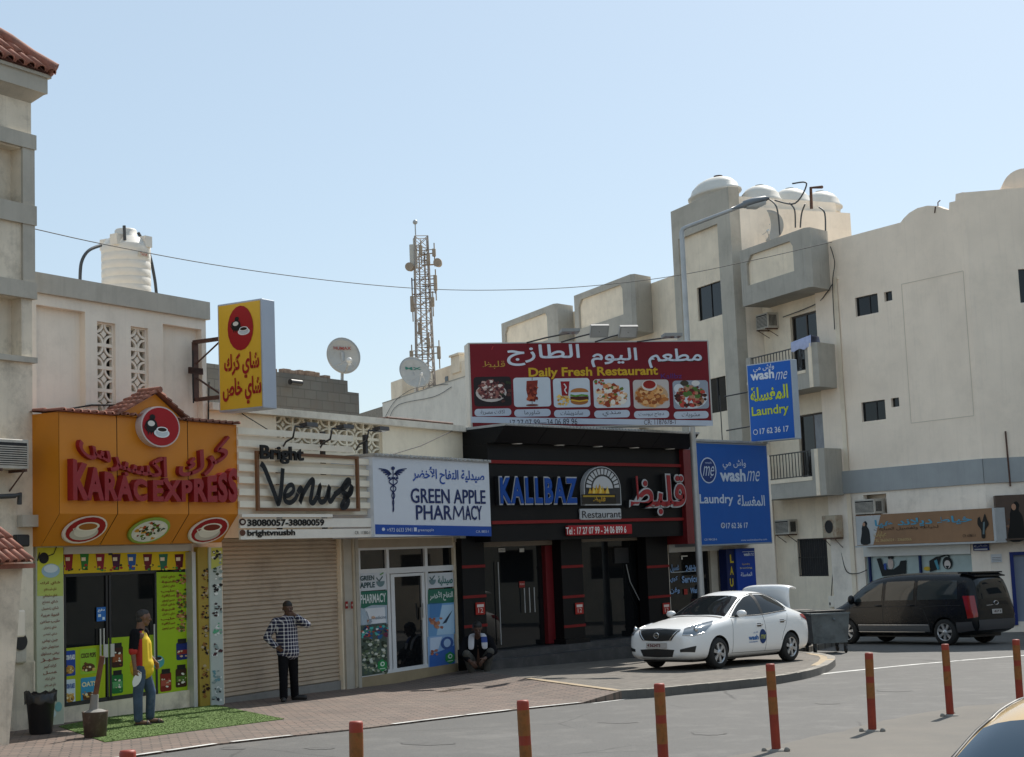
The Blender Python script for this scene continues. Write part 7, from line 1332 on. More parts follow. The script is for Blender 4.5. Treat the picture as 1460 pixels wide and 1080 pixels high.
def van(lab, fr, base, scale, group=None):
    car = Car(VAN, M_vanp, (1.62, -1.58), .345); t = T('parked_van', lab, 'van', fr, base, group); t.base = (0, 0, 0); t.o.scale = (scale,) * 3; t.part('body', car.me, None)
    m = MB(); car.patch(m, [(.92, -.64), (.97, 0), (.92, .64)], [(1.72, -.74), (1.80, 0), (1.72, .74)], 'top', .006, 14, 8); t.part('windscreen', m, M_cg); m = MB(); car.patch(m, [(-.66, 1.74), (.66, 1.74)], [(-.76, 1.20), (.76, 1.20)], 'rear', .006, 14, 8); t.part('rear_window', m, M_cg)
    for way in ('side', 'right'):
        sg = 1 if way == 'side' else -1
        for up, lo in (([(1.42, 1.20), (1.15, 1.46), (.92, 1.62), (.42, 1.68)], [(1.50, 1.15), (1.1, 1.16), (.42, 1.18)]), ([(.30, 1.685), (-.62, 1.70)], [(.30, 1.185), (-.62, 1.19)]), ([(-.74, 1.70), (-1.95, 1.68)], [(-.74, 1.19), (-2.0, 1.20)])):
            m = MB(); car.patch(m, up, lo, way, .006, 12, 6); t.part('side_window', m, mat('van_glass', (.025, .033, .036), .04, spec=.6))
        m = MB()
        for L in ([(1.52, 1.12), (1.50, .6), (1.2, .3)], [(.36, 1.72), (.36, .32)], [(-.68, 1.72), (-.70, 1.0), (-.95, .95), (-1.1, .6), (-1.15, .32)], [(1.2, .32), (-1.1, .32)], [(1.4, 1.0), (.36, 1.02), (-.7, 1.02), (-2.1, 1.04)]): car.strip(m, L, way, .007, -.002)
        t.part('door_gap', m, M_dark); m = MB(); car.patch(m, [(1.2, .52), (-1.12, .52)], [(1.2, .36), (-1.12, .36)], way, .012, 10, 3); t.part('side_moulding', m, mat('grey_moulding', (.10, .105, .11), .5)); m = MB(); car.strip(m, [(1.2, .53), (-1.1, .53)], way, .012, .012); car.strip(m, [(1.2, .35), (-.95, .35)], way, .010, .012); t.part('side_trim', m, M_chr)
        for x in (.52, -.55): m = MB(); h = car.cast((x, 1.05), way, .02); m.tube([h + Vector((.1, 0, 0)), h + Vector((.06, sg * .015, 0)), h + Vector((-.06, sg * .015, 0)), h + Vector((-.1, 0, 0))], .016, 6); t.part('door_handle', m, M_vanp)
        m = MB(); hx = car.cast((1.35, 1.15), way, 0); m.ball((1.36, hx.y + sg * .14, 1.22), .13, 14, 0, (.6, .9, 1)); m.tube([(1.38, hx.y - sg * .02, 1.14), (1.36, hx.y + sg * .1, 1.18)], .035, 6); t.part('mirror', m, M_vanp)
        m = MB(); d2 = Vector((-.7, sg * .7, 0)).normalized(); car.patch(m, [(-2.18, sg * .90, 1.28), (-2.42, sg * .76, 1.28)], [(-2.30, sg * .93, .70), (-2.52, sg * .80, .74)], tuple(d2), .010, 6, 8); t.part('tail_light', m, M_tail)
        for ax in (1.62, -1.58): wheel(t, (ax, sg * .84, .345), .345, .22, sg, 7)
    m = MB(); m.box(-2.35, -1.95, -.72, .72, 1.86, 1.90); m.add([(-2.44, -.7, 1.80), (-2.44, .7, 1.80), (-2.1, .72, 1.905), (-2.1, -.72, 1.905), (-2.44, -.7, 1.77), (-2.44, .7, 1.77), (-2.1, .72, 1.86), (-2.1, -.72, 1.86)], [(0, 1, 2, 3), (0, 4, 5, 1), (4, 7, 6, 5), (0, 3, 7, 4), (1, 5, 6, 2)]); t.part('roof_spoiler', m, M_vanp)
    m = MB(); car.patch(m, [(-.84, .66), (.84, .66)], [(-.80, .40), (.80, .40)], 'rear', .02, 12, 4); [car.patch(m, [(-1.95, .60), (-2.42, .62)], [(-1.95, .33), (-2.45, .40)], w_, .012, 6, 3) for w_ in ('side', 'right')]; t.part('bumper', m, mat('bumper_grey', (.055, .055, .06), .55)); m = MB(); e = car.cast((.0, .86), 'rear', .02); m.box(e.x - .005, e.x + .01, -.22, .22, .80, .92); p_ = t.part('number_plate', m, flat('b8b4b0')); m = MB(); put_text(m, '471', .16, -.16, .83, .89, 0, 0, 0, .03); m.v = [(e.x - .008, u, h) for u, y, h in m.v]; t.part('plate_lettering', m, flat('40282c'), p_)
    m = MB(); e = car.cast((0, 1.08), 'rear', .01); m.tube([(e.x, .10 * math.cos(R_(20 * k)), e.z + .05 * math.sin(R_(20 * k))) for k in range(19)], .012, 5); car.strip(m, [(.45, 1.02), (.15, 1.03)], 'rear', .01, .008); t.part('emblem', m, M_chr); m = MB(); m.box(-2.2, 2.2, -.7, .7, .2, .28); t.part('underbody', m, M_plas); return t
VS = 1.0; vr = ground(1350, 920.5); VH = -40; vd = Vector((math.sin(R_(VH)), math.cos(R_(VH)), 0)); vl = Vector((-math.cos(R_(VH)), math.sin(R_(VH)), 0)); vc = vr + vd * 1.58 * VS - vl * .88 * VS
VF = Fr((vc.x, vc.y), VH); lean(van('black passenger van parked along the corner shops', VF, (0, 0, gz(vc.x, vc.y)), VS), VF)
FC = Fr((2.45, 6.6), 216); sedan('tan saloon car cut off by the lower right corner', FC, (0, 0, gz(2.45, 6.6) - .16), M_tan, False, False)

# ================================================================== STREET FURNITURE
# bollards
BS = [((182, 1069.5), None), ((505, 1028), None), ((748, 998), None), ((940.5, 974), None), ((1102, 955), (1107, 1071)), ((1237, 938), (1244, 1043)), ((1348, 924.5), (1355, 1021)), ((1447.5, 911.5), None)]
M_bol = mat('bollard_red', (.27, .028, .010), .55, var=.25, vscale=4, dirt=((.16, .05, .03), .6, 7)); M_bolo = mat('bollard_ochre', (.25, .092, .015), .6, var=.4, vscale=14, dirt=((.19, .032, .012), .85, 14))
blab = ['red and ochre bollard with only its tip in view at lower left', 'red and ochre bollard in front of the pharmacy doorway', 'red and ochre bollard before the long ramp of pink paving', 'red and ochre bollard in front of the white car nose', 'red and ochre bollard standing below the white car rear wheel', 'red and ochre bollard with base showing, below the grey skip', 'red and ochre bollard below the rear wheel of the van', 'red and ochre bollard rising just above the tan car roof']
mb = MB(); r = .05; zz = [0.02, .45, .60, .66, .88, .905, .93, .935]
mb.lathe([(.11, .0), (.11, .012), (r + .012, .03)], (0, 0, 0), 20, 'z', 2); mb.lathe([(r, .02), (r, .40)], (0, 0, 0), 20, 'z', 0, cap=False); mb.lathe([(r + .001, .40), (r + .001, .585)], (0, 0, 0), 20, 'z', 1, cap=False); mb.lathe([(r, .585), (r, .66)], (0, 0, 0), 20, 'z', 0, cap=False); mb.lathe([(r + .001, .66), (r + .001, .865)], (0, 0, 0), 20, 'z', 1, cap=False); mb.lathe([(r, .865), (r, .925), (r * .9, .94), (.001, .942)], (0, 0, 0), 20, 'z', 0, cap=False)
mb.ball((.13, .02, .02), .03, 8, 2); mb.ball((-.12, .05, .02), .035, 8, 2)
bme = mb.mesh('bollard', [M_bol, M_bolo, M_concrete])
for k, (tp_, bp) in enumerate(BS):
    if bp: p = ground(*bp, .01)
    else:
        p = ground(*tp_, .95)
    o = bpy.data.objects.new('bollard', bme); COL.objects.link(o); o.location = (p.x, p.y, gz(p.x, p.y) + .005); o.rotation_euler = (R_(rnd.uniform(-1, 1)), R_(-1.2 if k == 7 else rnd.uniform(-1, 1)), rnd.random() * 6); tag(o, blab[k], 'bollard', 'red and ochre bollards along the road')
# street lamp
LPd = 37.3; dd_ = ray(997, 800); s_ = LPd / math.hypot(dd_.x, dd_.y); LB = Fr((dd_.x * s_, dd_.y * s_), 90)
zt_ = LB.at(980, 327)[1]; e0, e1 = LB.at(1050, 297), LB.at(1094, 284)
LZ = ISL + gz(*LB.o[:2]); t = T('street_lamp', 'tall grey street lamp post with a cobra head before the laundry', 'street lamp', LB, (0, 0, LZ)); m = MB(); zt_ -= .0
m.tube([(0, 0, LZ - .05), (0, 0, 1.2)], .11, 12); m.tube([(0, 0, 1.2), (0, 0, zt_ - .08), (.03, 0, zt_), (.12, 0, zt_ + .05), (e0[0] + .0, 0, e0[1])], [.085, .06, .055, .05, .045], 12); t.part('post', m, M_galv)
m = MB(); L = Vector((e1[0] - e0[0], 0, e1[1] - e0[1])); ax = L.normalized(); upv = Vector((-ax.z, 0, ax.x)); vs = []; fs = []
secs = [(-.12, .05, .05), (.05, .07, .07), (.18, .09, .09), (.2, .16, .12), (.45, .19, .13), (.75, .16, .09), (.84, .06, .03)]
for x, wy, hz_ in secs:
    for k in range(10): a = 2 * math.pi * k / 10; vs.append(Vector((e0[0], 0, e0[1])) + ax * x + upv * (hz_ * math.sin(a) * (.5 if math.sin(a) < 0 else 1)) + Vector((0, wy * math.cos(a), 0)))
m.add(vs, [(i * 10 + k, i * 10 + (k + 1) % 10, i * 10 + 10 + (k + 1) % 10, i * 10 + 10 + k) for i in range(len(secs) - 1) for k in range(10)] + [tuple(range(10)), tuple(60 + k for k in reversed(range(10)))], 0, True); hd2 = t.part('lamp_head', m, mat('lamp_grey', (.16, .18, .20), .5)); m = MB(); vs = []
for x, wy, dz in ((.24, .12, .04), (.45, .155, .12), (.72, .12, .07)):
    for k in range(7): a = math.pi * k / 6; vs.append(Vector((e0[0], 0, e0[1])) + ax * x - upv * (.05 + dz * math.sin(a)) + Vector((0, wy * math.cos(a), 0)))
m.add(vs, [(i * 7 + k, i * 7 + k + 1, i * 7 + 8 + k, i * 7 + 7 + k) for i in range(2) for k in range(6)] + [tuple(range(7)), tuple(14 + k for k in range(7))], 0, True); t.part('lamp_lens', m, mat('lens_clear', (.50, .52, .52), .12), hd2)
# overhead wire
def px_at(px, py, d): v = ray(px, py); s_ = d / math.hypot(v.x, v.y); return Vector((v.x * s_, v.y * s_, ZC + v.z * s_))
wp_ = [px_at(x, y, d) for x, y, d in ((46, 326, 26.0), (150, 349, 27.8), (300, 377, 30.5), (450, 398, 33), (586, 411, 35.5), (700, 414, 37.3), (830, 409, 39.2), (960, 394, 41), (1080, 370, 42.6), (1186, 345.5, 44))]
m = MB(); m.tube(curve([tuple(p) for p in wp_], 6), .009, 5); solo('overhead_wire', m, M_cable, 'single overhead wire sagging from cream building to apartment roof', 'wire', W, tuple(wp_[0]))
m = MB(); a_ = [A.at(x, y, o) for x, y, o in ((345, 592, .3), (392, 622, .75), (505, 645, .9))]; m.tube([(A.at(345, 590, .02)[0], -.02, A.at(345, 590, .02)[1]), (A.at(394, 618, .75)[0], -.7, A.at(394, 618, .75)[1])], .01, 5); m.tube([(A.at(655, 610, .05)[0], -.05, A.at(655, 610, .05)[1]), (A.at(600, 636, .3)[0], -.3, A.at(600, 636, .3)[1]), (A.at(562, 649, .9)[0], -.8, A.at(562, 649, .9)[1])], .01, 5); solo('wall_cable', m, M_cable, 'thin stray wires strung to the salon and pharmacy signs', 'cable', A, (0, 0, 5))
m = MB()
for pth in ([(52, 598), (51, 640), (48, 700), (43, 775)], [(55, 600), (50, 660)]): m.tube([(A.at(x, y, LO - .2)[0], -LO + .2, A.at(x, y, LO - .2)[1]) for x, y in curve(pth, 4)], .014, 5)
for pth in ([(275, 500), (275, 545), (276, 575)], [(298, 545), (297, 605)], [(60, 590), (130, 578), (180, 578)]): m.tube([(A.at(x, y, .03)[0], -.03, A.at(x, y, .03)[1]) for x, y in pth], .014, 5)
solo('wall_cable', m, M_cable, 'dark cable dropping beside the orange tea shop sign', 'cable', A, (A.at(50, 640)[0], 0, 4))
# spots and mends on the asphalt
M_spot = mat('oil_spot', (.075, .073, .069), .75, var=.35, vscale=6); q = random.Random(5); sp2 = MB()
for cx_, cy_, rx, ry in ((332, 1067, 18, 2.2), (1345, 941, 30, 1.6), (1010, 1046, 26, 2.4), (610, 1060, 40, 2.6), (880, 1030, 30, 1.8), (1275, 985, 24, 1.5), (1180, 1003, 18, 1.3), (455, 1067, 22, 2)):
    P_ = [ground(cx_ + rx * math.cos(R_(15 * k)) * q.uniform(.75, 1.15), cy_ + ry * math.sin(R_(15 * k)) * q.uniform(.75, 1.15), .004) for k in range(24)]; sp2.add([(p.x, p.y, .004) for p in reversed(P_)], [tuple(range(24))])
struct('road_stain', sp2, M_spot)
# wheeled skip
dk = ground(1178, 931); DK = Fr((dk.x, dk.y), 84)
t = T('wheeled_skip', 'grey steel wheeled rubbish skip behind the white car', 'rubbish bin', DK, (0, 0, gz(*DK.o[:2]))); t.base = (0, 0, 0); m = MB(); W0, W1, D0, D1 = -.42, .44, -.40, .40
hb_, hT_ = .26, .98
def fr_(z): f = (z - hb_) / (hT_ - hb_); return [(W0 - .06 * f, D0 - .08 * f, z), (W1 + .06 * f, D0 - .08 * f, z), (W1 + .06 * f, D1 + .08 * f, z), (W0 - .06 * f, D1 + .08 * f, z)]
vs = fr_(hb_) + fr_(hT_); m.add(vs, [(3, 2, 1, 0), (0, 1, 5, 4), (1, 2, 6, 5), (2, 3, 7, 6), (3, 0, 4, 7), (4, 5, 6, 7)]); M_skip = mat('skip_steel', (.16, .18, .185), .6, .3, var=.25, vscale=3, dirt=((.05, .045, .04), .6, 4)); t.part('tub', m, M_skip); m = MB(); r_ = fr_(hT_); m.tube(r_ + [r_[0]], .028, 6); m.box(W0 - .04, W1 + .04, D0 - .10, D0 - .076, hT_ - .03, hT_ + .015); m.lathe([(.001, -.03), (.035, -.03), (.035, 0)], (.1, D0 - .075, hT_ - .14), 12, 'y')
for sg in (W0 - .1, W1 + .06): m.tube([(sg + .02, -.1, .72), (sg + .02, .1, .72)], .025, 8)
t.part('rim', m, M_skip); m = MB(); m.add([(W0 - .08, D1 + .1, hT_ + .02), (W1 + .08, D1 + .1, hT_ + .02), (W1 + .08, D0 + .3, hT_ + .03), (W0 - .08, D0 + .3, hT_ + .03), (W0 - .08, D1 + .1, hT_ + .05), (W1 + .08, D1 + .1, hT_ + .05), (W1 + .08, D0 + .3, hT_ + .06), (W0 - .08, D0 + .3, hT_ + .06)], [(0, 1, 2, 3), (7, 6, 5, 4), (0, 4, 5, 1), (1, 5, 6, 2), (2, 6, 7, 3), (3, 7, 4, 0)]); t.part('lid', m, M_plas)
for x in (W0 + .04, W1 - .04):
    for y in (D0 + .06, D1 - .06): m = MB(); m.lathe([(.08, -.025), (.09, -.015), (.09, .015), (.08, .025)], (x, y, .09), 16, 'x'); m.box(x - .04, x + .04, y - .03, y + .03, .13, hb_); t.part('castor', m, M_plas)
m = MB(); dk2 = ground(1152, 929); D2 = Fr((dk2.x - .25, dk2.y + .6), 84); t = T('wheeled_skip', 'dark skip half hidden between the white car and grey skip', 'rubbish bin', D2, (0, 0, gz(*D2.o[:2]))); t.base = (0, 0, 0); m.add([(-.4, -.35, .25), (.4, -.35, .25), (.4, .35, .25), (-.4, .35, .25), (-.48, -.42, .98), (.48, -.42, .98), (.48, .42, .98), (-.48, .42, .98)], [(3, 2, 1, 0), (0, 1, 5, 4), (1, 2, 6, 5), (2, 3, 7, 6), (3, 0, 4, 7), (4, 5, 6, 7)]); t.part('tub', m, M_plas); m = MB(); m.cbox(-.5, .5, -.45, .45, .985, 1.04, .02); t.part('lid', m, M_plas)
for x in (-.34, .34): m = MB(); m.lathe([(.08, -.025), (.09, -.015), (.09, .015), (.08, .025)], (x, -.28, .09), 16, 'x'); m.box(x - .04, x + .04, -.31, -.25, .13, .25); t.part('castor', m, M_plas)
# black bin, stone pot with post, grass mat
bp = ground(55, 1049, .02); BF = Fr((bp.x, bp.y), 80); t = T('waste_bin', 'black plastic waste bin with a liner beside menu pillar', 'bin', BF, (0, 0, bp.z)); t.base = (0, 0, 0); m = MB(); m.lathe([(.14, .0), (.155, .02), (.195, .49), (.205, .50), (.205, .53), (.185, .53), (.16, .2), (.001, .1)], (0, .24, 0), 28); t.part('tub', m, mat('bin_black', (.016, .016, .018), .45)); m = MB(); n = 28; vs = []
for j, (rr, z) in enumerate(((.21, .42), (.214, .535), (.185, .555), (.12, .47))):
    for k in range(n): a = 2 * math.pi * k / n; q_ = rr + .012 * math.sin(k * 2.3 + j) ; vs.append((q_ * math.cos(a), .24 + q_ * math.sin(a), z + .02 * math.sin(k * 1.7 + j * 2) + .04 * (j > 0) * max(0, math.sin(a * 2 + 1))))
m.add(vs, [(j * n + k, j * n + (k + 1) % n, j * n + n + (k + 1) % n, j * n + n + k) for j in range(3) for k in range(n)], 0, True); t.part('liner', m, mat('bin_liner', (.014, .014, .015), .3))
pp_ = ground(134, 1053, .02); PF = Fr((pp_.x, pp_.y), 80); t = T('post_in_pot', 'worn brown wooden post set in a concrete filled bucket', 'post', PF, (0, 0, pp_.z)); t.base = (0, 0, 0); m = MB(); m.lathe([(.13, 0), (.145, .01), (.17, .32), (.175, .335), (.15, .335), (.001, .33)], (0, .18, 0), 22); t.part('bucket', m, mat('bucket_brown', (.085, .055, .04), .8, var=.3, vscale=7, dirt=((.22, .19, .16), .6, 8))); m = MB(); m.lathe([(.15, .335), (.09, .36), (.001, .37)], (0, .18, 0), 14); t.part('concrete_fill', m, M_concrete); m = MB(); m.tube([(-.02, .18, .33), (.0, .18, .56)], [.062, .05], 8, 1); m.tube([(.0, .18, .50), (.10, .18, 1.06)], .035, 4, 0, True, False); t.part('post', m, [mat('post_wood', (.16, .06, .03), .8, var=.35, vscale=9), M_concrete])
gp = [ground(*p, .025) for p in ((84, 1036), (150, 1058.5), (200, 1052), (405, 1025.5), (348, 1014), (300, 1004), (200, 1012))]
m = MB(); m.slab([(p.x, p.y) for p in gp], .021, .03, 0); rg = random.Random(3); xs_ = [p.x for p in gp]; ys_ = [p.y for p in gp]
def inside(x, y):
    c = False; n = len(gp); j = n - 1
    for i in range(n):
        if (gp[i].y > y) != (gp[j].y > y) and x < (gp[j].x - gp[i].x) * (y - gp[i].y) / (gp[j].y - gp[i].y) + gp[i].x: c = not c
        j = i
    return c
k = 0
while k < 22000:
    x, y = rg.uniform(min(xs_), max(xs_)), rg.uniform(min(ys_), max(ys_))
    if not inside(x, y): continue
    k += 1; a = rg.random() * 6.28; l = rg.uniform(.003, .008); wv = .009; dx, dy = math.cos(a), math.sin(a); tx, ty = rg.uniform(-.02, .02), rg.uniform(-.02, .02)
    m.add([(x - dx * wv, y - dy * wv, .03), (x + dx * wv, y + dy * wv, .03), (x + tx, y + ty, .03 + l)], [(0, 1, 2)], k % 3)
m.v = [(x, y, z + gz(x, y)) for x, y, z in m.v]
solo('grass_mat', m, [mat('turf_green', (.088, .15, .028), .9, var=.15, vscale=2), mat('turf_light', (.095, .158, .032), .9), mat('turf_dark', (.08, .138, .025), .9)], 'bright green artificial grass mat before the tea shop door', 'grass mat', W, (gp[0].x, gp[0].y, gp[0].z))

# ================================================================== PEOPLE
def blob(name, shapes, mats, vox=.012, smooth=4, fac=.5, assign=None):
    """one continuous skin grown over tapered limbs: ('c', a, b, ra, rb) and ('e', centre, (rx, ry, rz)), then remeshed and smoothed"""
    mb = MB()
    for s_ in shapes:
        if s_[0] == 'c':
            a, b = Vector(s_[1]), Vector(s_[2]); ra, rb = s_[3], s_[4]; L = (b - a).length
            d = (b - a) / max(L, 1e-6); P = []; Rr = []
            for k in range(4): f = R_(90 - 22.5 * k); P.append(a - d * ra * math.sin(f) ); Rr.append(max(.001, ra * math.cos(f)))
            for k in range(1, 5): f = R_(22.5 * k); P.append(b + d * rb * math.sin(f)); Rr.append(max(.001, rb * math.cos(f)))
            P[3] = a; Rr[3] = ra; P.insert(4, b); Rr.insert(4, rb); mb.tube(P, Rr, 14)
        else: mb.ball(s_[1], 1, 20, 0, s_[2])
    me = mb.mesh(name, mats); bm = bmesh.new(); bm.from_mesh(me); bmesh.ops.recalc_face_normals(bm, faces=bm.faces[:]); bm.to_mesh(me); bm.free()
    me = evaluated(me, [('REMESH', dict(mode='VOXEL', voxel_size=vox, use_smooth_shade=True)), ('SMOOTH', dict(factor=fac, iterations=smooth))])
    if not me.materials:
        for m_ in (mats if isinstance(mats, (list, tuple)) else [mats]): me.materials.append(m_)
    for p in me.polygons:
        p.use_smooth = True
        if assign: p.material_index = assign(p.center, p.normal)
        else: p.material_index = 0
    me.name = name; return me
def hand(w_, d, nrm, thumb, curl=.5, s=1.0):
    """palm, four unequal fingers bent at the knuckles and a thumb leaving the side near the wrist"""
    w_, d, nrm, th = Vector(w_), Vector(d).normalized(), Vector(nrm).normalized(), Vector(thumb).normalized(); out = []
    pc = w_ + d * .05 * s
    for k in range(-1, 2): out.append(('c', w_ + th * .016 * k * s, w_ + d * .085 * s + th * .024 * k * s, .017 * s, .015 * s))
    for i, (o, L) in enumerate(((.034, .072), (.012, .080), (-.011, .074), (-.033, .058))):
        a = w_ + d * .085 * s + th * o * s; dirs = []; ang = 0; p = a
        for j, f in enumerate((.45, .32, .23)):
            ang += curl * (.5, .8, .6)[j] + .05 * i; dv = d * math.cos(ang) + nrm * math.sin(ang); q = p + dv * L * f * s; out.append(('c', p, q, (.0098 - .0008 * j) * s, (.009 - .0008 * j) * s)); p = q
    a = w_ + d * .02 * s + th * .03 * s; b = a + (d * .6 + th * .7 + nrm * .25).normalized() * .045 * s; c = b + (d * .9 + th * .15 + nrm * .4).normalized() * .035 * s
    out += [('c', a, b, .013 * s, .0115 * s), ('c', b, c, .0105 * s, .009 * s)]; return out
def head(c, face, s=1.0, tilt=0):
    """skull, jaw, brow, nose, lips, ears; face = direction it looks"""
    c, f = Vector(c), Vector(face).normalized(); upv = Vector((0, 0, 1)); sd = f.cross(upv).normalized(); upv = sd.cross(f)
    def P(x, y, z): return c + f * x * s + sd * y * s + upv * z * s
    sh = [('c', P(-.02, 0, .035), P(.015, 0, .03), .088 * s, .082 * s), ('c', P(.03, 0, -.03), P(.045, 0, -.085), .062 * s, .036 * s), ('c', P(.0, .03, -.05), P(.05, .012, -.09), .035 * s, .026 * s), ('c', P(.0, -.03, -.05), P(.05, -.012, -.09), .035 * s, .026 * s),
          ('c', P(.085, 0, .02), P(.110, 0, -.025), .011 * s, .016 * s), ('c', P(.086, -.03, .028), P(.086, .03, .028), .012 * s, .012 * s), ('c', P(.088, -.018, -.058), P(.088, .018, -.058), .010 * s, .010 * s), ('c', P(.055, .045, -.02), P(.075, .03, -.02), .02 * s, .018 * s), ('c', P(.055, -.045, -.02), P(.075, -.03, -.02), .02 * s, .018 * s)]
    for q in (1, -1): sh.append(('c', P(-.01, q * .084, .018), P(-.015, q * .086, -.022), .016 * s, .011 * s))
    eyes = MB()
    for q in (1, -1): eyes.ball(P(.078, q * .031, .006), .0125 * s, 10)
    return sh, eyes, P
M_skin = mat('brown_skin', (.17, .085, .05), .55, var=.1, vscale=20); M_skin2 = mat('dark_brown_skin', (.10, .05, .032), .55, var=.1, vscale=20); M_hair = mat('black_hair', (.014, .012, .011), .6, var=.3, vscale=60); M_ghair = mat('greying_hair', (.035, .032, .03), .7, var=.6, vscale=70); M_eye = mat('eye_dark', (.03, .025, .02), .2); M_jean = mat('blue_denim', (.055, .085, .15), .85, var=.4, vscale=5, dirt=((.20, .23, .28), .5, 3)); M_blackc = mat('black_cloth', (.009, .009, .011), .95, var=.2, vscale=5, spec=.12); M_shoe = mat('shoe_black', (.014, .013, .013), .5)
M_yels = mat('yellow_shirt', (.72, .50, .015), .75, var=.1, vscale=5); M_reds = mat('red_shirt', (.42, .022, .014), .75, var=.1, vscale=5)
def person_frame(px, py, z=.02):
    p = ground(px, py, z); return Fr((p.x, p.y), 90 + math.degrees(math.atan2(p.x, p.y))), p.z
def hairmat_part(t, shapes, m_, vox=.012): t.part('hair', blob('hair', shapes, [m_], vox, 2), None)

# --- man in yellow, seen from his right side, looking along the street
PF1, z0 = person_frame(205, 1033, .03); t = T('person', 'person in yellow and red shirt and jeans holding a white blade', 'person', PF1, (0, 0, z0)); t.base = (0, 0, 0); t.o.scale = (.90, .90, .895)
hs_, eyes, HP = head((.02, 0, 1.70), (.93, .25, -.02), 1.05)
nearh = (-.125, -.30, .90); sh_n, el_n = (-.12, -.17, 1.44), (-.155, -.235, 1.17); farh = (.19, .22, .98); sh_f, el_f = (.02, .18, 1.44), (.04, .26, 1.16)
body = hs_ + [('c', (-.02, 0, 1.64), (-.045, 0, 1.46), .066, .075), ('c', (-.05, -.12, 1.42), (-.04, .12, 1.42), .085, .085), ('c', (-.04, 0, 1.38), (-.03, 0, 1.0), .13, .12), ('c', (-.03, -.06, .92), (-.01, .06, .92), .12, .12),
        ('c', sh_n, el_n, .056, .043), ('c', el_n, nearh, .042, .029), ('c', sh_f, el_f, .056, .043), ('c', el_f, farh, .042, .029), ('c', (-.04, -.08, .9), (-.085, -.10, .48), .085, .058), ('c', (-.085, -.10, .48), (-.085, -.09, .09), .055, .036), ('c', (.0, .09, .9), (.115, .10, .50), .085, .058), ('c', (.115, .10, .50), (.10, .14, .09), .055, .036),
        ('c', (-.10, -.09, .05), (.07, -.13, .03), .04, .03), ('c', (.08, .14, .05), (.27, .12, .03), .04, .03)]
body += hand(nearh, (.12, -.05, -1), (.5, .6, 0), (.9, -.2, 0), .9) + hand(farh, (.4, -.1, -.9), (-.5, -.5, 0), (.6, -.6, .2), .6)
b_ = t.part('body', blob('body', body, [M_skin], .0075, 3), None); t.part('eyes', eyes, M_eye)
hairmat_part(t, [('c', HP(-.035, 0, .055), HP(.0, 0, .06), .092, .084), ('c', HP(-.06, 0, -.01), HP(-.05, 0, -.04), .068, .055), ('c', HP(.045, -.02, .095), HP(.045, .02, .095), .03, .03)], M_ghair)
shirt = [('c', (-.05, -.12, 1.44), (-.03, .12, 1.44), .075, .075), ('c', (-.04, -.06, 1.36), (-.03, -.05, .95), .135, .145), ('c', (-.03, .06, 1.36), (-.015, .05, .95), .135, .145), ('c', (.03, 0, 1.30), (.04, 0, .98), .11, .115), ('c', (-.05, 0, .95), (.01, 0, .95), .16, .165), ('c', (-.05, 0, .88), (.015, 0, .87), .155, .155), ('c', (-.035, -.03, 1.5), (-.035, .03, 1.5), .06, .06)]
def sa(c, n):
    if c.z > 1.50: return 2
    if c.y < .0 and -.105 < c.x < -.01 + .01 * (1.4 - c.z): return 1
    if c.x <= -.105 and c.y < 0 and c.z > 1.2: return 2
    return 0
t.part('shirt', blob('shirt', shirt, [M_yels, M_reds, M_blackc], .013, 4, .5, sa), None)
for nm, a, b in (('n', sh_n, el_n), ('f', sh_f, el_f)):
    a, b = Vector(a), Vector(b); t.part('sleeve', blob('sleeve', [('c', a + Vector((0, 0, .02)), a.lerp(b, .85), .088, .074), ('c', a.lerp(b, .82), a.lerp(b, .93), .075, .075)], [M_blackc, M_reds], .012, 3, .5, lambda c, n, a=a, b=b: 1 if (c - a).dot(b - a) / (b - a).length_squared > .86 else 0), None)
t.part('trousers', blob('trousers', [('c', (-.035, -.07, .93), (.0, .07, .93), .125, .125), ('c', (-.04, -.085, .88), (-.088, -.10, .48), .105, .082), ('c', (-.088, -.10, .48), (-.085, -.09, .10), .08, .072), ('c', (.005, .09, .88), (.12, .10, .50), .105, .082), ('c', (.12, .10, .50), (.10, .14, .11), .08, .072)], [M_jean], .013, 3), None)
for a, b in (((-.12, -.09), (.10, -.14)), ((.05, .14), (.30, .115))):
    m = MB(); d = Vector((b[0] - a[0], b[1] - a[1], 0)); L = d.length; d.normalize(); sd_ = Vector((-d.y, d.x, 0)); P_ = [(-.03, .035), (.0, .045), (.12 * L / .26, .04), (.2 * L / .26, .052), (.27 * L / .26, .04), (.285 * L / .26, .01)]; out_ = [Vector((a[0], a[1], 0)) + d * x + sd_ * w2 for x, w2 in P_] + [Vector((a[0], a[1], 0)) + d * x - sd_ * w2 for x, w2 in reversed(P_)]
    m.slab([(p.x, p.y) for p in out_], .0, .022); c1 = Vector((a[0], a[1], 0)) + d * .19; m.tube([c1 + sd_ * .05 + Vector((0, 0, .02)), c1 + sd_ * .03 + Vector((0, 0, .06)), c1 - sd_ * .03 + Vector((0, 0, .06)), c1 - sd_ * .05 + Vector((0, 0, .02))], .013, 6); t.part('sandal', m, M_shoe)
fr2 = PF1; m = MB(); nh = Vector((-.11, -.305, .82)); ax = Vector((-.42, -.03, -.9)).normalized(); sd_ = Vector((.9, .12, -.42)).normalized(); nr = ax.cross(sd_)
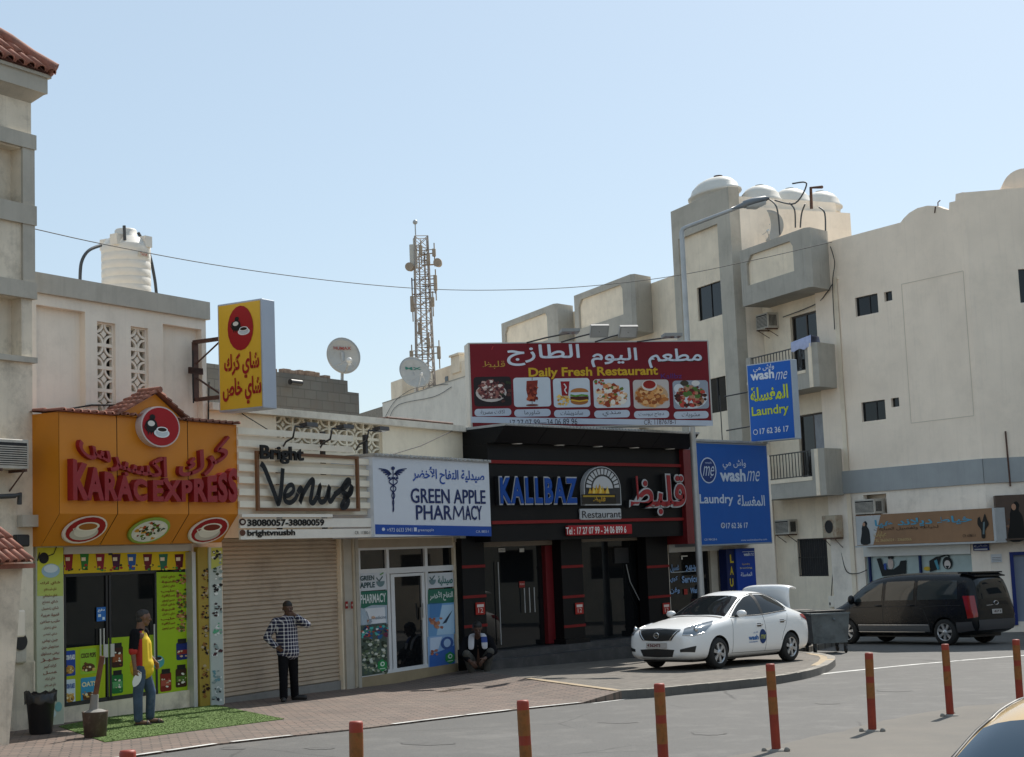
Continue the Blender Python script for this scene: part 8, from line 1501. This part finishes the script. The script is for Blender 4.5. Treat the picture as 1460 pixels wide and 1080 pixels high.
pr = [(-.02, .018), (.05, .052), (.11, .062), (.17, .052), (.21, .03), (.235, .004)]; up_ = [nh + Vector((.06, 0, .02)) + ax * x + sd_ * w2 for x, w2 in pr]; dn = [nh + Vector((.06, 0, .02)) + ax * x - sd_ * w2 for x, w2 in reversed(pr)]; ring = up_ + dn; n = len(ring); m.add([p + nr * .004 for p in ring] + [p - nr * .004 for p in ring], [tuple(range(n)), tuple(reversed(range(n, 2 * n)))] + [(i, n + i, n + (i + 1) % n, (i + 1) % n) for i in range(n)])
m.v = [(x * .90, y * .90, z0 + z * .895) for x, y, z in m.v]
solo('hand_blade', m, mat('white_blade', (.72, .72, .72), .4), 'white flat blade held low by the man in yellow', 'blade', PF1, (-.09, -.27, z0 + .72))

# --- man in plaid shirt, hand on hip, other hand at his mouth
PF2, z0 = person_frame(411, 999.5, .02); t = T('person', 'person in dark plaid shirt and black trousers covering their mouth', 'person', PF2, (0, 0, z0)); t.base = (0, 0, 0); t.o.scale = (.95, .95, .945)
hs_, eyes, HP = head((.03, 0, 1.655), (.25, -.95, -.10), 1.02)
shl, ell, hdl = (-.20, .0, 1.43), (-.36, .02, 1.15), (-.185, -.10, .965); shr, elr, hdr = (.17, .0, 1.44), (.37, -.16, 1.36), (.14, -.20, 1.555)
body = hs_ + [('c', (.02, .02, 1.57), (-.01, .03, 1.42), .055, .065), ('c', (-.16, .01, 1.41), (.13, .01, 1.42), .085, .085), ('c', (-.01, .01, 1.36), (0, .0, .98), .14, .13), ('c', (-.07, .02, .92), (.09, .02, .92), .11, .11), ('c', shl, ell, .055, .043), ('c', ell, hdl, .042, .029), ('c', shr, elr, .055, .043), ('c', elr, hdr, .042, .029),
        ('c', (-.07, .0, .9), (-.075, -.12, .48), .085, .058), ('c', (-.075, -.12, .48), (-.08, -.15, .09), .055, .037), ('c', (.10, .03, .9), (.11, .09, .48), .085, .058), ('c', (.11, .09, .48), (.12, .17, .09), .055, .037), ('c', (-.08, -.15, .06), (-.08, -.28, .04), .04, .035), ('c', (.12, .17, .06), (.25, .11, .04), .04, .035)]
body += hand(hdl, (.8, -.35, -.45), (0, .6, -.3), (.2, -.3, .9), .5) + hand(hdr, (-.9, .25, .12), (0, .9, -.1), (.0, .2, .9), .35)
t.part('body', blob('body', body, [M_skin2], .0075, 3), None); t.part('eyes', eyes, M_eye); hairmat_part(t, [('c', HP(-.03, 0, .06), HP(.01, 0, .062), .092, .083), ('c', HP(-.055, 0, .0), HP(-.05, 0, -.02), .075, .065)], M_hair)
shirt = [('c', (-.17, .0, 1.43), (.14, .0, 1.44), .082, .082), ('c', (-.075, .0, 1.34), (-.055, .0, .98), .135, .135), ('c', (.06, .0, 1.34), (.075, .0, .98), .135, .135), ('c', (-.005, -.01, 1.40), (.005, -.01, .93), .15, .155), ('c', (-.06, .0, .96), (-.05, .0, .885), .14, .145), ('c', (.07, .0, .96), (.08, .0, .87), .14, .145), ('c', (0, .01, 1.50), (0, .01, 1.46), .065, .08), ('c', shl, ell, .082, .068), ('c', ell, Vector(ell).lerp(Vector(hdl), .86), .066, .052), ('c', shr, elr, .082, .068), ('c', elr, Vector(elr).lerp(Vector(hdr), .75), .066, .052)]
t.part('shirt', blob('shirt', shirt, [tex_mat('plaid_cloth', 'plaid')], .013, 4), None)
t.part('trousers', blob('trousers', [('c', (-.06, .0, .94), (.09, .01, .94), .125, .125), ('c', (-.07, .0, .88), (-.075, -.11, .48), .105, .085), ('c', (-.075, -.11, .48), (-.08, -.15, .09), .082, .075), ('c', (.095, .02, .88), (.11, .09, .48), .105, .085), ('c', (.11, .09, .48), (.12, .17, .09), .082, .075)], [M_blackc], .013, 3), None)
for a, b in (((-.08, -.12, .045), (-.085, -.30, .04)), ((.10, .17, .045), (.30, .10, .04))): t.part('shoe', blob('shoe', [('c', a, b, .052, .045), ('c', (a[0], a[1], .03), (b[0], b[1], .028), .05, .045), ('c', (a[0], a[1], .1), (a[0], a[1], .05), .05, .05)], [M_shoe], .012, 2), None)

# --- man squatting by the black pillar
PF3, z0 = person_frame(683, 965.5, .02); t = T('person', 'person squatting in dark clothes with a pale towel round the neck', 'person', PF3, (0, 0, z0)); t.base = (0, 0, 0); t.o.scale = (1.14, 1.14, 1.14)
hs_, eyes, HP = head((-.0, -.16, .865), (.12, -.95, -.22), 1.0); s1, e1_, h1_ = (-.20, .0, .66), (-.30, -.16, .44), (-.14, -.34, .30); s2_, e2_, h2_ = (.20, .0, .66), (.29, -.16, .46), (.10, -.38, .34)
lg1 = ((-.10, .12, .24), (-.21, -.24, .43), (-.13, -.16, .08)); lg2 = ((.10, .12, .24), (.22, -.22, .45), (.15, -.16, .08))
body = hs_ + [('c', (0, -.10, .78), (0, -.03, .68), .052, .065), ('c', (-.16, .0, .65), (.16, .0, .65), .085, .085), ('c', (0, .0, .60), (0, .10, .30), .13, .13), ('c', (-.08, .13, .24), (.08, .13, .24), .11, .11), ('c', s1, e1_, .055, .042), ('c', e1_, h1_, .041, .028), ('c', s2_, e2_, .055, .042), ('c', e2_, h2_, .041, .028)]
for a, b, c in (lg1, lg2): body += [('c', a, b, .085, .058), ('c', b, c, .055, .037), ('c', (c[0], c[1], .05), (c[0] * 1.05, c[1] - .16, .035), .04, .032)]
body += hand(h1_, (.6, -.4, -.6), (.2, .6, -.5), (.6, -.2, .6), .6) + hand(h2_, (-.6, -.3, -.7), (0, .7, -.4), (-.3, -.3, .8), .6)
t.part('body', blob('body', body, [M_skin2], .0075, 3), None); t.part('eyes', eyes, M_eye); hairmat_part(t, [('c', HP(-.03, 0, .058), HP(.01, 0, .06), .093, .084), ('c', HP(-.06, 0, -.01), HP(-.05, 0, -.03), .072, .06)], M_hair)
t.part('shirt', blob('shirt', [('c', (-.17, .0, .665), (.17, .0, .665), .09, .09), ('c', (-.05, .0, .60), (-.05, .10, .34), .14, .14), ('c', (.05, .0, .60), (.05, .10, .34), .14, .14), ('c', s1, e1_, .08, .066), ('c', e1_, Vector(e1_).lerp(Vector(h1_), .7), .064, .05), ('c', s2_, e2_, .08, .066), ('c', e2_, Vector(e2_).lerp(Vector(h2_), .7), .064, .05)], [M_blackc], .013, 4), None)
tr_ = [('c', (-.09, .13, .25), (.09, .13, .25), .125, .125)]
for a, b, c in (lg1, lg2): tr_ += [('c', a, b, .105, .08), ('c', b, (c[0], c[1], .13), .078, .066)]
t.part('trousers', blob('trousers', tr_, [mat('grey_trouser', (.075, .07, .06), .85, var=.2, vscale=6)], .013, 3), None)
for a, b, c in (lg1, lg2): t.part('shoe', blob('shoe', [('c', (c[0], c[1] + .04, .04), (c[0] * 1.05, c[1] - .19, .035), .05, .043)], [M_shoe], .012, 2), None)
m = MB()
for sg, wv in ((-1, .0), (1, .3)):
    P_ = [(0.02 * sg, .06, .76), (.09 * sg, -.0, .77), (.115 * sg, -.11, .72), (.12 * sg, -.165, .62), (.125 * sg, -.185, .50)]
    w2 = .055; vs = [q for p in P_ for q in ((p[0] - w2, p[1], p[2]), (p[0], p[1] - .012, p[2]), (p[0] + w2, p[1], p[2]))]; n0_ = len(m.f); m.add(vs, [(3 * i + j, 3 * i + j + 1, 3 * i + j + 4, 3 * i + j + 3) for i in range(4) for j in range(2)])
    if wv: m.m[n0_ + 4] = m.m[n0_ + 5] = 1
mm = m.mesh('towel', [mat('towel_white', (.55, .55, .58), .9), mat('towel_blue', (.04, .07, .25), .9)]); mm = evaluated(mm, [('SOLIDIFY', dict(thickness=.02)), ('SUBSURF', dict(levels=1, render_levels=1))]); o = bpy.data.objects.new('towel', mm); COL.objects.link(o); o.location = PF3.w(0, 0, z0); o.scale = (1.14,) * 3; o.rotation_euler = (0, 0, PF3.rot); tag(o, 'pale towel hanging round neck of the squatting man', 'towel')

# ================================================================== STREET BEHIND THE CAMERA (unseen, there for pane reflections and bounce)
OP = Fr((-11, -14.2), 60)
t = T('opposite_bounce_block', 'plain cream shop block on the near side of the street', 'building', OP, (0, 0, 0)); m = MB(); hl_ = [(u, u + 1.6, h, h + 1.5) for u in range(-22, 40, 4) for h in (4.4,)] + [(u, u + 3, .2, 2.8) for u in range(-23, 40, 5)]
m.wall(-26, 42, 0, 9.5, hl_, 0, .2); m.v = [(u, -y, h) for u, y, h in m.v]; m.f = [list(reversed(f)) for f in m.f]; m.box(-26, 42, -6, -.3, 0, 9.4, 0); t.part('wall', m, mat('bounce_limewash', (.78, .70, .57), .9, var=.08)); m = MB()  # unseen wall, made tall and pale to bounce sun onto the shaded fronts
for a_, b_, c_, d_ in hl_: m.box(a_, b_, -.2, -.15, c_, d_)
t.part('window', m, M_glass)
SB = Fr((33, 52), 180)
t = T('side_street_building', 'plain cream block far along the side street beyond the frame', 'building', SB, (14, 0, 0)); m = MB(); hl_ = [(u, u + 1.5, h, h + 1.4) for u in range(3, 38, 4) for h in (1.2, 4.4, 7.6)]
m.wall(0, 40, -1, 11, hl_, 0, .2); m.box(0, 40, .3, 8, -1, 10.9); t.part('wall', m, M_cream); m = MB()
for a_, b_, c_, d_ in hl_: m.box(a_, b_, .15, .2, c_, d_)
t.part('window', m, M_glass)
